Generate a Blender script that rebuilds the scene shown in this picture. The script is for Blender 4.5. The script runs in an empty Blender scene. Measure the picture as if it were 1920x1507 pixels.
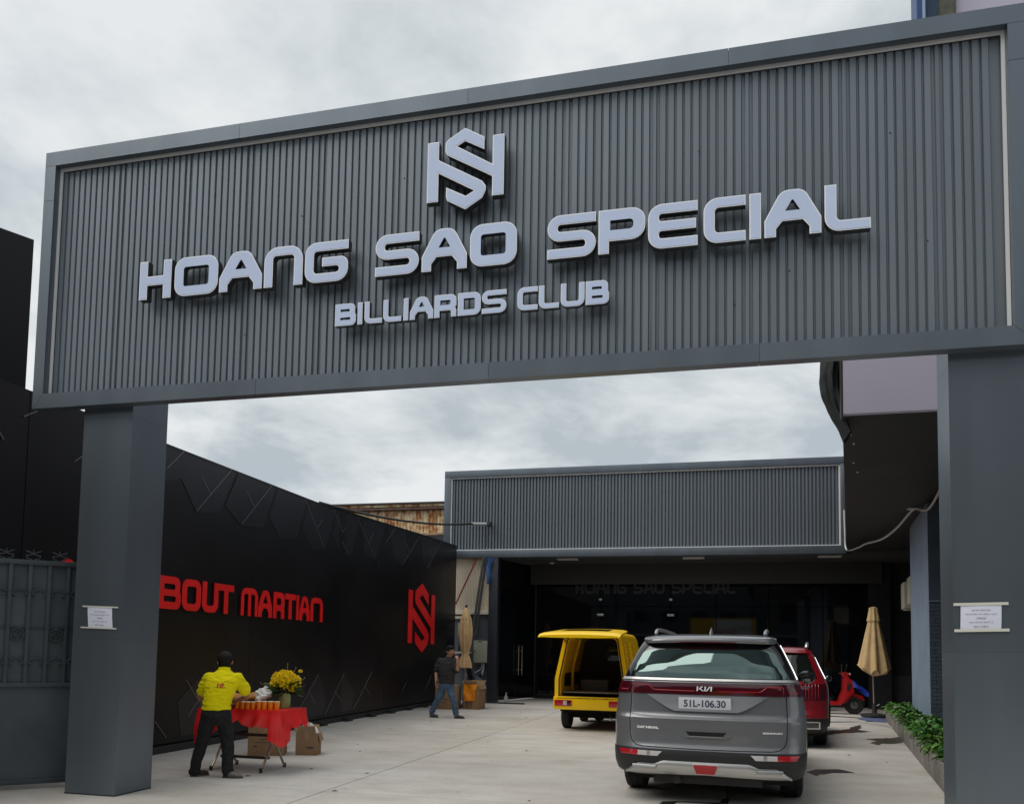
import bpy, bmesh, math, random
from mathutils import Vector, Matrix, noise
from mathutils.geometry import tessellate_polygon
from mathutils.bvhtree import BVHTree
random.seed(7)
sc = bpy.context.scene
C = sc.collection
PI = math.pi

# ------------------------------------------------------------------ camera
cam_d = bpy.data.cameras.new('camera')
cam = bpy.data.objects.new('camera', cam_d)
C.objects.link(cam)
FPX, YPP, YAW, PITCH, ROLL = 1571.308, 1114.49, -0.246761, 0.068633, 0.016986
fwd = Vector((math.sin(YAW)*math.cos(PITCH), math.cos(YAW)*math.cos(PITCH), math.sin(PITCH)))
r0 = Vector((math.cos(YAW), -math.sin(YAW), 0))
u0 = r0.cross(fwd)
rgt = math.cos(ROLL)*r0 + math.sin(ROLL)*u0
upv = -math.sin(ROLL)*r0 + math.cos(ROLL)*u0
m = Matrix((rgt, upv, -fwd)).transposed().to_4x4()
m.translation = Vector((0, 0, 1.5))
cam.matrix_world = m
cam_d.sensor_fit = 'HORIZONTAL'
cam_d.sensor_width = 36
cam_d.lens = FPX/1920*36
cam_d.shift_y = (YPP-753.5)/1920
cam_d.clip_start = 0.05
cam_d.clip_end = 2000
sc.camera = cam

# ------------------------------------------------------------------ sky and sun
SUN_EL, SUN_AZ = math.radians(58), math.radians(238)     # azimuth clockwise from +Y: behind the camera, to its left
w = bpy.data.worlds.new('World')
sc.world = w
w.use_nodes = True
nt = w.node_tree
nt.nodes.clear()
def N(t, **k):
    n = nt.nodes.new(t)
    for a, b in k.items():
        setattr(n, a, b)
    return n
out = N('ShaderNodeOutputWorld'); bg = N('ShaderNodeBackground'); sky = N('ShaderNodeTexSky', sky_type='NISHITA')
sky.sun_disc = False; sky.sun_elevation = SUN_EL; sky.sun_rotation = SUN_AZ
sky.air_density = 1.0; sky.dust_density = 1.5
tc = N('ShaderNodeTexCoord'); sep = N('ShaderNodeSeparateXYZ'); ab = N('ShaderNodeMath', operation='ABSOLUTE')
ad = N('ShaderNodeMath', operation='ADD'); ad.inputs[1].default_value = 0.22
dx = N('ShaderNodeMath', operation='DIVIDE'); dy = N('ShaderNodeMath', operation='DIVIDE'); cmb = N('ShaderNodeCombineXYZ')
L = nt.links.new
L(tc.outputs['Generated'], sep.inputs[0]); L(sep.outputs['Z'], ab.inputs[0]); L(ab.outputs[0], ad.inputs[0])
L(sep.outputs['X'], dx.inputs[0]); L(ad.outputs[0], dx.inputs[1]); L(sep.outputs['Y'], dy.inputs[0]); L(ad.outputs[0], dy.inputs[1])
L(dx.outputs[0], cmb.inputs[0]); L(dy.outputs[0], cmb.inputs[1]); cmb.inputs[2].default_value = 21.0
n1 = N('ShaderNodeTexNoise'); n1.inputs['Scale'].default_value = 1.9; n1.inputs['Detail'].default_value = 7; n1.inputs["Roughness"].default_value = 0.56; n1.inputs['Distortion'].default_value = 0.25
n2 = N('ShaderNodeTexNoise'); n2.inputs['Scale'].default_value = 0.85; n2.inputs['Detail'].default_value = 6; n2.inputs['Roughness'].default_value = 0.5
L(cmb.outputs[0], n1.inputs['Vector']); L(cmb.outputs[0], n2.inputs['Vector'])
r1 = N('ShaderNodeValToRGB'); r1.color_ramp.elements[0].position = 0.40; r1.color_ramp.elements[1].position = 0.60
r1.color_ramp.elements[0].color = (3.75, 4.2, 4.55, 1); r1.color_ramp.elements[1].color = (6.5, 6.7, 6.8, 1)
e = r1.color_ramp.elements.new(0.5); e.color = (5.15, 5.55, 5.75, 1)
L(n1.outputs['Fac'], r1.inputs[0])
r2 = N('ShaderNodeValToRGB'); r2.color_ramp.elements[0].position = 0.30; r2.color_ramp.elements[1].position = 0.46
r2.color_ramp.elements[0].color = (0.82, 0.82, 0.82, 1); r2.color_ramp.elements[1].color = (1, 1, 1, 1)
L(n2.outputs['Fac'], r2.inputs[0])
mx = N('ShaderNodeMixRGB'); L(r2.outputs[0], mx.inputs[0]); L(sky.outputs[0], mx.inputs[1]); L(r1.outputs[0], mx.inputs[2])
L(mx.outputs[0], bg.inputs[0]); bg.inputs[1].default_value = 0.084
L(bg.outputs[0], out.inputs[0])

sd = bpy.data.lights.new('sun', 'SUN'); sun = bpy.data.objects.new('sun', sd); C.objects.link(sun)
sd.energy = 1.5; sd.angle = math.radians(55); sd.color = (1.0, 0.95, 0.88)
to_sun = Vector((math.sin(SUN_AZ)*math.cos(SUN_EL), math.cos(SUN_AZ)*math.cos(SUN_EL), math.sin(SUN_EL)))
sun.rotation_euler = to_sun.to_track_quat('Z', 'Y').to_euler()
sun.location = (0, -20, 40)
vs = sc.view_settings
vs.view_transform = 'Standard'; vs.look = 'None'; vs.gamma = 1; vs.exposure = 0.58; vs.use_curve_mapping = False

# ------------------------------------------------------------------ materials
def mat(name, col, rough=0.5, metal=0.0, spec=0.5, var=0.0, scale=4.0, bump=0.0, bscale=40.0, coat=0.0, stretch=None, col2=None, trans=0.0, alpha=1.0, ramp=(0.35, 0.65)):
    mt = bpy.data.materials.new(name); mt.use_nodes = True
    t = mt.node_tree; b = t.nodes['Principled BSDF']
    b.inputs['Base Color'].default_value = (*col, 1); b.inputs['Roughness'].default_value = rough
    b.inputs['Metallic'].default_value = metal; b.inputs['Specular IOR Level'].default_value = spec
    b.inputs['Coat Weight'].default_value = coat; b.inputs['Coat Roughness'].default_value = 0.04
    b.inputs['Transmission Weight'].default_value = trans; b.inputs['Alpha'].default_value = alpha
    if var or bump or col2:
        tcn = t.nodes.new('ShaderNodeTexCoord'); mp = t.nodes.new('ShaderNodeMapping')
        if stretch: mp.inputs['Scale'].default_value = stretch
        t.links.new(tcn.outputs['Object'], mp.inputs[0])
        if var or col2:
            nz = t.nodes.new('ShaderNodeTexNoise'); nz.inputs['Scale'].default_value = scale; nz.inputs['Detail'].default_value = 6
            t.links.new(mp.outputs[0], nz.inputs['Vector'])
            rp = t.nodes.new('ShaderNodeValToRGB')
            rp.color_ramp.elements[0].position = ramp[0]; rp.color_ramp.elements[1].position = ramp[1]
            c2 = col2 if col2 else tuple(min(1, c*(1+var)) for c in col)
            c1 = col if col2 else tuple(c*(1-var) for c in col)
            rp.color_ramp.elements[0].color = (*c1, 1); rp.color_ramp.elements[1].color = (*c2, 1)
            t.links.new(nz.outputs['Fac'], rp.inputs[0]); t.links.new(rp.outputs[0], b.inputs['Base Color'])
            mr = t.nodes.new('ShaderNodeMapRange'); mr.inputs['To Min'].default_value = rough*0.85; mr.inputs['To Max'].default_value = min(1, rough*1.15)
            t.links.new(nz.outputs['Fac'], mr.inputs[0]); t.links.new(mr.outputs[0], b.inputs['Roughness'])
        if bump:
            nb = t.nodes.new('ShaderNodeTexNoise'); nb.inputs['Scale'].default_value = bscale; nb.inputs['Detail'].default_value = 5
            t.links.new(mp.outputs[0], nb.inputs['Vector'])
            bp = t.nodes.new('ShaderNodeBump'); bp.inputs['Strength'].default_value = bump; bp.inputs['Distance'].default_value = 0.02
            t.links.new(nb.outputs['Fac'], bp.inputs['Height']); t.links.new(bp.outputs[0], b.inputs['Normal'])
    return mt

M = {}
M['acp'] = mat('grey composite panel', (0.148, 0.176, 0.205), 0.36, 0.60, var=0.07, scale=1.6, bump=0.03, bscale=3, stretch=(1.6, 1.6, 0.3))
M['acp_in'] = mat('grey composite panel reveal', (0.17, 0.195, 0.22), 0.45, 0.3, var=0.05, scale=1.3)
M['slat'] = mat('grey corrugated sheet', (0.185, 0.218, 0.25), 0.45, 0.45, var=0.09, scale=1.0, stretch=(1, 1, 0.25))
M['trim'] = mat('pale aluminium trim', (0.80, 0.80, 0.80), 0.4)
M['lface'] = mat('lavender white acrylic', (0.61, 0.71, 0.95), 0.3, var=0.025, scale=2)
M['lrim'] = mat('white letter edge', (0.97, 0.98, 1.0), 0.35)
M['lside'] = mat('dark letter return', (0.035, 0.037, 0.042), 0.4)
M['black'] = mat('black composite panel', (0.006, 0.006, 0.0085), 0.38, spec=0.26, var=0.3, scale=0.8, bump=0.04, bscale=1.6)
M['blackprint'] = mat('charcoal angular print', (0.0125, 0.0125, 0.018), 0.34, spec=0.32, var=0.2, scale=0.8)
M['blackbox'] = mat('black sign box', (0.006, 0.006, 0.008), 0.5, spec=0.25)
M['silver'] = mat('silver groove', (0.17, 0.17, 0.18), 0.35, 0.6)
M['red'] = mat('red acrylic', (0.88, 0.012, 0.016), 0.35, var=0.06, scale=2)
M['redside'] = mat('red letter return', (0.16, 0.004, 0.006), 0.4)
M['gate'] = mat('blue grey gate paint', (0.045, 0.058, 0.070), 0.5, var=0.18, scale=3, bump=0.15, bscale=9)
M['gate2'] = mat('blue grey gate sheet', (0.056, 0.071, 0.083), 0.55, var=0.2, scale=2.2, bump=0.12, bscale=6)
M['paper'] = mat('white paper', (0.72, 0.74, 0.86), 0.7, bump=0.15, bscale=14)
M['tape'] = mat('masking tape', (0.66, 0.66, 0.58), 0.6)
M['ink'] = mat('printed ink', (0.05, 0.05, 0.09), 0.6)
M['dark'] = mat('dark grey render', (0.022, 0.024, 0.027), 0.7, var=0.1)
M['darkblue'] = mat('dark blue grey steel', (0.020, 0.025, 0.034), 0.45, var=0.1)
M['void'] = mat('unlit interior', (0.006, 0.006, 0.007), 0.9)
M['glassdark'] = mat('dark tinted glass', (0.004, 0.005, 0.007), 0.03, spec=0.5)
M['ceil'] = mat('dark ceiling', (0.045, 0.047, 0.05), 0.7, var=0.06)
M['lamp'] = mat('unlit lamp diffuser', (0.6, 0.6, 0.6), 0.4)
M['chrome'] = mat('chrome', (0.6, 0.61, 0.63), 0.2, 1.0)
M['steel'] = mat('brushed steel', (0.5, 0.5, 0.5), 0.3, 1.0, bump=0.02)
M['lav'] = mat('lavender painted render', (0.42, 0.395, 0.49), 0.7, var=0.035, scale=0.8, bump=0.05, bscale=4)
M['soffit'] = mat('black soffit', (0.012, 0.013, 0.015), 0.6, var=0.1, scale=0.7)
M['bluewall'] = mat('blue grey painted wall', (0.27, 0.35, 0.46), 0.75, var=0.07, scale=1.6, bump=0.2, bscale=25)
M['brick_shaded'] = mat('shade darkened blue brick', (0.085, 0.11, 0.145), 0.7, var=0.12, scale=2, bump=0.15, bscale=20)  # shade of the pilaster's near face put into the wall's blue grey
M['cream'] = mat('cream corrugated sheet', (0.78, 0.70, 0.57), 0.55, var=0.1, scale=1.5, stretch=(1, 1, 0.3))
M['cable'] = mat('black cable', (0.012, 0.012, 0.013), 0.5)
M['pvc'] = mat('grey pvc', (0.33, 0.34, 0.36), 0.45)
M['whitecable'] = mat('pale cable', (0.62, 0.62, 0.63), 0.5)
M['umb'] = mat('tan canvas', (0.58, 0.41, 0.21), 0.85, var=0.1, scale=6, bump=0.2, bscale=60)
M['kraft'] = mat('brown cardboard', (0.27, 0.165, 0.085), 0.8, var=0.08, scale=5, bump=0.06, bscale=30)
M['kraft2'] = mat('brown cardboard inner', (0.32, 0.215, 0.125), 0.85, var=0.08, scale=5)
M['plastic'] = mat('white plastic film', (0.75, 0.74, 0.72), 0.25, spec=0.6)
M['orange'] = mat('orange plastic film', (0.80, 0.26, 0.01), 0.28, var=0.15, scale=7)
M['yellow'] = mat('yellow van paint', (0.97, 0.62, 0.004), 0.32, coat=0.12, spec=0.35, var=0.03, scale=2)
M['yellow_in'] = mat('yellow inner paint', (0.85, 0.52, 0.008), 0.5, var=0.1, scale=3)
M['tyre'] = mat('tyre rubber', (0.012, 0.012, 0.013), 0.8, bump=0.2, bscale=60)
M['rim'] = mat('alloy rim', (0.35, 0.36, 0.38), 0.3, 0.8)
M['blackplastic'] = mat('black plastic', (0.014, 0.0145, 0.016), 0.5, bump=0.05, bscale=120)
M['gloss'] = mat('gloss black', (0.006, 0.006, 0.007), 0.06, coat=0.5)
M['carpaint'] = mat('grey metallic car paint', (0.175, 0.18, 0.192), 0.32, 0.35, coat=1.0, var=0.012, scale=3)
M['redpaint'] = mat('dark red car paint', (0.30, 0.008, 0.016), 0.28, 0.2, coat=1.0)
M['carglass'] = mat('tinted car glass', (0.008, 0.012, 0.011), 0.015, spec=1.0, coat=1.0)
M['rearglass'] = mat('mirror tinted rear glass', (0.125, 0.17, 0.163), 0.02, 0.9)
M['redlens'] = mat('dark red lamp lens', (0.060, 0.003, 0.009), 0.10, coat=0.6)
M['redlens2'] = mat('bright red lamp lens', (0.42, 0.012, 0.02), 0.15, coat=0.5)
M['clearlens'] = mat('clear lamp lens', (0.55, 0.53, 0.53), 0.15, coat=0.5)
M['satin'] = mat('satin silver trim', (0.52, 0.52, 0.51), 0.32, 0.75)
M['plate'] = mat('number plate white', (0.62, 0.65, 0.70), 0.4)
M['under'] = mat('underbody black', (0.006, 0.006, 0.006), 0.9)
M['cloth'] = mat('thin red tablecloth', (0.80, 0.012, 0.016), 0.45, var=0.12, scale=5, alpha=0.93)
M['tbrown'] = mat('brown table steel', (0.05, 0.035, 0.028), 0.45)
M['tube'] = mat('dull chrome tube', (0.42, 0.38, 0.33), 0.25, 0.95)
M['vase'] = mat('green glazed vase', (0.30, 0.40, 0.14), 0.3, var=0.1, scale=5)
M['petal'] = mat('yellow petals', (0.92, 0.70, 0.015), 0.6, var=0.12, scale=25)
M['leafd'] = mat('dark green leaves', (0.022, 0.052, 0.016), 0.5, var=0.3, scale=12)
M['leaf'] = mat('glossy green leaves', (0.05, 0.16, 0.022), 0.40, var=0.35, scale=9)
M['leaf2'] = mat('light green leaves', (0.11, 0.25, 0.04), 0.42, var=0.25, scale=9)
M['stem'] = mat('pale stems', (0.20, 0.19, 0.12), 0.7)
M['cup'] = mat('orange juice cup', (0.86, 0.27, 0.008), 0.25, var=0.12, scale=14)
M['cupp'] = mat('purple jelly cup', (0.16, 0.03, 0.06), 0.2, var=0.2, scale=14)
M['lid'] = mat('clear cup lid', (0.80, 0.66, 0.42), 0.2)
M['bread'] = mat('golden bread crust', (0.50, 0.24, 0.055), 0.6, var=0.25, scale=12, bump=0.3, bscale=25)
M['skin'] = mat('skin', (0.42, 0.22, 0.14), 0.55, var=0.06, scale=12)
M['hair'] = mat('black hair', (0.007, 0.0065, 0.0065), 0.62, spec=0.25, bump=0.6, bscale=90)
M['shirty'] = mat('yellow polo cloth', (0.92, 0.80, 0.006), 0.85, spec=0.15, var=0.05, scale=8, bump=0.55, bscale=11, stretch=(0.5, 0.5, 2.0))
M['shirtb'] = mat('charcoal polo cloth', (0.025, 0.023, 0.025), 0.85, var=0.12, scale=9, bump=0.5, bscale=11, stretch=(0.6, 0.6, 1.7))
M['trouser'] = mat('black trousers', (0.010, 0.010, 0.012), 0.85, bump=0.5, bscale=11)
M['jeans'] = mat('blue jeans', (0.045, 0.085, 0.155), 0.85, col2=(0.09, 0.15, 0.24), scale=6, bump=0.5, bscale=13)
M['shoe'] = mat('dark shoe', (0.03, 0.028, 0.028), 0.6)
M['shoeg'] = mat('grey trainer', (0.20, 0.17, 0.17), 0.7, var=0.4, scale=18)
M['sole'] = mat('brown sole', (0.09, 0.07, 0.06), 0.8)
M['tarp'] = mat('blue raincoat plastic', (0.018, 0.045, 0.32), 0.4, var=0.2, scale=6, bump=0.5, bscale=12)
M['bluemat'] = mat('blue grey mat', (0.10, 0.12, 0.25), 0.8, var=0.2)
M['scoot'] = mat('red scooter plastic', (0.42, 0.008, 0.009), 0.25, coat=0.5)
M['elec'] = mat('grey green cabinet paint', (0.33, 0.35, 0.27), 0.45, var=0.05)
M['accream'] = mat('cream air conditioner', (0.52, 0.49, 0.40), 0.5, var=0.05)
M['net'] = mat('dark shade net', (0.012, 0.017, 0.016), 0.9, bump=0.6, bscale=80)
M['wet'] = mat('wet concrete', (0.055, 0.052, 0.048), 0.32, spec=0.4)
M['fallen'] = mat('dry leaf', (0.09, 0.06, 0.03), 0.8)
M['kerbc'] = mat('grey concrete kerb', (0.22, 0.205, 0.185), 0.85, var=0.2, scale=3, bump=0.3, bscale=18)
M['soil'] = mat('dark soil', (0.03, 0.022, 0.015), 0.95, bump=0.5)
M['bluesteel'] = mat('blue painted steel', (0.02, 0.07, 0.20), 0.45, var=0.15)
M['palesteel'] = mat('pale blue steel', (0.33, 0.45, 0.62), 0.4)
M['olive'] = mat('olive grey steel', (0.10, 0.11, 0.08), 0.6, var=0.3, scale=6)
M['greysheet'] = mat('pale grey sheet', (0.42, 0.42, 0.45), 0.5, var=0.1)
M['asphalt'] = mat('asphalt', (0.05, 0.05, 0.052), 0.85, var=0.15, scale=3, bump=0.3)
M['street'] = mat('street facade render', (0.14, 0.135, 0.125), 0.8, var=0.1, scale=0.8)
M['street2'] = mat('street facade dark render', (0.07, 0.075, 0.08), 0.8, var=0.1, scale=0.8)
M['shutter'] = mat('roller shutter', (0.14, 0.15, 0.16), 0.5, var=0.05)

def rust_mat():
    mt = mat('rusty cream corrugated sheet', (0.52, 0.42, 0.27), 0.7)
    t = mt.node_tree; b = t.nodes['Principled BSDF']
    tcn = t.nodes.new('ShaderNodeTexCoord')
    def nz(sc_, scale, det=8):
        mp = t.nodes.new('ShaderNodeMapping'); mp.inputs['Scale'].default_value = sc_
        t.links.new(tcn.outputs['Object'], mp.inputs[0])
        n = t.nodes.new('ShaderNodeTexNoise'); n.inputs['Scale'].default_value = scale; n.inputs['Detail'].default_value = det; n.inputs['Roughness'].default_value = 0.7
        t.links.new(mp.outputs[0], n.inputs['Vector']); return n
    a = nz((1, 1, 0.18), 1.6); c = nz((1, 1, 0.6), 5.0)
    mul = t.nodes.new('ShaderNodeMath'); mul.operation = 'ADD'
    t.links.new(a.outputs['Fac'], mul.inputs[0]); t.links.new(c.outputs['Fac'], mul.inputs[1])
    rp = t.nodes.new('ShaderNodeValToRGB'); els = rp.color_ramp.elements
    els[0].position = 0.46; els[0].color = (0.74, 0.66, 0.50, 1); els[1].position = 0.68; els[1].color = (0.20, 0.06, 0.022, 1)
    e2 = els.new(0.52); e2.color = (0.66, 0.52, 0.32, 1); e3 = els.new(0.58); e3.color = (0.42, 0.18, 0.055, 1)
    hv = t.nodes.new('ShaderNodeMath'); hv.operation = 'MULTIPLY'; hv.inputs[1].default_value = 0.54
    t.links.new(mul.outputs[0], hv.inputs[0]); t.links.new(hv.outputs[0], rp.inputs[0]); t.links.new(rp.outputs[0], b.inputs['Base Color'])
    return mt
M['rust'] = rust_mat()

def concrete_mat():
    mt = mat('worn concrete', (0.4, 0.38, 0.35), 0.8)
    t = mt.node_tree; b = t.nodes['Principled BSDF']; g = t.nodes.new('ShaderNodeNewGeometry')
    def nz(scl, scale, det, rough=0.6, w=0):
        mp = t.nodes.new('ShaderNodeMapping'); mp.inputs['Scale'].default_value = scl; mp.inputs['Location'].default_value = (w, w*0.7, 0)
        t.links.new(g.outputs['Position'], mp.inputs[0])
        n = t.nodes.new('ShaderNodeTexNoise'); n.inputs['Scale'].default_value = scale; n.inputs['Detail'].default_value = det; n.inputs['Roughness'].default_value = rough
        t.links.new(mp.outputs[0], n.inputs['Vector']); return n
    big = nz((1, 1, 1), 0.38, 6, 0.6); mid = nz((1, 1.5, 1), 1.3, 8, 0.65, 5); fine = nz((1, 1, 1), 22, 6, 0.7, 9); spots = nz((1, 1, 1), 5.5, 3, 0.5, 21)
    def ramp(n, p0, c0, p1, c1):
        r = t.nodes.new('ShaderNodeValToRGB'); r.color_ramp.elements[0].position = p0; r.color_ramp.elements[1].position = p1
        r.color_ramp.elements[0].color = (*c0, 1); r.color_ramp.elements[1].color = (*c1, 1); t.links.new(n.outputs['Fac'], r.inputs[0]); return r
    a = ramp(big, 0.30, (0.45, 0.41, 0.36), 0.64, (0.57, 0.55, 0.52))
    c = ramp(mid, 0.30, (0.82, 0.80, 0.77), 0.60, (1.0, 1.0, 1.0))
    f = ramp(fine, 0.3, (0.90, 0.90, 0.90), 0.7, (1.06, 1.06, 1.06))
    s = ramp(spots, 0.24, (0.62, 0.60, 0.57), 0.31, (1, 1, 1))
    prev = a.outputs[0]
    for q in (c, f, s):
        mm = t.nodes.new('ShaderNodeMixRGB'); mm.blend_type = 'MULTIPLY'; mm.inputs[0].default_value = 1
        t.links.new(prev, mm.inputs[1]); t.links.new(q.outputs[0], mm.inputs[2]); prev = mm.outputs[0]
    t.links.new(prev, b.inputs['Base Color'])
    bp = t.nodes.new('ShaderNodeBump'); bp.inputs['Strength'].default_value = 0.25; bp.inputs['Distance'].default_value = 0.01
    t.links.new(fine.outputs['Fac'], bp.inputs['Height']); t.links.new(bp.outputs[0], b.inputs['Normal'])
    return mt
M['concrete'] = concrete_mat()

def vary_by_object(mt, amt):
    t = mt.node_tree; b = t.nodes['Principled BSDF']; src = b.inputs['Base Color'].links[0].from_socket
    oi = t.nodes.new('ShaderNodeObjectInfo'); mr = t.nodes.new('ShaderNodeMapRange'); mr.inputs['To Min'].default_value = 1-amt; mr.inputs['To Max'].default_value = 1+amt
    hs = t.nodes.new('ShaderNodeHueSaturation'); t.links.new(oi.outputs['Random'], mr.inputs[0]); t.links.new(mr.outputs[0], hs.inputs['Value'])
    m2 = t.nodes.new('ShaderNodeMapRange'); m2.inputs['To Min'].default_value = 0.47; m2.inputs['To Max'].default_value = 0.52
    t.links.new(oi.outputs['Random'], m2.inputs[0]); t.links.new(m2.outputs[0], hs.inputs['Hue'])
    t.links.new(src, hs.inputs['Color']); t.links.new(hs.outputs[0], b.inputs['Base Color'])
vary_by_object(M['leaf'], 0.35); vary_by_object(M['leaf2'], 0.3)
def vary_value(mt, amt):
    t = mt.node_tree; b = t.nodes['Principled BSDF']; src = b.inputs['Base Color'].links[0].from_socket
    oi = t.nodes.new('ShaderNodeObjectInfo'); mr = t.nodes.new('ShaderNodeMapRange'); mr.inputs['To Min'].default_value = 1-amt; mr.inputs['To Max'].default_value = 1+amt
    hs = t.nodes.new('ShaderNodeHueSaturation'); t.links.new(oi.outputs['Random'], mr.inputs[0]); t.links.new(mr.outputs[0], hs.inputs['Value'])
    t.links.new(src, hs.inputs['Color']); t.links.new(hs.outputs[0], b.inputs['Base Color'])
vary_value(M['slat'], 0.07); vary_value(M['acp'], 0.04); vary_value(M['brick_shaded'], 0.12)

# ------------------------------------------------------------------ builders
class MB:
    def __init__(s): s.v = []; s.f = []; s.m = []
    def add(s, vs_, fs, mi=0):
        o = len(s.v); s.v += [tuple(p) for p in vs_]
        for f in fs: s.f.append(tuple(i+o for i in f)); s.m.append(mi)
    def box(s, x0, x1, y0, y1, z0, z1, mi=0, mtx=None):
        p = [(x0, y0, z0), (x1, y0, z0), (x1, y1, z0), (x0, y1, z0), (x0, y0, z1), (x1, y0, z1), (x1, y1, z1), (x0, y1, z1)]
        if mtx is not None: p = [mtx @ Vector(q) for q in p]
        s.add(p, [(3, 2, 1, 0), (4, 5, 6, 7), (0, 1, 5, 4), (1, 2, 6, 5), (2, 3, 7, 6), (3, 0, 4, 7)], mi)
        return s
    def obox(s, a, b, wdt, hgt, mi=0, up=(0, 0, 1)):
        a = Vector(a); b = Vector(b); d = (b-a); ln = d.length; d.normalize(); u = Vector(up); sx = d.cross(u)
        if sx.length < 1e-5: sx = d.cross(Vector((0, 1, 0)))
        sx.normalize(); u = sx.cross(d)
        mtx = Matrix((sx, d, u)).transposed().to_4x4(); mtx.translation = a
        return s.box(-wdt/2, wdt/2, 0, ln, -hgt/2, hgt/2, mi, mtx)
    def tube(s, pts, r, n=8, mi=0, caps=True):
        pts = [Vector(p) for p in pts]; k = len(pts); rs = r if isinstance(r, (list, tuple)) else [r]*k
        o = len(s.v); ref = None
        for i, p in enumerate(pts):
            t = (pts[min(i+1, k-1)]-pts[max(i-1, 0)]).normalized()
            if ref is None: ref = t.orthogonal().normalized()
            ref = (ref - t*ref.dot(t)); ref = ref.normalized() if ref.length > 1e-6 else t.orthogonal().normalized()
            bi = t.cross(ref)
            for j in range(n):
                a = 2*PI*j/n; s.v.append(tuple(p + (ref*math.cos(a)+bi*math.sin(a))*rs[i]))
        for i in range(k-1):
            for j in range(n):
                s.f.append((o+i*n+j, o+i*n+(j+1) % n, o+(i+1)*n+(j+1) % n, o+(i+1)*n+j)); s.m.append(mi)
        if caps:
            s.f.append(tuple(o+j for j in range(n))[::-1]); s.m.append(mi)
            s.f.append(tuple(o+(k-1)*n+j for j in range(n))); s.m.append(mi)
        return s
    def lathe(s, prof, n=24, c=(0, 0, 0), axis='Z', mi=0, fr=None, mtx=None):
        o = len(s.v)
        for i, (r, h) in enumerate(prof):
            for j in range(n):
                a = 2*PI*j/n; rr = r*(fr(a, i) if fr else 1)
                p = (rr*math.cos(a), rr*math.sin(a), h)
                if axis == 'X': p = (h, rr*math.cos(a), rr*math.sin(a))
                if axis == 'Y': p = (rr*math.cos(a), h, -rr*math.sin(a))
                p = Vector(p)+Vector(c)
                if mtx is not None: p = mtx @ p
                s.v.append(tuple(p))
        for i in range(len(prof)-1):
            for j in range(n):
                s.f.append((o+i*n+j, o+i*n+(j+1) % n, o+(i+1)*n+(j+1) % n, o+(i+1)*n+j)); s.m.append(mi)
        if prof[0][0] > 1e-4: s.f.append(tuple(o+j for j in range(n))[::-1]); s.m.append(mi)
        if prof[-1][0] > 1e-4: s.f.append(tuple(o+(len(prof)-1)*n+j for j in range(n))); s.m.append(mi)
        return s
    def grid(s, fn, nu, nv, mi=0, closed_u=False):
        o = len(s.v)
        for j in range(nv+1):
            for i in range(nu if closed_u else nu+1): s.v.append(tuple(fn(i/nu, j/nv)))
        q = nu if closed_u else nu+1
        for j in range(nv):
            for i in range(nu):
                s.f.append((o+j*q+i, o+j*q+(i+1) % q, o+(j+1)*q+(i+1) % q, o+(j+1)*q+i)); s.m.append(mi)
        return s
    def prism(s, loops, place, d0, d1, mi=0, mside=None):
        # loops: outer and holes as 2D points; place(x, y, d) -> 3D, d0 the front depth, d1 the back depth
        flat = [p for l in loops for p in l]
        tris = tessellate_polygon([[Vector((p[0], p[1], 0)) for p in l] for l in loops])
        ms = mi if mside is None else mside
        o = len(s.v); n = len(flat)
        s.v += [tuple(place(p[0], p[1], d0)) for p in flat]; s.v += [tuple(place(p[0], p[1], d1)) for p in flat]
        for t in tris:
            a, b, c = t
            ar = (flat[b][0]-flat[a][0])*(flat[c][1]-flat[a][1])-(flat[c][0]-flat[a][0])*(flat[b][1]-flat[a][1])
            if ar < 0: a, b, c = c, b, a
            s.f.append((o+a, o+b, o+c)); s.m.append(mi); s.f.append((o+n+c, o+n+b, o+n+a)); s.m.append(ms)
        k = 0
        for l in loops:
            q = len(l)
            for i in range(q):
                a, b = k+i, k+(i+1) % q
                s.f.append((o+a, o+n+a, o+n+b, o+b)); s.m.append(ms)
            k += q
        return s
    def ball(s, c, r, nu=10, nv=8, mi=0, sc_=(1, 1, 1), rot=None):
        c = Vector(c)
        prof = [(math.sin(PI*i/nv), -math.cos(PI*i/nv)) for i in range(nv+1)]
        o = len(s.v)
        for rr, h in prof:
            for j in range(nu):
                a = 2*PI*j/nu; p = Vector((rr*math.cos(a)*sc_[0], rr*math.sin(a)*sc_[1], h*sc_[2]))*r
                if rot is not None: p = rot @ p
                s.v.append(tuple(p+c))
        for i in range(nv):
            for j in range(nu):
                s.f.append((o+i*nu+j, o+i*nu+(j+1) % nu, o+(i+1)*nu+(j+1) % nu, o+(i+1)*nu+j)); s.m.append(mi)
        return s
    def mesh(s, name, mats, smooth=False, bevel=0.0, angle=35):
        me = bpy.data.meshes.new(name); me.from_pydata(s.v, [], s.f)
        mats = mats if isinstance(mats, (list, tuple)) else [mats]
        for q in mats: me.materials.append(q)
        me.polygons.foreach_set('material_index', s.m)
        bm = bmesh.new(); bm.from_mesh(me)
        bmesh.ops.remove_doubles(bm, verts=bm.verts, dist=1e-5)
        if smooth is True or smooth == 'fix' or bevel: bmesh.ops.recalc_face_normals(bm, faces=bm.faces)
        if bevel:
            ed = [e for e in bm.edges if len(e.link_faces) == 2 and e.calc_face_angle() > 0.6]
            bmesh.ops.bevel(bm, geom=ed, offset=bevel, segments=2, affect='EDGES', profile=0.6, clamp_overlap=True)
        if smooth or bevel:
            for f in bm.faces: f.smooth = True
            for e in bm.edges:
                if len(e.link_faces) == 2 and e.calc_face_angle(0) > math.radians(angle): e.smooth = False
        bm.to_mesh(me); bm.free(); me.update()
        return me
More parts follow.
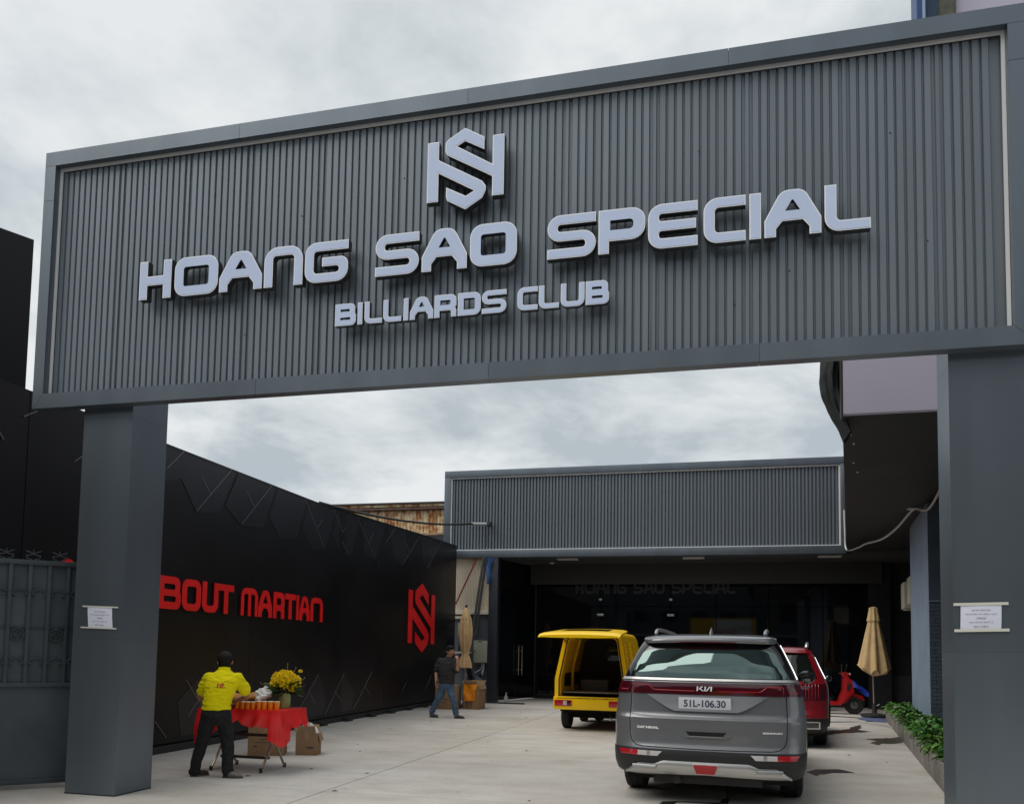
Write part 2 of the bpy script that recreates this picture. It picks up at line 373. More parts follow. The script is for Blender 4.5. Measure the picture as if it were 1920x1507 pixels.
    def build(s, name, mats, parent=None, smooth=False, bevel=0.0, local=False, angle=35):
        return put(name, s.mesh(name, mats, smooth, bevel, angle), parent, local)

def world_of(o):
    mw = o.matrix_basis.copy()
    if o.parent: mw = world_of(o.parent) @ o.matrix_parent_inverse @ mw
    return mw
def put(name, me, parent=None, local=False):
    o = bpy.data.objects.new(name, me); C.objects.link(o)
    if parent:
        o.parent = parent
        if not local: o.matrix_parent_inverse = world_of(parent).inverted()
    return o
def tag(o, label=None, cat=None, group=None, kind=None):
    if label: o['label'] = label
    if cat: o['category'] = cat
    if group: o['group'] = group
    if kind: o['kind'] = kind
    return o
def thing(name, label, cat, loc=(0, 0, 0), rz=0.0, group=None, kind=None):
    o = bpy.data.objects.new(name, None); C.objects.link(o); o.location = loc; o.rotation_euler = (0, 0, rz); o.empty_display_size = 0.2
    return tag(o, label, cat, group, kind)
def copy_part(o, parent, loc):
    c = o.copy(); C.objects.link(c); c.parent = parent; c.location = loc
    return c
def copy_tree(o, parent=None):
    c = o.copy(); C.objects.link(c)
    if parent: c.parent = parent
    for ch in [q for q in bpy.data.objects if q.parent == o]: copy_tree(ch, c)
    return c
def rotz(v, a): return Vector((v[0]*math.cos(a)-v[1]*math.sin(a), v[0]*math.sin(a)+v[1]*math.cos(a), v[2]))
def smooth_path(pts, k=6):
    pts = [Vector(p) for p in pts]; o = []
    for i in range(len(pts)-1):
        p0, p1, p2, p3 = pts[max(i-1, 0)], pts[i], pts[i+1], pts[min(i+2, len(pts)-1)]
        for j in range(k):
            t = j/k; o.append(0.5*((2*p1)+(p2-p0)*t+(2*p0-5*p1+4*p2-p3)*t*t+(3*p1-p0-3*p2+p3)*t**3))
    o.append(pts[-1]); return o

def text_mesh(body, size, align='LEFT', bold=0.0, width=None, height=None):
    cu = bpy.data.curves.new('text', 'FONT'); cu.body = body; cu.size = size; cu.align_x = align; cu.fill_mode = 'FRONT'; cu.offset = bold
    o = bpy.data.objects.new('text', cu); C.objects.link(o)
    dg = bpy.context.evaluated_depsgraph_get(); dg.update()
    me = bpy.data.meshes.new_from_object(o.evaluated_get(dg))
    bpy.data.objects.remove(o); bpy.data.curves.remove(cu)
    xs = [v.co.x for v in me.vertices]; ys = [v.co.y for v in me.vertices]
    if width and xs:
        cx = (min(xs)+max(xs))/2; k = width/(max(xs)-min(xs))
        for v in me.vertices: v.co.x = (v.co.x-cx)*k
    if height and ys:
        cy = (min(ys)+max(ys))/2; k = height/(max(ys)-min(ys))
        for v in me.vertices: v.co.y = (v.co.y-cy)*k
    return me
def text_on(name, body, size, fn, material, parent, local=False, **k):
    me = text_mesh(body, size, **k)
    for v in me.vertices: v.co = fn(v.co.x, v.co.y)
    me.materials.clear(); me.materials.append(material)
    return put(name, me, parent, local)

# ------------------------------------------------------------------ lettering
def fillet(poly, seg=6):
    o = []; n = len(poly)
    for i, p in enumerate(poly):
        r = p[2] if len(p) > 2 else 0
        P = Vector(p[:2]); A = Vector(poly[i-1][:2])-P; B = Vector(poly[(i+1) % n][:2])-P
        if r <= 0: o.append((P.x, P.y)); continue
        la, lb = A.length, B.length; A.normalize(); B.normalize()
        ang = A.angle(B); d = min(r/math.tan(ang/2), la*0.49, lb*0.49); r = d*math.tan(ang/2)
        cdir = (A+B).normalized(); c = P+cdir*(r/math.sin(ang/2))
        s0 = P+A*d-c; s1 = P+B*d-c
        a0 = math.atan2(s0.y, s0.x); a1 = math.atan2(s1.y, s1.x); da = (a1-a0+PI) % (2*PI)-PI
        for k in range(seg+1): a = a0+da*k/seg; o.append((c.x+r*math.cos(a), c.y+r*math.sin(a)))
    return o
def area(l): return 0.5*sum(l[i-1][0]*l[i][1]-l[i][0]*l[i-1][1] for i in range(len(l)))
def inset(l, d):
    n = len(l); sgn = 1 if area(l) > 0 else -1; o = []
    for i in range(n):
        a = Vector(l[i-1]); p = Vector(l[i]); b = Vector(l[(i+1) % n])
        e1 = (p-a); e2 = (b-p)
        if e1.length < 1e-9 or e2.length < 1e-9: o.append((p.x, p.y)); continue
        n1 = Vector((-e1.y, e1.x)).normalized(); n2 = Vector((-e2.y, e2.x)).normalized()
        mm = n1+n2; k = mm.length_squared
        mm = mm*(2/k) if k > 0.3 else n1
        o.append((p.x+mm.x*d*sgn, p.y+mm.y*d*sgn))
    return o
def glyph(ch, W, t=0.235, h=0.225):
    R, r = 0.30, 0.09
    if ch == 'O': return [[(0, 0, R), (W, 0, R), (W, 1, R), (0, 1, R)], [(t, h, r), (t, 1-h, r), (W-t, 1-h, r), (W-t, h, r)]]
    if ch == 'D': return [[(0, 0), (W, 0, R), (W, 1, R), (0, 1)], [(t, h), (t, 1-h), (W-t, 1-h, r), (W-t, h, r)]]
    if ch == 'H': return [[(0, 0), (t, 0), (t, .36), (W-t, .36), (W-t, 0), (W, 0), (W, 1), (W-t, 1), (W-t, .60), (t, .60), (t, 1), (0, 1)]]
    if ch == 'A': return [[(0, 0), (t, 0), (t, .17), (t+.13, .33), (W-t-.13, .33), (W-t, .17), (W-t, 0), (W, 0), (W, .36), (W*.70, 1, .26), (W*.30, 1, .26), (0, .36)],
                          [(W*.33, .52), (W*.5-.03, .80, .04), (W*.5+.03, .80, .04), (W*.67, .52)]]
    if ch == 'N': return [[(0, 0), (t, 0), (t, 1-h, r), (W-t, 1-h, r), (W-t, 0), (W, 0), (W, 1, .36), (0, 1, .36)]]
    if ch == 'M': return [[(0, 0), (t, 0), (t, 1-h, r), (W/2-t/2, 1-h), (W/2-t/2, 0), (W/2+t/2, 0), (W/2+t/2, 1-h), (W-t, 1-h, r), (W-t, 0), (W, 0), (W, 1, .36), (0, 1, .36)]]
    if ch == 'G': return [[(W, 1), (0, 1, R), (0, 0, R), (W, 0, R), (W, .61, .2), (W*.40, .61), (W*.40, .39), (W-t, .39, r), (W-t, h, r), (t, h, r), (t, 1-h, r), (W, 1-h)]]
    if ch == 'S': return [[(W, 1), (0, 1, R), (0, .39, R), (W-t, .39, .07), (W-t, h, .07), (0, h), (0, 0), (W, 0, R), (W, .61, R), (t, .61, .07), (t, 1-h, .07), (W, 1-h)]]
    if ch == 'P': return [[(0, 0), (t, 0), (t, .28), (W, .28, R), (W, 1, R), (0, 1)], [(t, .50), (t, 1-h), (W-t, 1-h, .11), (W-t, .50, .11)]]
    if ch == 'E': return [[(W, 1), (0, 1, R), (0, 0, R), (W, 0), (W, h), (t, h, .06), (t, .39, .06), (W*.97, .39), (W*.97, .61), (t, .61, .06), (t, 1-h, .06), (W, 1-h)]]
    if ch == 'C': return [[(W, 1), (0, 1, R), (0, 0, R), (W, 0), (W, h), (t, h, r), (t, 1-h, r), (W, 1-h)]]
    if ch == 'I': return [[(0, 0), (W, 0), (W, 1), (0, 1)]]
    if ch == 'L': return [[(0, 1), (0, 0, R), (W, 0), (W, h), (t, h, r), (t, 1)]]
    if ch == 'B': return [[(0, 0), (W, 0, .26), (W, .47, .1), (W*.95, .53, .06), (W*.96, 1, .26), (0, 1)], [(t, .60), (t, 1-h), (W*.96-t, 1-h, .06), (W*.96-t, .60, .06)], [(t, h), (t, .40), (W-t, .40, .06), (W-t, h, .06)]]
    if ch == 'R': return [[(0, 0), (t, 0), (t, .29), (W-t, .29, .08), (W-t, 0), (W, 0), (W, .33, .12), (W*.93, .40, .05), (W, .47, .12), (W, 1, R), (0, 1)], [(t, .51), (t, 1-h), (W-t, 1-h, .1), (W-t, .51, .1)]]
    if ch == 'U': return [[(0, 1), (0, 0, R), (W, 0, R), (W, 1), (W-t, 1), (W-t, h, r), (t, h, r), (t, 1)]]
    if ch == 'T': return [[(0, 1), (0, 1-h), (W/2-t/2, 1-h), (W/2-t/2, 0), (W/2+t/2, 0), (W/2+t/2, 1-h), (W, 1-h), (W, 1)]]
def letter(parent, name, loops, place, depth, rim, mats, proud=0.003):
    L2 = [l if (area(l) > 0) == (i == 0) else l[::-1] for i, l in enumerate(loops)]
    mb = MB(); mb.prism(L2, place, 0.0, depth, 0, 1)
    o = mb.build(name, [mats[0], mats[1]], parent)
    if rim:
        L3 = [inset(L2[0], rim)]+[inset(l, rim) for l in L2[1:]]
        MB().prism(L3, place, -proud, 0.001, 0).build('letter_face', mats[2], o)
    return o
EMB = [[(335, 385), (503, 365), (500, 635, 30), (1140, 940, 60), (1195, 1010, 40), (1195, 1080, 60), (1140, 1190, 60), (890, 1365, 12), (620, 1240, 25), (600, 1190, 25), (605, 1040), (895, 1165), (1020, 1085), (490, 835), (475, 1255), (315, 1270)],
       [(1475, 240), (1455, 1140), (1287, 1160), (1285, 870, 20), (625, 565, 30), (595, 510, 30), (600, 370, 60), (650, 320, 60), (890, 155, 12), (1175, 285, 30), (1175, 470), (890, 350), (770, 430), (1300, 690), (1310, 260)]]
# ================================================================== ground
g = MB(); g.box(-300, 300, -300, 300, -0.6, -0.03); ground = g.build('ground', M['asphalt'])
tag(ground, 'flat grey ground running out beyond the yard to the street', 'ground', kind='structure')
yard = MB(); yard.box(-8.6, 9.0, 1.0, 27.6, -0.029, -0.012); yard = yard.build('yard_floor', M['dark'])
tag(yard, 'pale concrete yard floor of large slabs behind the gate', 'yard floor', kind='structure')
xs = [-8.3, -4.1, 0.05, 4.3, 8.8]; ys = [1.2, 4.78, 8.28, 11.80, 15.3, 18.8, 22.3, 27.39]
for i in range(4):
    for j in range(7):
        q = 0.006
        b = MB(); b.box(xs[i]+q, xs[i+1]-q, ys[j]+q, ys[j+1]-q, -0.012, 0.0); b.build('concrete_slab', M['concrete'], yard, bevel=0.003)
st = MB(); st.box(-60, 60, -11, 1.0, -0.028, -0.02); st = st.build('road', M['asphalt']); tag(st, 'dark asphalt street in front of the gate', 'road', kind='structure')

# ================================================================== entrance gate
YG, YB = 7.13, 7.252
gate = thing('entrance_gate', 'tall grey entrance gate with a ribbed signboard spanning two square columns', 'gate', (-2.3, 7.5, 0))
XL, XR, ZT, ZB = -7.015, 2.36, 6.737, 3.955
IXL, IXR, IZT, IZB = -6.885, 2.212, 6.585, 4.11
def pl(x, z, d): return (x, YG+d, z)
# upper band in panels with fine joints
cuts = [XL, -4.69, -2.3, 0.05, XR]
for a, b in zip(cuts[:-1], cuts[1:]):
    mb = MB(); mb.box(a+(0.0015 if a != XL else 0), b-(0.0015 if b != XR else 0), YG, YB, IZT, ZT); mb.build('top_panel', M['acp'], gate)
MB().box(XL+0.01, XR-0.01, YG+0.012, YB-0.012, IZT+0.012, ZT-0.012).build('frame_core', M['acp_in'], gate)
MB().box(XL+0.01, XR-0.01, YG+0.012, YB-0.012, ZB+0.012, IZB-0.012).build('frame_core', M['acp_in'], gate)
cuts = [XL, -4.4, -2.05, 0.3, XR]
for a, b in zip(cuts[:-1], cuts[1:]):
    lo = [(a+0.0015 if a != XL else XL, ZB), (b-0.0015 if b != XR else XR, ZB), (b-0.0015 if b != XR else IXR, IZB), (a+0.0015 if a != XL else IXL, IZB)]
    mb = MB(); mb.prism([lo], pl, 0, YB-YG); mb.build('bottom_panel', M['acp'], gate)
e_ = 0.003
for lo in ([(XL, ZB+e_*1.2), (IXL-e_, IZB+e_*0.2), (IXL-e_*0, 6.20), (XL, 6.20)], [(XL, 6.204), (IXL, 6.204), (IXL, IZT-e_), (XL, IZT-e_)],
           [(IXR+e_, IZB+e_*0.2), (XR, ZB+e_*1.2), (XR, 6.27), (IXR, 6.27)], [(IXR, 6.274), (XR, 6.274), (XR, IZT-e_), (IXR, IZT-e_)]):
    mb = MB(); mb.prism([lo], pl, 0, YB-YG); mb.build('side_panel', M['acp'], gate)
YS = YG+0.110        # ribbed sheet: valley plane
bk = MB(); bk.box(IXL+0.001, IXR-0.001, YS+0.0012, YS+0.004, IZB+0.001, IZT-0.001); bk.build('backing_sheet', M['acp_in'], gate)
t = MB(); t.box(IXL+0.001, IXR-0.001, YG+0.068, YG+0.085, IZT-0.030, IZT-0.001); t.build('top_trim', M['trim'], gate)
for a in (IXL+0.001, IXR-0.028): t = MB(); t.box(a, a+0.027, YG+0.068, YG+0.085, IZB+0.001, IZT-0.031); t.build('side_trim', M['trim'], gate)
pitch = 0.0718; n_s = 125; x0 = IXL+0.034
prof = [(-0.0305, 0.0), (-0.0235, -0.017), (0.0235, -0.017), (0.0305, 0.0)]
mb = MB(); v = []
for z in (IZB+0.002, IZT-0.034):
    for x, y in prof: v.append((x, y, z))
mb.add(v, [(0, 1, 5, 4), (1, 2, 6, 5), (2, 3, 7, 6), (4, 5, 6, 7), (3, 2, 1, 0)])
slat_me = mb.mesh('slat', M['slat'])
mb2 = MB(); mb2.add([(x*0.6, y, z) for x, y, z in v], mb.f); slat_narrow = mb2.mesh('slat', M['slat'])
rs = random.Random(3)
for i in range(n_s):
    nar = i in (10, 21, 31, 42, 53, 65, 76, 87, 98, 109, 119)
    o = put('slat', slat_narrow if nar else slat_me, gate)
    o.location = (x0+0.02+i*pitch+rs.uniform(-0.0012, 0.0012), YS+rs.uniform(-0.0015, 0.001), 0)
    o.rotation_euler = (0, 0, rs.uniform(-0.02, 0.02))
for x_, z_ in ((-6.15, 4.78), (-4.02, 5.75), (-3.35, 4.45), (-2.95, 6.0), (-1.35, 4.6), (-0.2, 5.9), (0.55, 4.75), (1.35, 5.85), (1.62, 4.9), (-5.0, 6.1), (-4.6, 4.6), (0.1, 4.5)):
    mb = MB(); mb.ball((x_, YS-0.019, z_), 0.007, 8, 6); mb.build('sheet_screw', M['lside'], gate, smooth=True)
# rear side: flat panels
cuts = [XL, -5.1, -3.2, -1.35, 0.5, XR]
for a, b in zip(cuts[:-1], cuts[1:]):
    for z0, z1 in ((IZB, 5.34), (5.34, IZT)):
        mb = MB(); mb.box(max(a, IXL)+0.003, min(b, IXR)-0.003, YB-0.006, YB-0.001, z0+0.003, z1-0.003); mb.build('rear_panel', M['acp'], gate)
# columns
for cx0, cx1, cy1 in ((-6.466, -5.877, 7.806), (1.762, 2.346, 7.62)):
    col = MB(); col.box(cx0+0.02, cx1-0.02, 7.275, cy1-0.02, 0, 6.38); col = col.build('column', M['acp_in'], gate)
    for z0, z1 in ((0.0, 1.565), (1.5662, 3.86), (3.8612, 6.4)):
        mb = MB(); mb.box(cx0, cx1, 7.253, cy1, z0, z1); mb.build('cladding_panel', M['acp'], col)
foot = MB(); foot.box(-6.47, -5.873, 7.249, 7.81, 0.001, 0.012); foot.build('base_sealant', M['dark'], gate)

# sign letters, emblem
def on_sign(x, z, d): return (x, YG-0.045+d, z)
def word(name, label, spans, z0, h, rim, depth, t=0.235):
    th = thing(name, label, 'sign letters', (spans[0][1], YG+0.06, z0))
    for ch, a, b in spans:
        W = (b-a)/h
        lp = [[(a+p[0]*h, z0+p[1]*h) for p in fillet(l)] for l in glyph(ch, W, min(t, W) if ch != 'I' else W)]
        letter(th, 'letter', lp, on_sign, depth, rim, (M['lrim'], M['lside'], M['lface']))
        s_ = MB()
        for px in ((a+b)/2-h*0.12, (a+b)/2+h*0.12) if ch != 'I' else ((a+b)/2,):
            pass
    return th
word('sign_lettering', 'large raised lavender white letters reading HOANG SAO SPECIAL across the gate board', [('H', -5.737, -5.368), ('O', -5.329, -4.837), ('A', -4.820, -4.349), ('N', -4.328, -3.915), ('G', -3.893, -3.442), ('S', -3.164, -2.730), ('A', -2.701, -2.264), ('O', -2.236, -1.795), ('S', -1.515, -1.080), ('P', -1.057, -0.649), ('E', -0.625, -0.206), ('C', -0.157, 0.189), ('I', 0.219, 0.314), ('A', 0.340, 0.791), ('L', 0.816, 1.170)], 4.988, 0.397, 0.010, 0.075)
word('sign_lettering', 'smaller raised white letters reading BILLIARDS CLUB on the lower gate board', [('B', -3.558, -3.344), ('I', -3.328, -3.279), ('L', -3.258, -3.080), ('L', -3.069, -2.889), ('I', -2.868, -2.820), ('A', -2.804, -2.575), ('R', -2.565, -2.354), ('D', -2.340, -2.122), ('S', -2.112, -1.882), ('C', -1.781, -1.595), ('L', -1.585, -1.402), ('U', -1.387, -1.174), ('B', -1.164, -0.958)], 4.543, 0.213, 0.006, 0.05)
EM = [[(-2.667, 6.224, 0), (-2.556, 6.224, 0), (-2.556, 6.046, 0.019), (-2.133, 5.796, 0.039), (-2.098, 5.747, 0.026), (-2.098, 5.702, 0.039), (-2.129, 5.636, 0.039), (-2.288, 5.543, 0.008), (-2.465, 5.644, 0.016), (-2.479, 5.678, 0.016), (-2.479, 5.775, 0), (-2.287, 5.671, 0), (-2.208, 5.713, 0), (-2.556, 5.917, 0), (-2.556, 5.646, 0), (-2.667, 5.646, 0)],
      [(-1.928, 6.218, 0), (-1.928, 5.644, 0), (-2.038, 5.644, 0), (-2.038, 5.829, 0.013), (-2.472, 6.081, 0.019), (-2.494, 6.119, 0.019), (-2.494, 6.205, 0.039), (-2.460, 6.238, 0.039), (-2.305, 6.324, 0.008), (-2.118, 6.214, 0.019), (-2.118, 6.095, 0), (-2.302, 6.197, 0), (-2.379, 6.156, 0), (-2.038, 5.945, 0), (-2.038, 6.218, 0)]]
em = thing('emblem', 'raised white interlocked S and N emblem above the letters on the gate board', 'emblem', (-2.3, YG, 5.54))
for l in EM: letter(em, 'emblem_half', [fillet(l)], on_sign, 0.075, 0.010, (M['lrim'], M['lside'], M['lface']))

# paper notices taped on the columns
def notice(cx, cz, wd, ht, lines, label, tw, tape_h, lean):
    th = thing('paper_notice', label, 'notice', (cx, 7.25, cz))
    def bend(u, v): return (cx+(u-.5)*wd+lean*(0.5-v), 7.2505-0.002-0.004*math.sin(PI*u)-0.003*math.sin(PI*v), cz+(v-.5)*ht-0.012*(u-.5)*(1 if lean > 0 else -0.6))
    sh = MB().grid(bend, 10, 6).build('sheet', M['paper'], th, smooth=True)
    for dz, dx in ((ht/2, 0.0), (-ht/2, -lean)):
        tp = MB(); a = -tw/2+dx*0.5; n = 8
        tp.grid(lambda u, v: (cx+a+u*tw, 7.2425-0.0015*math.sin(PI*u), cz+dz+(v-.5)*tape_h-0.012*(u-.5)*(1 if lean > 0 else -0.8)), n, 1); tp.build('tape_strip', M['tape'], th)
    for k, (tx, wk) in enumerate(lines):
        text_on('printed_line', tx, 0.02, lambda x, y, k=k: (cx+x-0.012*lean*0+lean*(0.04*k), 7.2395, cz+ht*(0.27-0.155*k)+y-0.012*(x/wd)*(1 if lean > 0 else -0.6)), M['ink'], th, align='CENTER', width=wd*wk, height=0.014)
LN = [('CLB XIN THÔNG BÁO', .46), ('TẠM NGƯNG HOẠT ĐỘNG 1 NGÀY', .78), ('27.04.25', .22), ('NGÀY 28 HOẠT ĐỘNG LẠI', .58), ('BÌNH THƯỜNG', .36)]
notice(-6.144, 1.784, 0.293, 0.215, LN, 'white paper notice taped to the left gate column', 0.43, 0.014, 0.02)
notice(1.960, 1.837, 0.290, 0.206, LN, 'white paper notice taped to the right gate column', 0.39, 0.022, -0.006)

# ================================================================== long black wall on the left
WX, WY, WP = -7.661, 10.188, -0.0144
def wp(s, z, d=0.0): return (WX+math.sin(WP)*s+math.cos(WP)*d, WY+math.cos(WP)*s-math.sin(WP)*d, z)
wall = thing('boundary_wall', 'long black panelled boundary wall with silver grooves and red lettering along the yard', 'wall', wp(5, 0))
TOPS = [(-6, 4.37), (4.9, 4.38), (7.52, 4.49), (10.38, 4.60), (14.1, 4.72)]
def top_at(s):
    for (a, za), (b, zb) in zip(TOPS[:-1], TOPS[1:]):
        if s <= b: return za+(zb-za)*(s-a)/(b-a)
    return TOPS[-1][1]
seams = [-4.9, -2.46, -0.02, 2.42, 4.86, 6.05, 8.3, 10.6, 12.5, 14.02]
for a, b in zip(seams[:-1], seams[1:]):
    mids = [s for s, _ in TOPS if a < s < b]
    up = [(b-0.002, top_at(b))]+[(s, top_at(s)) for s in reversed(mids)]+[(a+0.002, top_at(a))]
    lo = [(a+0.002, 0.13), (b-0.002, 0.13)]+up
    mb = MB(); k0, k1 = rs.uniform(-0.004, 0.004), rs.uniform(-0.003, 0.003); mb.prism([lo], lambda x, y, d: wp(x, y, -d+k0*(x-a)/(b-a)*1.5+k1*(y/4.5)), 0, 0.05); mb.build('wall_panel', M['black'], wall)
for lo in ([(-0.3, 4.33), (-0.3, 3.75), (0.35, 3.95), (0.75, 3.52), (1.35, 3.60), (1.75, 4.33)], [(1.85, 4.33), (1.5, 3.75), (2.0, 3.50), (2.7, 3.58), (3.05, 4.33)], [(3.15, 4.33), (2.85, 3.80), (3.3, 3.45), (3.9, 3.55), (4.25, 4.33)], [(4.36, 4.33), (4.08, 3.75), (4.6, 3.42), (5.1, 3.50), (5.35, 3.95), (5.5, 4.34)],
           [(5.62, 4.36), (5.42, 3.85), (5.85, 3.45), (6.4, 3.55), (6.75, 4.40)], [(6.9, 4.40), (7.0, 3.65), (7.7, 3.55), (8.25, 4.48)], [(8.4, 4.48), (8.9, 3.75), (9.5, 3.62), (10.4, 4.52)], [(10.7, 4.55), (11.0, 3.85), (11.5, 3.70), (12.4, 4.6)],
           [(0.6, 0.2), (0.5, 0.7), (1.0, 1.05), (1.5, 0.75), (1.7, 0.2)], [(4.3, 0.2), (4.6, 0.75), (5.0, 1.02), (5.35, 0.45), (5.2, 0.2)], [(5.6, 0.2), (5.9, 0.7), (6.2, 1.02), (6.75, 0.55), (6.6, 0.2)]):
    lo = lo if area(lo) > 0 else lo[::-1]
    mb = MB(); mb.prism([lo], lambda x, y, d: wp(x, y, 0.0042-d), 0, 0.003); mb.build('angular_print', M['blackprint'], wall)
core = MB(); lo = [(-4.9, 0), (14.0, 0)]+[(s, z-0.03) for s, z in reversed(TOPS[1:-1])]
lo = [(-4.9, 0.0), (14.0, 0.0), (14.0, top_at(14)-0.03)]+[(s, z-0.03) for s, z in reversed(TOPS[1:-1])]+[(-4.9, 4.34)]
core.prism([lo], lambda x, y, d: wp(x, y, -0.055-d), 0, 0.30); core.build('wall_core', M['blackbox'], wall)
for a, b in ((-4.9, 2.0), (2.02, 8.0), (8.02, 13.9)):
    mb = MB(); mb.prism([[(a, 0.0), (b, 0.0), (b, 0.10), (a, 0.10)]], lambda x, y, d: wp(x, y, 0.03-d), 0, 0.08); mb.build('base_rail', M['dark'], wall)
for s in (4.9, 6.1, 7.4, 8.6, 9.8, 11.0, 12.2, 13.3):
    mb = MB(); mb.prism([[(s, 0.0), (s+0.25, 0.0), (s+0.25, 0.07), (s, 0.07)]], lambda x, y, d: wp(x, y, 0.16-d), 0, 0.12); mb.build('base_block', M['dark'], wall)
GR = [((0.02, 4.03), (0.38, 4.35)), ((0.76, 3.54), (1.64, 4.35)), ((0.86, 4.08), (1.09, 3.86)), ((2.02, 3.54), (2.92, 4.35)), ((2.13, 4.09), (2.37, 3.89)), ((4.18, 4.34), (5.04, 3.54)), ((4.75, 3.89), (4.93, 4.07)), ((5.44, 4.37), (5.89, 3.95)), ((5.89, 3.95), (6.02, 4.08)), ((5.88, 3.76), (6.19, 3.54)), ((6.63, 4.38), (7.70, 3.61)), ((7.27, 3.92), (7.54, 4.16)), ((8.29, 4.05), (8.85, 4.45)), ((9.49, 3.68), (10.65, 4.53)), ((9.59, 4.23), (9.92, 4.02)), ((11.32, 3.76), (12.53, 4.63)), ((11.41, 4.31), (11.76, 4.09)), ((13.25, 3.84), (13.74, 4.19)),
      ((0.0, 0.46), (0.27, 0.21)), ((0.67, 1.02), (1.11, 0.60)), ((0.99, 0.69), (0.77, 0.48)), ((2.21, 0.77), (2.38, 0.60)), ((4.22, 0.35), (4.97, 1.0)), ((5.31, 0.18), (6.18, 1.0)), ((5.77, 0.64), (6.05, 0.45)), ((6.70, 0.22), (7.19, 0.59)), ((4.61, 0.67), (4.87, 0.44)), ((7.23, 0.62), (7.67, 1.01)), ((7.32, 0.68), (7.61, 0.47)), ((9.64, 0.46), (9.94, 0.70)), ((8.24, 0.52), (8.26, 0.20)), ((11.43, 0.45), (11.88, 0.82)),
      ((-1.75, 3.72), (-1.45, 3.95)), ((-1.62, 4.22), (-1.50, 4.08)), ((-2.55, 4.05), (-2.05, 4.36)), ((-3.0, 3.95), (-2.8, 3.72))]
for (a, za), (b, zb) in GR:
    d = Vector((b-a, zb-za)); nn = Vector((-d.y, d.x)).normalized()*0.007
    lo = [(a+nn.x, za+nn.y), (a-nn.x, za-nn.y), (b-nn.x, zb-nn.y), (b+nn.x, zb+nn.y)]
    mb = MB(); mb.prism([lo if area(lo) > 0 else lo[::-1]], lambda x, y, d: wp(x, y, 0.009-d), 0, 0.012); mb.build('silver_groove', M['silver'], wall)
def on_wall(x, y, d): return wp(x, y, 0.030-d)
wl = thing('wall_lettering', 'red letters reading ABOUT MARTIAN on the black wall, partly behind the left column', 'sign letters', wp(2, 2))
for ch, a, b in [('A', -0.62, -0.13), ('B', -0.08, 0.43), ('O', 0.455, 0.925), ('U', 0.955, 1.385), ('T', 1.385, 1.82), ('M', 2.04, 2.565), ('A', 2.58, 3.05), ('R', 3.085, 3.485), ('T', 3.495, 3.90), ('I', 3.93, 4.03), ('A', 4.05, 4.475), ('N', 4.50, 5.03)]:
    h = 0.465; W = (b-a)/h
    tt = 0.20 if ch == 'M' else 0.26
    lp = [[(a+p[0]*h, 2.033+p[1]*h) for p in fillet(l)] for l in glyph(ch, W, tt if ch != 'I' else W)]
    letter(wl, 'letter', lp, on_wall, 0.028, 0, (M['red'], M['redside'], M['red']))
we = thing('emblem', 'large red interlocked S and N emblem at the far end of the black wall', 'emblem', wp(11, 1.4))
for l in EM:
    q = [(9.88+(p[0]+2.667)/0.739*2.12, 1.45+(p[1]-5.543)/0.781*1.85, p[2]*2.4) for p in l]
    letter(we, 'emblem_half', [fillet(q)], on_wall, 0.028, 0, (M['red'], M['redside'], M['red']))
dsk = thing('wall_lettering', 'red round letter top showing just above the ornamental grey gate', 'sign letters', wp(-1.79, 2.3))
letter(dsk, 'letter', [fillet([(-1.915, 2.02, .05), (-1.665, 2.02, .05), (-1.665, 2.53, .125), (-1.915, 2.53, .125)], 10)], on_wall, 0.028, 0, (M['red'], M['redside'], M['red']))
for s, z, dz in ((7.95, 4.3, .12), (7.9, 3.4, .2), (5.35, 3.58, 0.02)):
    mb = MB(); mb.prism([[(s, z), (s+0.012, z), (s+0.012, z+dz), (s, z+dz)]], lambda x, y, d: wp(x, y, 0.004-d), 0, 0.006); mb.build('scratch_strip', M['silver'], wall)

# black sign box at the far left
bx = thing('black_sign_box', 'tall plain black sign box standing at the left edge beside the gate', 'sign box', (-9.5, 9.5, 3.4))
dv = Vector((math.sin(0.45), math.cos(0.45))); nv_ = Vector((-dv.y, dv.x)); E0 = Vector((-9.47, 9.5))
def bp_(u, d, z): p = E0-dv*u+nv_*d; return (p.x, p.y, z)
mb = MB(); P = [bp_(0, 0, 3.47), bp_(4.5, 0, 3.47), bp_(4.5, 0.5, 3.47), bp_(0, 0.5, 3.47), bp_(0, 0, 7.22), bp_(4.5, 0, 7.22), bp_(4.5, 0.5, 7.22), bp_(0, 0.5, 7.22)]
mb.add(P, [(3, 2, 1, 0), (4, 5, 6, 7), (0, 1, 5, 4), (1, 2, 6, 5), (2, 3, 7, 6), (3, 0, 4, 7)]); mb.build('box_body', M['blackbox'], bx, smooth='fix', bevel=0.01)
mb = MB(); mb.obox(bp_(0.02, -0.006, 3.49), bp_(4.4, -0.006, 3.49), 0.006, 0.015); mb.build('edge_strip', M['silver'], bx)
mb = MB()
for u in (0.4, 3.8): mb.obox(bp_(u, 0.45, 0), bp_(u, 0.45, 3.5), 0.12, 0.12)
mb.build('support_post', M['blackbox'], bx)

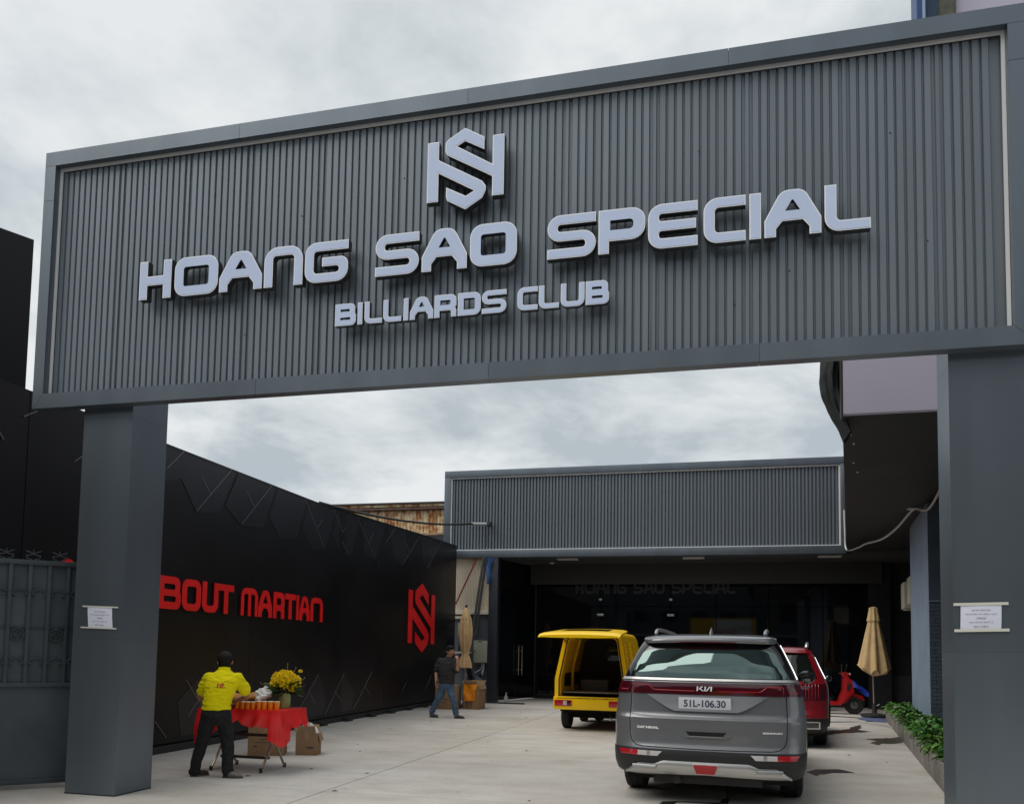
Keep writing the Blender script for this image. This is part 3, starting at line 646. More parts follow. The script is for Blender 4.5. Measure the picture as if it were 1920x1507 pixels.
# ================================================================== ornamental metal gate leaf at the left
G0 = Vector((-7.62, 6.75)); G1 = Vector((-6.52, 7.855)); gd = (G1-G0); GLn = gd.length; gd.normalize(); gn = Vector((gd.y, -gd.x))   # gn points to the street
def gp(u, z, d=0.0): p = G0+gd*u+gn*d; return (p.x, p.y, z)
mg = thing('metal_gate', 'blue grey metal gate leaf with wrought scrolls and rosettes beside the left column', 'gate', gp(GLn/2, 0))
def gbox(u0, u1, z0, z1, d0, d1, mb):
    P = [gp(u0, z0, d1), gp(u1, z0, d1), gp(u1, z0, d0), gp(u0, z0, d0), gp(u0, z1, d1), gp(u1, z1, d1), gp(u1, z1, d0), gp(u0, z1, d0)]
    mb.add(P, [(3, 2, 1, 0), (4, 5, 6, 7), (0, 1, 5, 4), (1, 2, 6, 5), (2, 3, 7, 6), (3, 0, 4, 7)])
    return mb
UE = GLn
gbox(0, UE, 0.08, 1.06, -0.02, 0.0, MB()).build('lower_sheet', M['gate2'], mg, smooth='fix')
gbox(0, UE, 1.10, 2.36, -0.03, -0.01, MB()).build('upper_sheet', M['gate2'], mg, smooth='fix')
gbox(0, UE, 2.335, 2.385, -0.02, 0.035, MB()).build('top_rail', M['gate'], mg, smooth='fix', bevel=0.004)
gbox(0, UE, 1.055, 1.10, -0.02, 0.03, MB()).build('middle_rail', M['gate'], mg, smooth='fix', bevel=0.004)
gbox(0, UE, 0.05, 0.10, -0.03, 0.03, MB()).build('bottom_rail', M['gate'], mg, smooth='fix', bevel=0.004)
bp0 = 0.06; bpitch = 0.178; nb = int((UE-bp0)/bpitch)+1
for i in range(nb):
    u = bp0+i*bpitch
    gbox(u-0.018, u+0.018, 1.10, 2.335, -0.009, 0.026, MB()).build('upright_bar', M['gate'], mg, smooth='fix', bevel=0.003)
    for z in (1.30, 1.68, 2.06): gbox(u-0.024, u+0.024, z-0.008, z+0.008, -0.005, 0.033, MB()).build('bar_collar', M['gate'], mg, smooth='fix')
    if i < nb-1:
        for zc, fl in ((2.03, 1), (1.31, 1)):
            pts = []
            for k in range(21):
                a = -0.75*PI+1.5*PI*k/20
                pts.append(gp(u+bpitch/2+0.062*math.sin(a)*(1.0 if abs(a) < PI/2 else 1-0.35*(abs(a)-PI/2)), zc+0.045*math.cos(a)*(1 if abs(a) < PI/2 else .55), 0.018))
            MB().tube(pts, 0.0095, 6).build('scroll', M['gate'], mg, smooth=True)
        if i % 2 == 1:
            cu = u+bpitch/2; zc = 1.60
            MB().tube([gp(cu+0.062*math.cos(2*PI*k/20), zc+0.062*math.sin(2*PI*k/20), 0.014) for k in range(21)], 0.008, 6, caps=False).build('rosette_ring', M['gate'], mg, smooth=True)
            for q in range(4):
                pts = [gp(cu+0.062*math.sqrt(2)*math.cos(PI/4+q*PI/2)+0.062*math.cos(PI+PI/4+q*PI/2-PI/4+PI/2*k/8), zc+0.062*math.sqrt(2)*math.sin(PI/4+q*PI/2)+0.062*math.sin(PI+PI/4+q*PI/2-PI/4+PI/2*k/8), 0.014) for k in range(9)]
                MB().tube(pts, 0.006, 6).build('rosette_leaf', M['gate'], mg, smooth=True)
gbox(0, UE, 1.672, 1.682, -0.005, 0.01, MB()).build('thin_rail', M['gate'], mg, smooth='fix')
u = 0.30
while u < UE-0.05:
    for sgn in (-1, 1):
        pts = [gp(u+sgn*(0.006+0.055*math.sin(k/12*PI*1.25)*1.0), 2.385+0.004+0.045*(1-math.cos(k/12*PI*1.1)), 0.005) for k in range(13)]
        MB().tube(smooth_path([gp(u+sgn*0.010, 2.39, .005), gp(u+sgn*0.055, 2.405, .005), gp(u+sgn*0.062, 2.432, .005), gp(u+sgn*0.030, 2.437, .005), gp(u-sgn*0.020, 2.462, .005), gp(u-sgn*0.07, 2.482, .005)], 4), 0.0055, 6).build('finial_scroll', M['gate'], mg, smooth=True)
    MB().tube([gp(u, 2.44, .005), gp(u, 2.495, .005)], 0.005, 6).build('finial_spike', M['gate'], mg, smooth=True)
    u += 0.245

# ================================================================== club building at the back
FY = 24.4
club = thing('club_building', 'dark club building at the back with a ribbed grey fascia over a glazed porch', 'building', (-2, FY, 0))
FX0, FX1, FZ0, FZ1 = -8.36, 3.31, 4.365, 7.065; JX0, JX1, JZ0, JZ1 = -8.16, 3.16, 4.59, 6.855
def fl(x, z, d): return (x, FY+d, z)
for nm, lo in (('fascia_top', [(FX0, JZ1), (FX1, JZ1), (FX1, FZ1), (FX0, FZ1)]), ('fascia_bottom', [(FX0, FZ0), (FX1, FZ0), (FX1, JZ0), (FX0, JZ0)]),
               ('fascia_side', [(FX0, JZ0), (JX0, JZ0), (JX0, JZ1), (FX0, JZ1)]), ('fascia_side', [(JX1, JZ0), (FX1, JZ0), (FX1, JZ1), (JX1, JZ1)])):
    MB().prism([lo], fl, 0, 0.5).build(nm, M['acp'], club, bevel=0.006)
MB().box(JX0, JX1, FY+0.16, FY+0.2, JZ0, JZ1).build('fascia_backing', M['acp_in'], club)
for nm, bxs in (('fascia_trim', (JX0+.001, JX1-.001, JZ1-0.035, JZ1-0.002)), ('fascia_trim', (JX0+.001, JX1-.001, JZ0+0.002, JZ0+0.026)), ('fascia_trim', (JX0+.001, JX0+0.04, JZ0+0.027, JZ1-0.036)), ('fascia_trim', (JX1-0.04, JX1-.001, JZ0+0.027, JZ1-0.036))):
    MB().box(bxs[0], bxs[1], FY+0.04, FY+0.08, bxs[2], bxs[3]).build(nm, M['trim'], club)
pr2 = [(-0.036, 0), (-0.026, -0.06), (0.026, -0.06), (0.036, 0)]
mb = MB(); v = [(x, y, z) for z in (JZ0+0.03, JZ1-0.04) for x, y in pr2]
mb.add(v, [(0, 1, 5, 4), (1, 2, 6, 5), (2, 3, 7, 6), (4, 5, 6, 7), (3, 2, 1, 0)]); sl2 = mb.mesh('fascia_slat', M['slat'])
nsl = 114
for i in range(nsl):
    o = put('fascia_slat', sl2, club); o.location = (JX0+0.085+i*(JX1-JX0-0.17)/(nsl-1)+rs.uniform(-0.003, 0.003), FY+0.155, 0)
    o.rotation_euler = (0, 0, rs.uniform(-0.03, 0.03))
GY = 27.4
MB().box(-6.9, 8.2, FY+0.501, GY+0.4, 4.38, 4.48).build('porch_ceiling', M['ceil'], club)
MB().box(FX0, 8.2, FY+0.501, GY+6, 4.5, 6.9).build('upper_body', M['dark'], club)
MB().box(-6.12, 4.6, 26.75, 26.98, 3.745, 4.379).build('porch_beam', M['ceil'], club, bevel=0.01)
for x in (-4.6, -0.83, 2.95): MB().box(x-0.31, x+0.31, 24.95, 25.35, 4.355, 4.379).build('ceiling_lamp', M['lamp'], club)
MB().lathe([(0.0, 4.35), (0.07, 4.352), (0.08, 4.379)], 16, (-5.3, 26.2, 0)).build('ceiling_spot', M['lamp'], club)
MB().box(-6.88, -6.60, 24.42, 24.72, 0, 4.364).build('porch_post', M['darkblue'], club, bevel=0.01)
# glazing: left return and front
def glass(x0, y0, x1, y1, z0, z1, nm='glass_pane'):
    mb = MB(); a = Vector((x0, y0, 0)); b = Vector((x1, y1, 0)); d = (b-a).normalized(); n_ = Vector((d.y, -d.x, 0))*0.006; q = d*0.012
    P = [a+q+n_, b-q+n_, b-q-n_, a+q-n_]; mb.add([p+Vector((0, 0, z0)) for p in P]+[p+Vector((0, 0, z1)) for p in P], [(3, 2, 1, 0), (4, 5, 6, 7), (0, 1, 5, 4), (1, 2, 6, 5), (2, 3, 7, 6), (3, 0, 4, 7)])
    return mb.build(nm, M['glassdark'], club, smooth='fix')
glass(-6.70, 24.72, -6.40, 26.0, 0.03, 4.37); glass(-6.40, 26.0, -6.08, 27.39, 0.03, 4.37)
gx = [-6.08, -3.9, -1.62, -0.2, 1.4, 3.0, 4.62]
for a, b in zip(gx[:-1], gx[1:]):
    glass(a, GY, b, GY, 0.03, 3.05, 'glass_door' if a in (-3.9,) else 'glass_pane'); glass(a, GY, b, GY, 3.07, 4.37, 'glass_transom')
for x in (-6.08, 4.62): MB().box(x-0.03, x+0.03, GY-0.05, GY+0.05, 0, 4.37).build('glazing_post', M['darkblue'], club)
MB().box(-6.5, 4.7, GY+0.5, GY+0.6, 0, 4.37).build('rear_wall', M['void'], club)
MB().box(-6.05, 4.6, GY-0.03, GY+0.03, 0, 0.028).build('glazing_sill', M['dark'], club)
for x in (-3.9, -1.62):
    for z, wd in ((3.28, 0.10), (2.78, 0.22)): MB().box(x-wd/2, x+wd/2, GY-0.03, GY-0.008, z-0.035, z+0.035).build('glass_clamp', M['steel'], club, bevel=0.005)
for dx in (0.0, 0.24):
    hx, hy = -6.37+dx*0.22, 26.02+dx
    hd = MB(); hd.tube([(hx+0.07, hy-0.01, 0.78), (hx+0.07, hy-0.01, 1.72)], 0.016, 8)
    for z in (0.95, 1.55): hd.tube([(hx+0.07, hy-0.01, z), (hx+0.0, hy, z)], 0.012, 6)
    hd.build('door_handle', M['steel'], club, smooth=True)
dl = thing('porch_lettering', 'dim grey letters reading HOANG SAO SPECIAL high on the porch glass', 'sign letters', (-2.2, GY-0.05, 3.45))
sp = [('H', -5.737, -5.368), ('O', -5.329, -4.837), ('A', -4.820, -4.349), ('N', -4.328, -3.915), ('G', -3.893, -3.442), ('S', -3.164, -2.730), ('A', -2.701, -2.264), ('O', -2.236, -1.795), ('S', -1.515, -1.080), ('P', -1.057, -0.649), ('E', -0.625, -0.206), ('C', -0.157, 0.189), ('I', 0.219, 0.314), ('A', 0.340, 0.791), ('L', 0.816, 1.170)]
dimm = mat('dim grey letter', (0.042, 0.043, 0.048), 0.6)
for ch, a, b in sp:
    k = 5.12/6.907; h = 0.40; a2 = -4.73+(a+5.737)*k; b2 = -4.73+(b+5.737)*k; W = (b2-a2)/h
    letter(dl, 'letter', [[(a2+p[0]*h, 3.47+p[1]*h) for p in fillet(l, 4)] for l in glyph(ch, W, 0.2 if ch != 'I' else W)], lambda x, y, d: (x, GY-0.02+d, y), 0.01, 0, (dimm, dimm, dimm))
# side bay left of the porch: cream sheet above, blue grey wall below
mb = MB(); n_ = 26
pts = []
for i in range(n_+1):
    x = -8.25+i*(1.37/n_); pts += [(x, 0.0), (x+0.012, -0.025), (x+0.034, -0.025), (x+0.046, 0.0)]
for (xa, ya), (xb, yb) in zip(pts[:-1], pts[1:]): mb.add([(xa, 24.62+ya, 2.80), (xb, 24.62+yb, 2.80), (xb, 24.62+yb, 4.365), (xa, 24.62+ya, 4.365)], [(0, 1, 2, 3)])
mb.build('cream_sheet', M['cream'], club)
MB().box(-8.3, -6.89, 24.54, 24.64, 2.64, 2.79).build('cream_flashing', M['cream'], club, bevel=0.01)
MB().box(-8.4, -6.89, 24.66, 24.9, 0, 4.36).build('side_bay_wall', mat('slate painted wall', (0.085, 0.10, 0.12), 0.75, var=0.12, scale=1.5), club)
MB().tube([(-7.28, 24.46, 4.36), (-7.95, 24.50, 2.95)], 0.025, 8).build('red_pipe', mat('red oxide pipe', (0.26, 0.03, 0.025), 0.5), club, smooth=True)
for a, b in (((-6.98, 24.44, 4.36), (-7.30, 24.50, 2.0)), ((-7.05, 24.38, 4.36), (-7.36, 24.46, 2.2))): MB().tube([a, b], 0.04, 8).build('dark_pipe', mat('dark grey pipe', (0.07, 0.075, 0.08), 0.5), club, smooth=True)
MB().box(4.63, 8.2, GY-0.1, GY+0.3, 0, 4.37).build('side_wall', M['dark'], club)
MB().box(4.25, 4.85, 26.9, 27.28, 0, 4.37).build('porch_pier', M['soffit'], club)
MB().box(4.86, 6.2, GY-0.16, GY-0.101, 0.0, 1.0).build('wall_plinth', M['ceil'], club)

# bracket and cable on the fascia
cb = thing('cable_bracket', 'grey pipe bracket with a hanging wire fixed on the rear fascia', 'bracket', (-6.85, FY, 5.3))
MB().tube([(-7.42, 24.26, 5.385), (-6.90, 24.26, 5.365)], 0.045, 10).build('pipe', M['pvc'], cb, smooth=True)
MB().box(-6.92, -6.80, 24.2, 24.395, 5.29, 5.43).build('end_plate', M['blackplastic'], cb, bevel=0.01)
MB().tube([(-6.95, 24.3, 5.33), (-6.95, 24.32, 4.70)], 0.008, 6).build('hanging_wire', M['cable'], cb)
cc = MB(); A = Vector((-7.76, 15.05, 4.40)); B = Vector((-7.38, 24.26, 5.385)); cp = []
for i in range(25):
    t_ = i/24; p = A.lerp(B, t_); p.z -= 0.55*4*t_*(1-t_)*0.30; cp.append(p)
cc.tube(cp, 0.028, 8); tag(cc.build('power_cable', M['cable'], None, smooth=True), 'black power cable sagging from the black wall to the fascia bracket', 'cable')

# rusty warehouse far behind
wh = thing('warehouse', 'old warehouse with rust streaked cream corrugated cladding behind the black wall', 'building', (-18, 45, 0))
mb = MB(); x = -26.0; k = 0
while x < -12.0:
    mb.add([(x, 45, 8.15), (x+0.10, 44.93, 8.15), (x+0.10, 44.93, 9.55), (x, 45, 9.55)], [(0, 1, 2, 3)]); mb.add([(x+0.10, 44.93, 8.15), (x+0.20, 45, 8.15), (x+0.20, 45, 9.55), (x+0.10, 44.93, 9.55)], [(0, 1, 2, 3)]); x += 0.20
mb.build('corrugated_sheet', M['rust'], wh)
MB().box(-26, -12, 45.01, 52, 0, 9.5).build('wall', M['street'], wh)
MB().box(-26.2, -12, 44.7, 45.3, 9.56, 9.68).build('gutter', mat('rusty gutter', (0.12, 0.07, 0.05), 0.7, var=0.4), wh, bevel=0.02)
MB().box(-26.2, -12, 44.75, 52, 9.74, 9.90).build('roof_edge', M['rust'], wh)
MB().box(-26.2, -12, 44.65, 44.8, 9.88, 9.98).build('ridge_strip', mat('dark rusty strip', (0.05, 0.035, 0.03), 0.7), wh)
MB().box(-26.2, -12, 44.6, 45.0, 8.05, 8.16).build('lower_trim', mat('pale rusty trim', (0.30, 0.20, 0.13), 0.7, var=0.3), wh)
MB().box(-16.2, -14.6, 44.5, 44.99, 6.0, 8.0).build('dark_opening', M['dark'], wh)
# ================================================================== building on the right
OD = Vector((math.sin(0.1375), math.cos(0.1375), 0)); ON = Vector((math.cos(0.1375), -math.sin(0.1375), 0))
side = thing('side_building', 'building on the right with a lavender front, black overhang and blue grey wall', 'building', (3, 12, 0))
def so(a, b, z): p = Vector((1.40, 10.58, 0))+OD*a+ON*b; return (p.x, p.y, z)
def sbox(a0, a1, b0, b1, z0, z1, nm, m_, par=None, bev=0.0):
    P = [so(a0, b0, z0), so(a0, b1, z0), so(a1, b1, z0), so(a1, b0, z0)]; P += [(p[0], p[1], z1) for p in P]
    mb = MB(); mb.add(P, [(3, 2, 1, 0), (4, 5, 6, 7), (0, 1, 5, 4), (1, 2, 6, 5), (2, 3, 7, 6), (3, 0, 4, 7)]); return mb.build(nm, m_, par or side, smooth='fix', bevel=bev)
mb = MB(); P = [(1.40, 10.60, 4.4), (9, 10.60, 4.4), (9, 24.3, 4.4), (3.30, 24.3, 4.4)]; P += [(p[0], p[1], 6.6) for p in P]
mb.add(P, [(3, 2, 1, 0), (4, 5, 6, 7), (0, 1, 5, 4), (1, 2, 6, 5), (2, 3, 7, 6), (3, 0, 4, 7)]); mb.build('overhang', M['soffit'], side, smooth='fix')
MB().box(1.40, 9, 10.50, 10.598, 4.405, 7.3).build('front_fascia', M['lav'], side, bevel=0.006)
MB().box(1.375, 1.398, 10.50, 10.60, 4.36, 7.3).build('edge_board', M['soffit'], side)
MB().box(3.62, 12, 10.7, 24, 7.0, 14).build('upper_wall', M['lav'], side)
for a, b in ((1.395, 10.7), (1.41, 12.5)): pass
for (a, z) in ((12.2, 4.38), ): pass
mb = MB()
for a, b in ((0.9, 0.06), (1.4, 0.10), (2.6, 0.1), (0.5, 0.05), (3.3, 0.16)): mb.ball(so(a, b+0.03, 4.395), 0.02, 6, 4)
mb.build('soffit_screw', M['satin'], side)
# pilaster and wall under the overhang
def wq(a, b, z): p = Vector((3.66, 16.7, 0))+Vector((math.sin(0.105), math.cos(0.105), 0))*a+Vector((1, 0, 0))*b; return (p.x, p.y, z)
def wbox(a0, a1, b0, b1, z0, z1, nm, m_, bev=0.0):
    P = [wq(a0, b0, z0), wq(a0, b1, z0), wq(a1, b1, z0), wq(a1, b0, z0)]; P += [(p[0], p[1], z1) for p in P]
    mb = MB(); mb.add(P, [(3, 2, 1, 0), (4, 5, 6, 7), (0, 1, 5, 4), (1, 2, 6, 5), (2, 3, 7, 6), (3, 0, 4, 7)]); return mb.build(nm, m_, side, smooth='fix', bevel=bev)
wbox(0.012, 3.2, 0, 1.2, 0, 4.39, 'pilaster', M['bluewall'], 0.008)
wbox(3.21, 12, 0.75, 1.2, 0, 4.39, 'recessed_wall', M['dark'])
wbox(-8.0, 0.0, 0.98, 1.4, 0, 4.39, 'street_wall', M['brick_shaded'])
# painted brick courses on the near face of the pilaster
zb = 0.0; row = 0
while zb < 2.56:
    xb = 0.0 if row % 2 == 0 else -0.11
    while xb < 0.97:
        a, b = max(xb, 0.0), min(xb+0.21, 0.97)
        if b-a > 0.03:
            q = MB(); P = [wq(-0.012-rs.uniform(0, .004), a+0.004, zb+0.004), wq(-0.012, b-0.004, zb+0.004), wq(0.011, b-0.004, zb+0.004), wq(0.011, a+0.004, zb+0.004)]; P += [(p[0], p[1], zb+0.066) for p in P]
            q.add(P, [(3, 2, 1, 0), (4, 5, 6, 7), (0, 1, 5, 4), (1, 2, 6, 5), (2, 3, 7, 6), (3, 0, 4, 7)]); q.build('brick', M['brick_shaded'], side)
        xb += 0.22
    zb += 0.07; row += 1
wbox(-0.014, 0.010, 0.0, 0.97, 2.57, 4.38, 'render_patch', M['brick_shaded'])
wbox(-0.03, 0.0, -0.0, 0.97, 2.555, 2.575, 'brick_ledge', M['bluewall'])
# three air conditioner units high on the recessed wall
for k, a in enumerate((3.5, 4.45, 5.4)):
    ac = thing('air_conditioner', ['cream air conditioner unit beside the blue pilaster, nearest of the stack', 'cream air conditioner unit in the middle of the wall row', 'cream air conditioner unit farthest along the right wall'][k], 'air conditioner', wq(a, 0.5, 2.9), 0, 'air conditioners on the right wall')
    def abox(a0, a1, b0, b1, z0, z1, nm, m_, bev=0.0):
        P = [wq(a0, b0, z0), wq(a0, b1, z0), wq(a1, b1, z0), wq(a1, b0, z0)]; P += [(p[0], p[1], z1) for p in P]
        mb = MB(); mb.add(P, [(3, 2, 1, 0), (4, 5, 6, 7), (0, 1, 5, 4), (1, 2, 6, 5), (2, 3, 7, 6), (3, 0, 4, 7)]); return mb.build(nm, m_, ac, smooth='fix', bevel=bev)
    dz = -0.06*k; o_ = -0.05*k
    abox(a, a+0.80, 0.16+o_, 0.50, 2.86+dz, 3.50+dz, 'casing', M['accream'], 0.02)
    abox(a-0.005, a+0.01, 0.22+o_, 0.45, 3.0+dz, 3.4+dz, 'side_grille', M['dark'])
    abox(a+0.1, a+0.14, 0.15+o_, 0.74, 2.80+dz, 2.85+dz, 'wall_arm', M['accream'])
cd = MB(); cd.tube([wq(3.40, 0.42, 2.86), wq(3.40, 0.42, 0.4)], 0.02, 8); tag(cd.build('conduit', M['pvc'], None, smooth=True), 'thin grey conduit running down the wall under the air conditioners', 'conduit')

# pale cable looped under the overhang
def path_cable(nm, pts, r, m_, label, cat='cable', k=6):
    return tag(MB().tube(smooth_path(pts, k), r, 7).build(nm, m_, None, smooth=True), label, cat)
path_cable('hanging_cable', [(3.24, 24.32, 5.55), (3.25, 24.3, 4.95), (3.27, 24.2, 4.45), (3.38, 23.0, 4.34), (3.40, 21.9, 4.30), (3.47, 20.2, 4.18), (3.50, 18.7, 4.20), (3.56, 17.4, 4.37), (3.60, 16.9, 4.28), (3.62, 16.5, 4.22), (3.60, 15.9, 4.27), (3.46, 14.5, 4.385), (3.3, 13.2, 4.39)], 0.022, M['whitecable'], 'pale cable drooping under the black overhang to the rear fascia')
mb = MB(); mb.box(3.46, 3.68, 17.3, 17.45, 4.375, 4.398); mb.build('cable_clip', M['whitecable'], side)

# shade net bundle hanging on the overhang edge
NPF = [(4.24, 1.46, 1.50), (4.40, 1.38, 1.47), (4.52, 1.31, 1.44), (4.66, 1.24, 1.42), (4.80, 1.18, 1.40), (5.00, 1.145, 1.40), (5.2, 1.17, 1.40), (5.6, 1.2, 1.40), (6.4, 1.26, 1.40)]
def netf(u, v):
    k = min(len(NPF)-2, int(v*(len(NPF)-1))); f = v*(len(NPF)-1)-k; z, a, b = [NPF[k][i]*(1-f)+NPF[k+1][i]*f for i in range(3)]
    c, r = (a+b)/2, (b-a)/2; an = 2*PI*u; wob = 1+0.10*math.sin(5*an+6*v)+0.08*math.sin(9*an-14*v)
    return (c+0.035+r*math.cos(an)*(1+0.06*math.sin(23*v+3*an)), 11.0+0.30*math.sin(an)*wob, z)
nb_ = MB().grid(netf, 40, 40, closed_u=True).build('shade_net', M['net'], None, smooth=True)
tag(nb_, 'dark bundled shade net hanging at the corner of the black overhang', 'net')
# upper shed with blue trim behind the gate top
sh = thing('metal_shed', 'tall metal clad shed with blue edge trim rising above the gate top', 'building', (3.5, 14, 7))
MB().box(3.02, 3.10, 13.9, 14.3, 7, 15).build('blue_edge', M['bluesteel'], sh)
MB().box(3.10, 3.14, 13.88, 14.3, 7, 15).build('pale_strip', M['palesteel'], sh)
MB().box(3.14, 3.34, 13.95, 14.3, 7, 15).build('blue_panel', mat('dark blue panel', (0.012, 0.04, 0.085), 0.5, var=0.1), sh)
MB().box(3.34, 3.60, 14.0, 14.4, 7, 15).build('olive_panel', M['olive'], sh)
mb = MB(); x = 3.60
while x < 4.05:
    mb.add([(x, 14.05, 7), (x+0.012, 14.02, 7), (x+0.012, 14.02, 15), (x, 14.05, 15)], [(0, 1, 2, 3)]); mb.add([(x+0.012, 14.02, 7), (x+0.03, 14.05, 7), (x+0.03, 14.05, 15), (x+0.012, 14.02, 15)], [(0, 1, 2, 3)]); x += 0.03
mb.build('ribbed_sheet', M['cream'], sh)
mb = MB(); x = 3.74
while x < 4.02:
    mb.add([(x, 13.98, 7), (x+0.014, 13.95, 7), (x+0.014, 13.95, 15), (x, 13.98, 15)], [(0, 1, 2, 3)]); mb.add([(x+0.014, 13.95, 7), (x+0.035, 13.98, 7), (x+0.035, 13.98, 15), (x+0.014, 13.95, 15)], [(0, 1, 2, 3)]); x += 0.035
mb.build('ribbed_sheet', M['greysheet'], sh)
mb = MB(); mb.tube(smooth_path([(4.04, 13.9, 10), (4.05, 13.9, 11.7), (4.03, 13.9, 11.9), (4.07, 13.9, 12.2), (4.06, 13.9, 13)], 5), 0.05, 8); mb.build('drain_pipe', M['cable'], sh, smooth=True)
MB().box(4.10, 9, 13.97, 14.5, 7, 15).build('lavender_panel', M['greysheet'], sh)

# ================================================================== planter with leafy plants
PA = Vector((2.40, 10.30, 0)); PD = Vector((0.1225, 1, 0)).normalized(); PN = Vector((PD.y, -PD.x, 0)); PL = 12.0
def pp(a, b, z): p = PA+PD*a+PN*b; return (p.x, p.y, z)
plt = thing('concrete_planter', 'long low concrete planter kerb holding green plants along the right wall', 'planter', pp(0, 0, 0))
def pbox(a0, a1, b0, b1, z0, z1, nm, m_, bev=0.0):
    P = [pp(a0, b0, z0), pp(a0, b1, z0), pp(a1, b1, z0), pp(a1, b0, z0)]; P += [(p[0], p[1], z1) for p in P]
    mb = MB(); mb.add(P, [(3, 2, 1, 0), (4, 5, 6, 7), (0, 1, 5, 4), (1, 2, 6, 5), (2, 3, 7, 6), (3, 0, 4, 7)]); return mb.build(nm, m_, plt, smooth='fix', bevel=bev)
for a, b in ((0, 3.0), (3.004, 6.0), (6.004, 9.0), (9.004, PL)): pbox(a, b, 0, 0.09, 0, 0.30, 'kerb_block', M['kerbc'], 0.012)
pbox(0, 0.09, 0.091, 0.55, 0, 0.30, 'end_block', M['kerbc'], 0.012)
pbox(0.091, PL, 0.091, 0.55, 0, 0.26, 'soil_bed', M['soil'])
def plant_mesh(seed):
    r = random.Random(seed); mb = MB()
    for k in range(26):
        a = r.uniform(0, 2*PI); ln = r.uniform(0.13, 0.24); tilt = r.uniform(0.25, 1.25); base = Vector((r.uniform(-.05, .05), r.uniform(-.05, .05), r.uniform(0.0, 0.14)))
        d = Vector((math.cos(a)*math.sin(tilt), math.sin(a)*math.sin(tilt), math.cos(tilt))); sdv = Vector((-math.sin(a), math.cos(a), 0)); wd = ln*r.uniform(0.13, 0.2)
        P = []
        for j, (tt, ww) in enumerate(((0, .15), (.3, .8), (.6, 1.0), (.85, .55), (1, 0.02))):
            c = base+d*ln*tt+Vector((0, 0, -0.55*ln*tt*tt)); up = Vector((0, 0, ww*wd*0.35)); P += [c-sdv*wd*ww+up, c, c+sdv*wd*ww+up]
        f = []
        for j in range(4):
            o = j*3; f += [(o, o+1, o+4, o+3), (o+1, o+2, o+5, o+4)]
        mb.add(P, f, 1 if r.random() < 0.28 else 0)
    for k in range(3): mb.tube([(0.03*math.cos(k*2.1), 0.03*math.sin(k*2.1), -0.02), (0.04*math.cos(k*2.1), 0.04*math.sin(k*2.1), 0.16)], 0.005, 5, 0)
    return mb.mesh('leafy_plant', [M['leaf'], M['leaf2']], smooth=True, angle=80)
pms = [plant_mesh(s) for s in (1, 2, 3, 4, 5)]
k = 0; a = 0.28
while a < PL-0.1:
    for b in (0.12, 0.25, 0.39, 0.52):
        o = put('leafy_plant', pms[k % 5]); o.location = Vector(pp(a+rs.uniform(-.07, .07), b+rs.uniform(-.05, .05), 0.255)); s_ = rs.uniform(0.8, 1.2)
        o.scale = (s_, s_, s_*rs.uniform(.85, 1.2)); o.rotation_euler = (rs.uniform(-.15, .15), rs.uniform(-.15, .15), rs.uniform(0, 6.28))
        tag(o, 'low glossy green leafy plant growing in the concrete planter', 'plant', 'leafy plants in the planter'); k += 1
    a += 0.21

# ================================================================== street on the far side of the road (seen only in reflections; houses made tall and dark for them)
def shop(x0, x1, h, m_, label, y=-13.0):
    h += 2.5  # unseen houses raised so the gate metal reflects dark
    b = thing('shophouse', label, 'building', ((x0+x1)/2, y, 0))
    MB().box(x0, x1, y-8, y, 0, h).build('wall', m_, b)
    MB().box(x0-0.1, x1+0.1, y-8, y+0.5, h, h+0.25).build('parapet', M['street2'], b)
    MB().box(x0+0.3, x1-0.3, y+0.01, y+0.06, 0.1, 2.8).build('shutter', M['shutter'], b)
    MB().box(x0+0.1, x1-0.1, y+0.01, y+1.4, 3.0, 3.12).build('canopy', M['greysheet'], b)
    n = max(1, int((x1-x0)/2.2))
    for f in range(int((h-3.6)//3)):
        for i in range(n):
            cx = x0+(i+0.5)*(x1-x0)/n; MB().box(cx-0.6, cx+0.6, y+0.005, y+0.05, 4.2+3*f, 5.7+3*f).build('window', M['glassdark'], b)
    return b
shop(-34, -25, 7.0, M['street'], 'unseen pale two storey shophouse across the street, far left'); shop(-24.9, -16, 9.5, M['street2'], 'unseen dark three storey shophouse across the street')
shop(-15.9, -7.5, 6.8, M['street'], 'unseen pale low shophouse across the street'); shop(-7.4, 6.0, 7.5, M['street2'], 'unseen dark shophouse across the street behind a yellow banner', -13.2)
shop(6.1, 15, 9.2, M['street'], 'unseen pale tall shophouse across the street'); shop(15.1, 26, 6.6, M['street2'], 'unseen dark low shophouse across the street, far right')
bn = thing('street_banner', 'yellow shop banner with a white name panel across the street', 'banner', (0.5, -11, 3))
MB().box(-2.4, 3.35, -11.1, -11.0, 2.95, 4.35).build('banner_board', mat('banner yellow', (0.75, 0.45, 0.02), 0.5), bn)
MB().box(-0.6, 2.1, -10.999, -10.98, 2.95, 4.25).build('name_panel', mat('banner white', (0.8, 0.8, 0.8), 0.5), bn)
text_on('red_words', 'MINH KHANG', 0.5, lambda x, y: (0.30-x, -10.975, 3.35+y), mat('banner red', (0.5, 0.02, 0.02), 0.5), bn, align='CENTER', width=1.5, height=0.45)
text_on('black_word', 'CHÁO', 0.5, lambda x, y: (1.60-x, -10.975, 3.70+y), M['ink'], bn, align='CENTER', width=0.9, height=0.5)
for x in (-2.2, 3.1): MB().tube([(x, -11.06, 0), (x, -11.06, 3.2)], 0.05, 8).build('banner_post', M['steel'], bn)
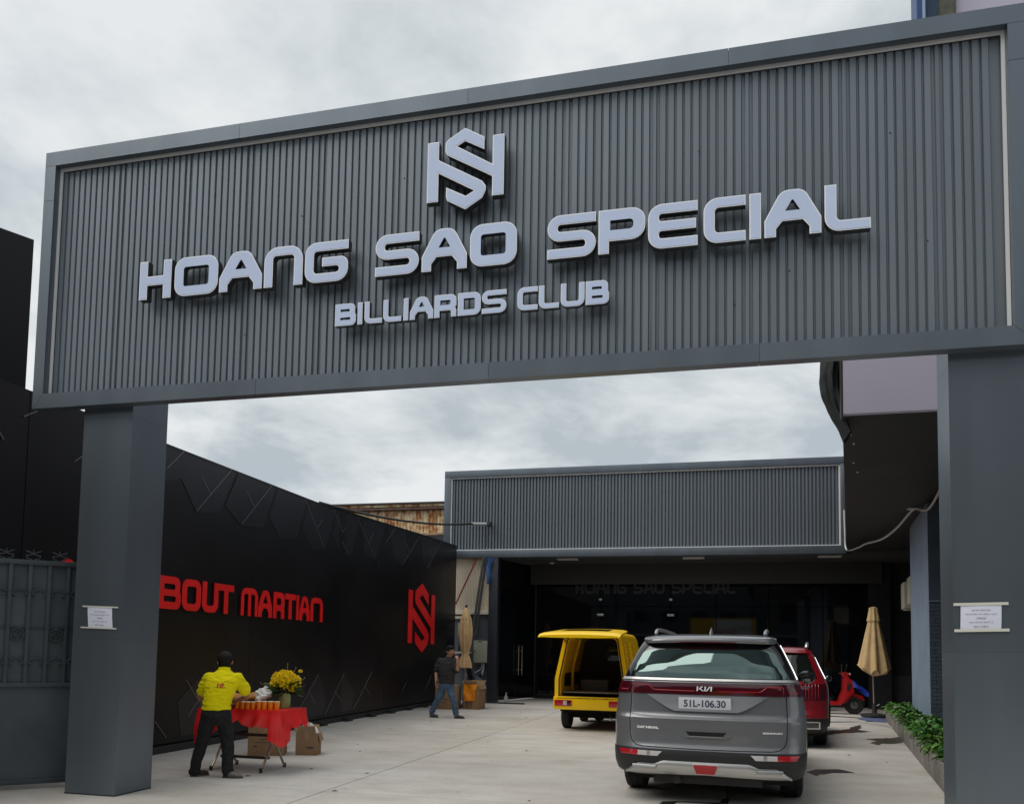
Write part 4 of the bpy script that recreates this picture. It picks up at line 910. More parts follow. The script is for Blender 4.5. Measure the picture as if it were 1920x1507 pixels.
# ================================================================== vehicles
def lerp_tab(tab, z, i):
    if z <= tab[0][0]: return tab[0][i]
    for a, b in zip(tab[:-1], tab[1:]):
        if z <= b[0]:
            t = (z-a[0])/(b[0]-a[0]); return a[i]+(b[i]-a[i])*t
    return tab[-1][i]
def smooth_tab(tab, n=3):
    zs_ = [tab[0][0]+(tab[-1][0]-tab[0][0])*i/240 for i in range(241)]
    rows = [[z]+[lerp_tab(tab, z, k) for k in range(1, len(tab[0]))] for z in zs_]
    for _ in range(n):
        rows = [rows[0]]+[[r[0]]+[(p[k]+2*r[k]+q[k])/4 for k in range(1, len(r))] for p, r, q in zip(rows[:-2], rows[1:-1], rows[2:])]+[rows[-1]]
    return rows
class Car:
    """a body lofted from horizontal slices: z -> half width, rear y, front y, corner depth; rear faces -y"""
    def __init__(s, tab, nexp=2.7, axle_r=1.12, axle_f=4.2, arch=0.42, arch_z=0.37, sm=3):
        s.tab = smooth_tab(tab, sm); s.n = nexp; s.ar, s.af, s.arch, s.az = axle_r, axle_f, arch, arch_z
    def g(s, z, i):
        t = (z-s.tab[0][0])/(s.tab[-1][0]-s.tab[0][0])*240; t = max(0, min(239.999, t)); k = int(t); f = t-k
        return s.tab[k][i]*(1-f)+s.tab[k+1][i]*f
    def W(s, z): return s.g(z, 1)
    def P(s, x, z, eps=0.0):
        def q(x, z):
            w_ = s.W(z); t = min(abs(x)/w_, 0.9995)
            return Vector((x, s.g(z, 2)+s.g(z, 4)*(1-(1-t**s.n)**(1/s.n)), z))
        p = q(x, z)
        if eps:
            h = 0.004; xx = max(-s.W(z)*0.985, min(s.W(z)*0.985, x))
            nn = (q(xx+h, z)-q(xx-h, z)).cross(q(xx, z+h)-q(xx, z-h)).normalized(); p = p+nn*eps
        return p
    def Q(s, y, z, side, eps=0.0):
        h = 0.01; sl = (s.W(z+h)-s.W(z-h))/(2*h); nn = Vector((1, 0, -sl)).normalized()
        return Vector(((s.W(z)+nn.x*eps)*side, y, z+nn.z*eps))
    def body(s, zs, roof, mat_, parent):
        mb = MB(); K = 14; S = 44; loops = []
        for z in zs:
            w_, yr, yf, c = s.W(z), s.g(z, 2), s.g(z, 3), s.g(z, 4); cf = min(c*1.6, (yf-yr)*0.35); q = []
            for i in range(K+1):
                th = PI/2*i/K; q.append((w_*math.sin(th)**(2/s.n), yr+c*(1-math.cos(th)**(2/s.n))))
            y0, y1 = yr+c, yf-cf
            for i in range(1, S): q.append((w_, y0+(y1-y0)*i/S))
            for i in range(K+1):
                th = PI/2*i/K; q.append((w_*math.cos(th)**(2/s.n), yf-cf*(1-math.sin(th)**(2/s.n))))
            full = q+[(-x, y) for x, y in reversed(q[1:-1])]
            loops.append([(x, y, z) for x, y in full])
        n = len(loops[0]); o = len(mb.v)
        for l in loops: mb.v += l
        for j in range(len(loops)-1):
            for i in range(n):
                a, b, c_, d = o+j*n+i, o+j*n+(i+1) % n, o+(j+1)*n+(i+1) % n, o+(j+1)*n+i
                cx = [(mb.v[k][0], mb.v[k][1], mb.v[k][2]) for k in (a, b, c_, d)]
                my = sum(p[1] for p in cx)/4; mz = sum(p[2] for p in cx)/4; mx_ = abs(sum(p[0] for p in cx)/4)
                if mx_ > s.W(mz)*0.97 and (math.hypot(my-s.ar, mz-s.az) < s.arch or math.hypot(my-s.af, mz-s.az) < s.arch): continue
                mb.f.append((a, b, c_, d)); mb.m.append(0)
        # roof cap
        top = loops[-1]; k0 = len(mb.v)-n; prev = k0
        cx, cy = 0, (min(p[1] for p in top)+max(p[1] for p in top))/2; zt = top[0][2]
        for fr, dz in roof:
            st_ = len(mb.v)
            for p in top: mb.v.append((p[0]*fr, cy+(p[1]-cy)*fr, zt+dz))
            for i in range(n): mb.f.append((prev+i, prev+(i+1) % n, st_+(i+1) % n, st_+i)); mb.m.append(0)
            prev = st_
        mb.f.append(tuple(prev+i for i in range(n))); mb.m.append(0)
        return mb.build('body', mat_, parent, smooth='fix', local=True, angle=28)
    def patch(s, name, zs, xl, xr, mat_, parent, eps=0.004, thick=0.01, nx=28, epsf=None):
        mb = MB(); rows = []
        for z in zs:
            w_ = s.W(z); a, b = xl(z), xr(z); th = lambda x: math.copysign(math.asin(min(1, abs(x)/w_)**(s.n/2)), x)
            t0, t1 = th(a), th(b); r = []
            for i in range(nx+1):
                t = t0+(t1-t0)*i/nx; x = math.copysign(w_*abs(math.sin(t))**(2/s.n), t); e_ = epsf(x, z) if epsf else eps; r.append((s.P(x, z, e_), s.P(x, z, e_-thick)))
            rows.append(r)
        nz = len(rows); n = nx+1
        for r in rows: mb.v += [tuple(p[0]) for p in r]
        o2 = len(mb.v)
        for r in rows: mb.v += [tuple(p[1]) for p in r]
        for j in range(nz-1):
            for i in range(nx): mb.f.append((j*n+i, j*n+i+1, (j+1)*n+i+1, (j+1)*n+i)); mb.m.append(0)
        ring = [i for i in range(n)]+[j*n+nx for j in range(1, nz)]+[(nz-1)*n+i for i in range(nx-1, -1, -1)]+[j*n for j in range(nz-2, 0, -1)]
        for a, b in zip(ring, ring[1:]+ring[:1]): mb.f.append((a, o2+a, o2+b, b)); mb.m.append(0)
        return mb.build(name, mat_, parent, smooth=True, local=True, angle=40)
    def side_patch(s, name, side, zs, y0, y1, mat_, parent, eps=0.004, ny=12):
        mb = MB(); mb.grid(lambda u, v: s.Q(y0(zs[0]+(zs[-1]-zs[0])*v)*(1-u)+y1(zs[0]+(zs[-1]-zs[0])*v)*u, zs[0]+(zs[-1]-zs[0])*v, side, eps), ny, 8)
        return mb.build(name, mat_, parent, smooth=True, local=True)
    def line(s, name, pts, r, mat_, parent, eps=0.002, k=4):
        dense = []
        for (xa, za), (xb, zb) in zip(pts[:-1], pts[1:]):
            n_ = max(2, int(math.hypot(xb-xa, zb-za)/0.03))
            for i in range(n_): dense.append((xa+(xb-xa)*i/n_, za+(zb-za)*i/n_))
        dense.append(pts[-1])
        return MB().tube([s.P(x, z, eps) for x, z in dense], r, 6).build(name, mat_, parent, smooth=True, local=True)
def wheel(parent, x, y, r, wd, spokes=5, side=1):
    w_ = MB(); h = wd/2
    w_.lathe([(r*0.66, -h*0.9), (r*0.86, -h), (r*0.965, -h*0.86), (r, -h*0.6), (r*0.992, -h*0.30), (r*0.975, -h*0.29), (r*0.975, -h*0.22), (r, -h*0.21), (r, h*0.21), (r*0.975, h*0.22), (r*0.975, h*0.29), (r*0.992, h*0.30), (r, h*0.6), (r*0.965, h*0.86), (r*0.86, h), (r*0.66, h*0.9)], 40, (x, y, r), axis='X')
    t = w_.build('wheel', M['tyre'], parent, smooth=True, local=True)
    d = MB(); d.lathe([(0.02, 0), (r*0.62, 0.0), (r*0.66, 0.02), (r*0.68, 0.0)], 30, (x+side*(h*0.55), y, r), axis='X')
    for k in range(spokes):
        a = 2*PI*k/spokes; d.obox((x+side*h*0.72, y+0.04*math.cos(a), r+0.04*math.sin(a)), (x+side*h*0.8, y+r*0.65*math.cos(a), r+r*0.65*math.sin(a)), 0.045, 0.05, up=(1, 0, 0))
    d.build('rim', M['rim'], t, smooth=True, local=True)
    return t
def rows(a, b, n): return [a+(b-a)*i/n for i in range(n+1)]

# ---- grey people carrier in the foreground
van = thing('parked_car', 'grey people carrier parked just inside the gate with its rear to the street', 'car', (-0.165, 8.62, 0), -math.radians(3.0)); van.scale = (0.972, 1, 1)
K = Car([(0.27, .90, .16, 4.95, .40), (0.31, .955, .05, 5.08, .42), (0.40, .985, .012, 5.15, .44), (0.50, .992, .0, 5.155, .45), (0.565, .995, .015, 5.15, .45), (0.60, .997, .035, 5.14, .44), (0.72, .998, .052, 5.10, .42),
         (0.83, .997, .058, 5.07, .40), (0.862, .996, .060, 5.05, .40), (0.895, .992, .092, 5.02, .40), (1.0, .982, .105, 4.95, .38), (1.10, .965, .112, 4.85, .36), (1.17, .945, .118, 4.50, .34), (1.235, .922, .135, 4.30, .33), (1.26, .905, .160, 4.22, .32), (1.33, .877, .176, 4.05, .31),
         (1.40, .845, .202, 3.85, .30), (1.55, .772, .278, 3.40, .29), (1.62, .735, .325, 3.15, .30), (1.665, .705, .375, 2.95, .32), (1.69, .68, .44, 2.8, .34)], nexp=2.9, axle_r=1.10, axle_f=4.19, arch=0.43, arch_z=0.37, sm=1)
body = K.body(rows(0.27, 1.69, 58), [(0.93, 0.022), (0.80, 0.040), (0.5, 0.052), (0.1, 0.055)], M['carpaint'], van)
# rear glazing with its black surround
K.patch('rear_surround', rows(1.262, 1.655, 14), lambda z: -K.W(z)*0.975, lambda z: K.W(z)*0.975, M['gloss'], van, 0.003, 0.01, 44)
def gl(z):
    t = (z-1.275)/(1.555-1.275); return K.W(z)*(0.90-0.03*t)-0.07*max(0, (t-0.86)/0.14)**2-0.035*max(0, (0.14-t)/0.14)**2
K.patch('rear_window', rows(1.275, 1.555, 16), lambda z: -gl(z), gl, M['rearglass'], van, 0.008, 0.006, 44)
# roof spoiler with the high brake light
sp_ = MB()
def spf(u, v):
    x = (u-.5)*2*0.70; zz = 1.655+0.0*u; w2 = K.P(x*0.98, 1.66, 0)
    prof_ = [(0.0, 0.0), (-0.085, -0.018), (-0.10, 0.006), (-0.085, 0.03), (0.04, 0.058), (0.30, 0.075)]
    i = v*5; k = min(4, int(i)); f = i-k; a = prof_[k]; b = prof_[k+1]; ed = 1-0.9*max(0, (abs(u-.5)*2-0.86)/0.14)**2
    yy = a[0]+(b[0]-a[0])*f; zz = a[1]+(b[1]-a[1])*f
    return Vector((x, w2.y-0.03+yy*ed, 1.652+zz*(0.55+0.45*ed)-0.012*(abs(u-.5)*2)**2))
sp_.grid(spf, 36, 10); spo = sp_.build('roof_spoiler', M['carpaint'], van, smooth=True, local=True, angle=50)
mb = MB()
def blf(u, v): p = spf(0.5+(u-.5)*0.42, 0.10+0.16*v); return p+Vector((0, -0.006, -0.004))
mb.grid(blf, 16, 2).build('brake_lamp', M['redlens2'], van, smooth=True, local=True)
K.patch('chrome_strip', rows(1.238, 1.262, 3), lambda z: -K.W(z)*0.985, lambda z: K.W(z)*0.985, M['satin'], van, 0.013, 0.02, 44)
# lamp bar
lb = K.patch('lamp_bar', rows(1.105, 1.222, 5), lambda z: -K.W(z)*0.992, lambda z: K.W(z)*0.992, M['redlens'], van, 0.010, 0.02, 48)
for sg in (-1, 1):
    K.line('lamp_signature', [(sg*0.76, 1.13), (sg*0.76, 1.19), (sg*0.60, 1.19), (sg*0.54, 1.145), (sg*0.12, 1.14)], 0.0045, M['redlens2'], lb, 0.012)
    K.line('lamp_joint', [(sg*0.79, 1.105), (sg*0.79, 1.222)], 0.003, M['under'], lb, 0.011)
    K.line('lamp_signature', [(sg*0.82, 1.14), (sg*0.90, 1.14)], 0.004, M['redlens2'], lb, 0.012)
# maker's emblem on the lamp bar
eb = MB()
def kp(x, y, d): p = K.P(-0.02+x, 1.164+y, 0.0135-d); return tuple(p)
for lo in ([(-.080, -.022), (-.066, -.022), (-.062, .022), (-.076, .022)], [(-.063, -.004), (-.032, .022), (-.012, .022), (-.046, -.004)], [(-.052, .0045), (-.044, -.0042), (-.020, -.022), (-.002, -.022), (-.040, .0045)][0:5],
           [(-.002, -.0215), (.013, -.0215), (.017, .022), (.002, .022)], [(.0135, -.022), (.029, -.022), (.063, .0215), (.048, .0215)], [(.060, -.022), (.075, -.022), (.079, .022), (.064, .022)]):
    eb.prism([lo if area(lo) > 0 else lo[::-1]], kp, 0, 0.006)
eb.build('emblem', M['trim'], lb, local=True)
# number plate recess panel and plate
def rxl(z): t = (z-0.935)/(1.10-0.935); return -(0.30+0.30*max(0, t)**0.85)-0.02
K.patch('plate_recess', rows(0.935, 1.10, 10), rxl, lambda z: -rxl(z), M['carpaint'], van, nx=20, epsf=lambda x, z: 0.003+0.030*((1.10-z)/0.165), thick=0.035)
pt = MB(); pt.box(-0.264, 0.264, 0.0, 0.010, 0.962, 1.076); plo = pt.build('number_plate', M['plate'], van, local=True, bevel=0.006); plo.location = (-0.015, 0.068, 0)
fr = MB(); fr.box(-0.272, 0.272, 0.0101, 0.03, 0.955, 1.083); fr.build('plate_frame', M['satin'], plo, local=True, bevel=0.006)
text_on('plate_text', '51L-106.30', 0.1, lambda x, y: (x, -0.002, 1.019+y), M['ink'], plo, True, align='CENTER', width=0.425, height=0.072, bold=0.0025)
# tailgate seams, crease handle, badges
for sg in (-1, 1): K.line('tailgate_seam', [(sg*0.79, 1.10), (sg*0.80, 0.86), (sg*0.795, 0.70), (sg*0.775, 0.625), (sg*0.73, 0.585), (sg*0.66, 0.572), (0, 0.566)], 0.0045, M['under'], van, 0.0)
hx = lambda z: 0.20+0.02*((z-0.69)/0.06)
K.patch('tailgate_handle', rows(0.672, 0.752, 6), lambda z: -0.255+0.06*abs((z-0.712)/0.04)**2, lambda z: 0.255-0.06*abs((z-0.712)/0.04)**2, M['carpaint'], van, 0.006, 0.01, 16)
K.patch('handle_slot', rows(0.697, 0.738, 3), lambda z: -0.205+0.9*(0.738-z), lambda z: 0.205-0.9*(0.738-z), M['under'], van, 0.0085, 0.006, 12)
K.patch('handle_trim', rows(0.686, 0.695, 1), lambda z: -0.165, lambda z: 0.165, M['satin'], van, 0.010, 0.008, 12)
text_on('badge', 'CARNIVAL', 0.05, lambda x, y: K.P(-0.60+x, 0.762+y*1.0, 0.004), M['trim'], van, True, align='CENTER', width=0.235, height=0.026, bold=0.004)
text_on('badge', 'SIGNATURE', 0.05, lambda x, y: K.P(0.655+x, 0.748+y, 0.004), M['trim'], van, True, align='CENTER', width=0.19, height=0.018, bold=0.003)
# bumper: lower black cover, lamps, silver guard
K.patch('bumper_cover', rows(0.275, 0.552, 12), lambda z: -K.W(z)*0.996, lambda z: K.W(z)*0.996, M['blackplastic'], van, 0.006, 0.03, 48)
for sg in (-1, 1):
    f = lambda lo_, hi_: ((lambda z: lo_), (lambda z: hi_)) if sg > 0 else ((lambda z: -hi_), (lambda z: -lo_))
    a, b = f(0.70, 0.905); K.patch('fog_lamp', rows(0.484, 0.532, 3), (lambda z, a=a, sg=sg: a(z)+(0 if sg > 0 else 0.5*(0.532-z))), (lambda z, b=b, sg=sg: b(z)-(0.5*(0.532-z) if sg > 0 else 0)), M['redlens2'], van, 0.014, 0.016, 14)
    a, b = f(0.44, 0.698); K.patch('reversing_lamp', rows(0.486, 0.530, 3), (lambda z, a=a, sg=sg: a(z)+(1.1*(0.530-z) if sg > 0 else 0)), (lambda z, b=b, sg=sg: b(z)-(0 if sg > 0 else 1.1*(0.530-z))), M['clearlens'], van, 0.014, 0.016, 14)
    a, b = f(0.565, 0.60); K.patch('lamp_divider', rows(0.486, 0.530, 2), a, b, M['satin'], van, 0.0155, 0.01, 4)
def gtop(x): ax = abs(x); return 0.445 if ax < 0.43 else 0.445-0.038*min(1, (ax-0.43)/0.09) if ax < 0.70 else 0.407-0.085*((ax-0.70)/0.13)
def gbot(x): ax = abs(x); return 0.322-0.012*min(1, ax/0.8) if ax < 0.8 else 0.31
gm = MB(); NX = 48
gm.grid(lambda u, v: K.P((u-.5)*1.66, gbot((u-.5)*1.66)*(1-v)+gtop((u-.5)*1.66)*v, 0.012+0.022*math.sin(PI*min(1, v*0.9+0.1))), NX, 8)
gm.build('bumper_guard', M['satin'], van, smooth=True, local=True)
for sg in (-1, 1):
    mb = MB(); mb.grid(lambda u, v: K.P(sg*(0.50+0.24*u), 0.372+0.03*v+0.0*u, 0.038+0.016*math.sin(PI*v)), 10, 4); mb.build('guard_highlight', M['satin'], van, smooth=True, local=True)
tr = [(-0.125, .425), (-0.09, .345), (0.09, .345), (0.125, .425)]
mb = MB(); mb.prism([fillet([(x, z, .012) for x, z in tr])], lambda x, y, d: tuple(K.P(x, y, 0.045-d)), 0, 0.03); mb.build('rear_reflector', M['redlens2'], van, local=True)
mb = MB(); mb.prism([fillet([(x*1.08, (z-.385)*1.12+.385, .012) for x, z in tr])], lambda x, y, d: tuple(K.P(x, y, 0.0425-d)), 0, 0.03); mb.build('reflector_frame', M['satin'], van, local=True)
# underside, arches, wheels
mb = MB(); mb.box(-0.84, 0.84, 0.32, 4.85, 0.22, 0.40); mb.box(-0.60, 0.60, 0.6, 4.6, 0.40, 0.80); mb.build('underbody', M['under'], van, local=True)
mb = MB(); mb.box(-0.55, 0.55, 0.20, 0.34, 0.20, 0.29); mb.lathe([(0.045, 0.10), (0.045, 0.45)], 12, (-0.30, 0, 0.25), axis='Y'); mb.build('tow_beam', M['blackplastic'], van, local=True)
for y in (1.10, 4.19):
    for sg in (-1, 1):
        wheel(van, sg*0.855, y, 0.372, 0.235, 5, sg)
        mb = MB(); mb.grid(lambda u, v: (sg*(0.60+0.375*v), y+0.43*math.cos(PI*u), 0.37+0.43*math.sin(PI*u)), 20, 2).build('wheel_house', M['under'], van, local=True)
        mb = MB(); mb.tube([(sg*(K.W(0.37+0.43*math.sin(PI*k/20))+0.001), y+0.435*math.cos(PI*k/20), 0.37+0.435*math.sin(PI*k/20)) for k in range(21)], 0.02, 6); mb.build('arch_trim', M['blackplastic'], van, smooth=True, local=True)
# roof rails, aerial, mirrors, side windows
for sg in (-1, 1):
    rl = smooth_path([(sg*0.585, 0.62, 1.725), (sg*0.59, 0.68, 1.757), (sg*0.60, 0.95, 1.778), (sg*0.60, 1.7, 1.785), (sg*0.58, 2.4, 1.77), (sg*0.575, 2.55, 1.74)], 6)
    MB().tube(rl, [0.013]+[0.020]*(len(rl)-2)+[0.013], 8).build('roof_rail', M['satin'], van, smooth=True, local=True)
    for z0, z1, nm, y0, y1 in ((1.275, 1.60, 'quarter_window', 0.66, 1.75), (1.275, 1.60, 'side_window', 1.82, 2.72), (1.275, 1.58, 'front_window', 2.78, 3.4)):
        K.side_patch(nm, sg, [z0, z1], (lambda z, y0=y0, nm=nm: y0+(0.28*(z-1.275)/0.33 if nm == 'quarter_window' else 0)), (lambda z, y1=y1, nm=nm: y1-(0.9*(z-1.275)/0.33-0.45 if nm == 'front_window' else 0)), M['carglass'], van, 0.005)
    MB().tube([K.Q(0.55+3.3*k/12, 1.258, sg, 0.008) for k in range(13)], 0.011, 6).build('window_trim', M['chrome'], van, smooth=True, local=True)
    MB().tube([K.Q(0.95+2.6*k/12, 1.615, sg, 0.008) for k in range(13)], 0.008, 6).build('window_trim', M['chrome'], van, smooth=True, local=True)
    MB().tube([K.Q(0.62+0.33*k/8, 1.262+0.353*k/8, sg, 0.008) for k in range(9)], 0.010, 6).build('window_trim', M['chrome'], van, smooth=True, local=True)
    mm_ = MB(); mm_.ball((sg*1.115, 3.35, 1.235), 0.12, 14, 10, 0, (0.95, 0.75, 0.72)); mm_.obox((sg*0.90, 3.38, 1.18), (sg*1.05, 3.36, 1.20), 0.07, 0.04)
    mo = mm_.build('door_mirror', M['gloss'], van, smooth=True, local=True)
    MB().box(sg*1.115-0.085, sg*1.115+0.085, 3.262, 3.27, 1.175, 1.295).build('mirror_glass', M['carglass'], mo, local=True, bevel=0.003)
    K.side_patch('door_sill', sg, [0.28, 0.36], lambda z: 1.55, lambda z: 3.75, M['blackplastic'], van, 0.012)
    for y in (1.62, 2.74): MB().tube([K.Q(y, 0.42+0.8*k/10, sg, 0.0) for k in range(11)], 0.004, 5).build('door_seam', M['under'], van, local=True)
    K.side_patch('door_handle', sg, [0.955, 0.985], lambda z: 1.70, lambda z: 1.92, M['chrome'], van, 0.022)
ant = MB(); ant.grid(lambda u, v: (0.022*(1-v)*math.cos(2*PI*u), 0.86+0.09*(1-v)*math.sin(2*PI*u)-0.05*(1-v)+0.03, 1.735+0.078*v**0.8), 12, 6, closed_u=True).build('aerial', M['satin'], van, smooth=True, local=True)

# ---- red sport utility car parked ahead of it
suv = thing('parked_car', 'dark red car parked ahead of the grey people carrier, only its right rear corner showing', 'car', (0.74, 14.62, 0), -math.radians(5.0))
S = Car([(0.24, .86, .16, 4.4, .38), (0.30, .915, .05, 4.6, .42), (0.42, .94, .01, 4.70, .42), (0.55, .945, .0, 4.72, .42), (0.62, .947, .03, 4.70, .40), (0.80, .950, .05, 4.66, .38), (0.92, .950, .052, 4.60, .36), (1.02, .940, .075, 4.4, .34), (1.08, .920, .105, 3.9, .32), (1.14, .895, .14, 3.6, .31),
         (1.30, .82, .23, 3.3, .29), (1.50, .735, .35, 2.9, .28), (1.56, .705, .395, 2.75, .29), (1.62, .67, .47, 2.6, .32), (1.645, .645, .54, 2.5, .33)], nexp=2.8, axle_r=0.98, axle_f=3.72, arch=0.40, arch_z=0.35, sm=1)
S.body(rows(0.24, 1.645, 46), [(0.93, 0.018), (0.78, 0.034), (0.4, 0.045), (0.1, 0.046)], M['redpaint'], suv)
S.patch('rear_window', rows(1.15, 1.545, 10), lambda z: -S.W(z)*0.86, lambda z: S.W(z)*0.86, M['carglass'], suv, 0.005, 0.01, 32)
mb = MB(); mb.grid(lambda u, v: Vector(((u-.5)*1.36, S.P((u-.5)*1.34, 1.60).y-0.10+0.12*v+0.02*(2*u-1)**2, 1.585+0.055*v-0.02*(2*u-1)**2)), 24, 4); mb.build('roof_spoiler', M['redpaint'], suv, smooth=True, local=True)
for sg in (-1, 1):
    f = lambda lo_, hi_: ((lambda z: lo_), (lambda z: hi_)) if sg > 0 else ((lambda z: -hi_), (lambda z: -lo_))
    a, b = f(0.52, 0.90); tl = S.patch('tail_lamp', rows(0.80, 1.06, 5), a, b, M['redlens'], suv, 0.010, 0.02, 18)
    for x in (0.58, 0.63, 0.68, 0.73, 0.78): S.line('lamp_rib', [(sg*x, 0.81), (sg*x, 1.05)], 0.006, M['redlens2'], tl, 0.012)
    a, b = f(0.50, 0.80); S.patch('exhaust_trim', rows(0.33, 0.45, 4), a, b, M['chrome'], suv, 0.014, 0.02, 12)
    a, b = f(0.525, 0.775); S.patch('exhaust_mesh', rows(0.35, 0.43, 3), a, b, M['under'], suv, 0.018, 0.02, 12)
    for z in (0.37, 0.39, 0.41): S.line('exhaust_slat', [(sg*0.535, z), (sg*0.765, z)], 0.003, M['satin'], suv, 0.019)
    rl = smooth_path([(sg*0.60, 0.62, 1.66), (sg*0.61, 0.68, 1.715), (sg*0.615, 1.0, 1.74), (sg*0.61, 1.9, 1.74), (sg*0.59, 2.3, 1.70)], 6)
    MB().tube(rl, [0.02]+[0.028]*(len(rl)-2)+[0.02], 8).build('roof_rail', M['satin'], suv, smooth=True, local=True)
    for nm, y0, y1, z1 in (('quarter_window', 0.62, 1.05, 1.45), ('side_window', 1.12, 2.02, 1.50), ('front_window', 2.08, 2.9, 1.48)):
        S.side_patch(nm, sg, [1.15, z1], (lambda z, y0=y0, nm=nm: y0+(0.22*(z-1.15)/0.3 if nm == 'quarter_window' else 0)), (lambda z, y1=y1, nm=nm: y1-(0.7*(z-1.15)/0.33-0.3 if nm == 'front_window' else 0)), M['carglass'], suv, 0.005)
    MB().tube([S.Q(0.52+2.6*k/12, 1.135, sg, 0.010) for k in range(13)], 0.013, 6).build('window_trim', M['chrome'], suv, smooth=True, local=True)
    MB().tube([S.Q(0.56+0.32*k/8, 1.14+0.36*k/8, sg, 0.008) for k in range(9)], 0.010, 6).build('window_trim', M['chrome'], suv, smooth=True, local=True)
    for y in (0.98, 3.72):
        wheel(suv, sg*0.815, y, 0.355, 0.225, 5, sg)
        MB().grid(lambda u, v: (sg*(0.55+0.385*v), y+0.40*math.cos(PI*u), 0.35+0.40*math.sin(PI*u)), 16, 2).build('wheel_house', M['under'], suv, local=True)
        MB().tube([(sg*(S.W(0.35+0.40*math.sin(PI*k/16))+0.004), y+0.41*math.cos(PI*k/16), 0.35+0.41*math.sin(PI*k/16)) for k in range(17)], 0.035, 6).build('arch_trim', M['blackplastic'], suv, smooth=True, local=True)
    MB().ball((sg*1.0, 2.85, 1.10), 0.085, 12, 8, 0, (0.9, 0.7, 0.7)).build('door_mirror', M['gloss'], suv, smooth=True, local=True)
S.patch('bumper_cover', rows(0.25, 0.50, 8), lambda z: -S.W(z)*0.996, lambda z: S.W(z)*0.996, M['blackplastic'], suv, 0.006, 0.02, 40)
MB().box(-0.8, 0.8, 0.3, 4.4, 0.2, 0.6).build('underbody', M['under'], suv, local=True)

# ---- small yellow delivery van with its tail hatch open
yv = thing('delivery_van', 'small yellow delivery van with its rear hatch raised and empty cargo hold', 'van', (-2.47, 16.15, 0), -math.radians(1.5))
VH, VW = 1.93, 0.715
def vsec(k, off=0.0):
    """cross section loop, rounded box; k from 0 to 1 around"""
    pts = fillet([(-VW+off, 0.66, 0.02), (VW-off, 0.66, 0.02), (VW-off, 1.0, 0.3), (VW-0.165-off*0.8, VH-off, 0.13), (-VW+0.165+off*0.8, VH-off, 0.13), (-VW+off, 1.0, 0.3)], 8)
    return pts
outer = vsec(0); inner = vsec(0, 0.065)
def vring(loop, yfun): return [(x, yfun(z), z) for x, z in loop]
n = len(outer)
def ybk(z): return 0.02+0.16*max(0, (z-1.05)/0.9)**1.3
mb = MB(); ro = [vring(outer, ybk)]
for yy in (0.25, 0.6, 1.2, 1.8, 2.4): ro.append([(x, yy, z) for x, z in outer])
ro.append([(x*0.97, 2.75, 0.66+(z-0.66)*0.97) for x, z in outer]); ro.append([(x*0.93, 3.02, 0.66+(z-0.66)*0.62) for x, z in outer]); ro.append([(x*0.88, 3.15, 0.66+(z-0.66)*0.35) for x, z in outer])
for r in ro: mb.v += r
for j in range(len(ro)-1):
    for i in range(n): mb.f.append((j*n+i, j*n+(i+1) % n, (j+1)*n+(i+1) % n, (j+1)*n+i)); mb.m.append(0)
mb.f.append(tuple((len(ro)-1)*n+i for i in range(n))); mb.m.append(0)
# frame round the opening, then inner skin
k0 = len(mb.v); mb.v += [(x, ybk(z)+0.004, z) for x, z in vsec(0, 0.072)]
for i in range(n): mb.f.append((i, k0+i, k0+(i+1) % n, (i+1) % n)); mb.m.append(0)
mb.build('body', M['yellow'], yv, smooth='fix', local=True, angle=40)
mb = MB(); ri = [[(x, ybk(z)+0.0, z) for x, z in vsec(0, 0.073)], [(x, ybk(z)+0.05, z) for x, z in vsec(0, 0.082)], [(x, ybk(z)+0.06, z) for x, z in vsec(0, 0.115)], [(x, 1.9, z) for x, z in vsec(0, 0.115)]]
for r in ri: mb.v += r
for j in range(3):
    for i in range(n): mb.f.append((j*n+i, (j+1)*n+i, (j+1)*n+(i+1) % n, j*n+(i+1) % n)); mb.m.append(0)
mb.build('inner_skin', M['yellow_in'], yv, smooth=True, local=True, angle=40)
sl = [(x, ybk(z)-0.004, z) for x, z in vsec(0, 0.085)]
MB().tube(sl+[sl[0]], 0.012, 6, caps=False).build('door_seal', M['blackplastic'], yv, smooth=True, local=True)
MB().prism([vsec(0, 0.09)], lambda x, y, d: (x, 1.86+d, y), 0, 0.03).build('bulkhead', mat('dark bulkhead', (0.018, 0.019, 0.021), 0.7), yv, local=True)
MB().box(-0.05, 0.45, 1.835, 1.858, 1.35, 1.68).build('bulkhead_window', M['glassdark'], yv, local=True, bevel=0.01)
MB().box(-VW+0.09, VW-0.09, 0.10, 1.85, 0.735, 0.755).build('cargo_floor', mat('worn steel floor', (0.20, 0.19, 0.17), 0.4, 0.5, var=0.3), yv, local=True)
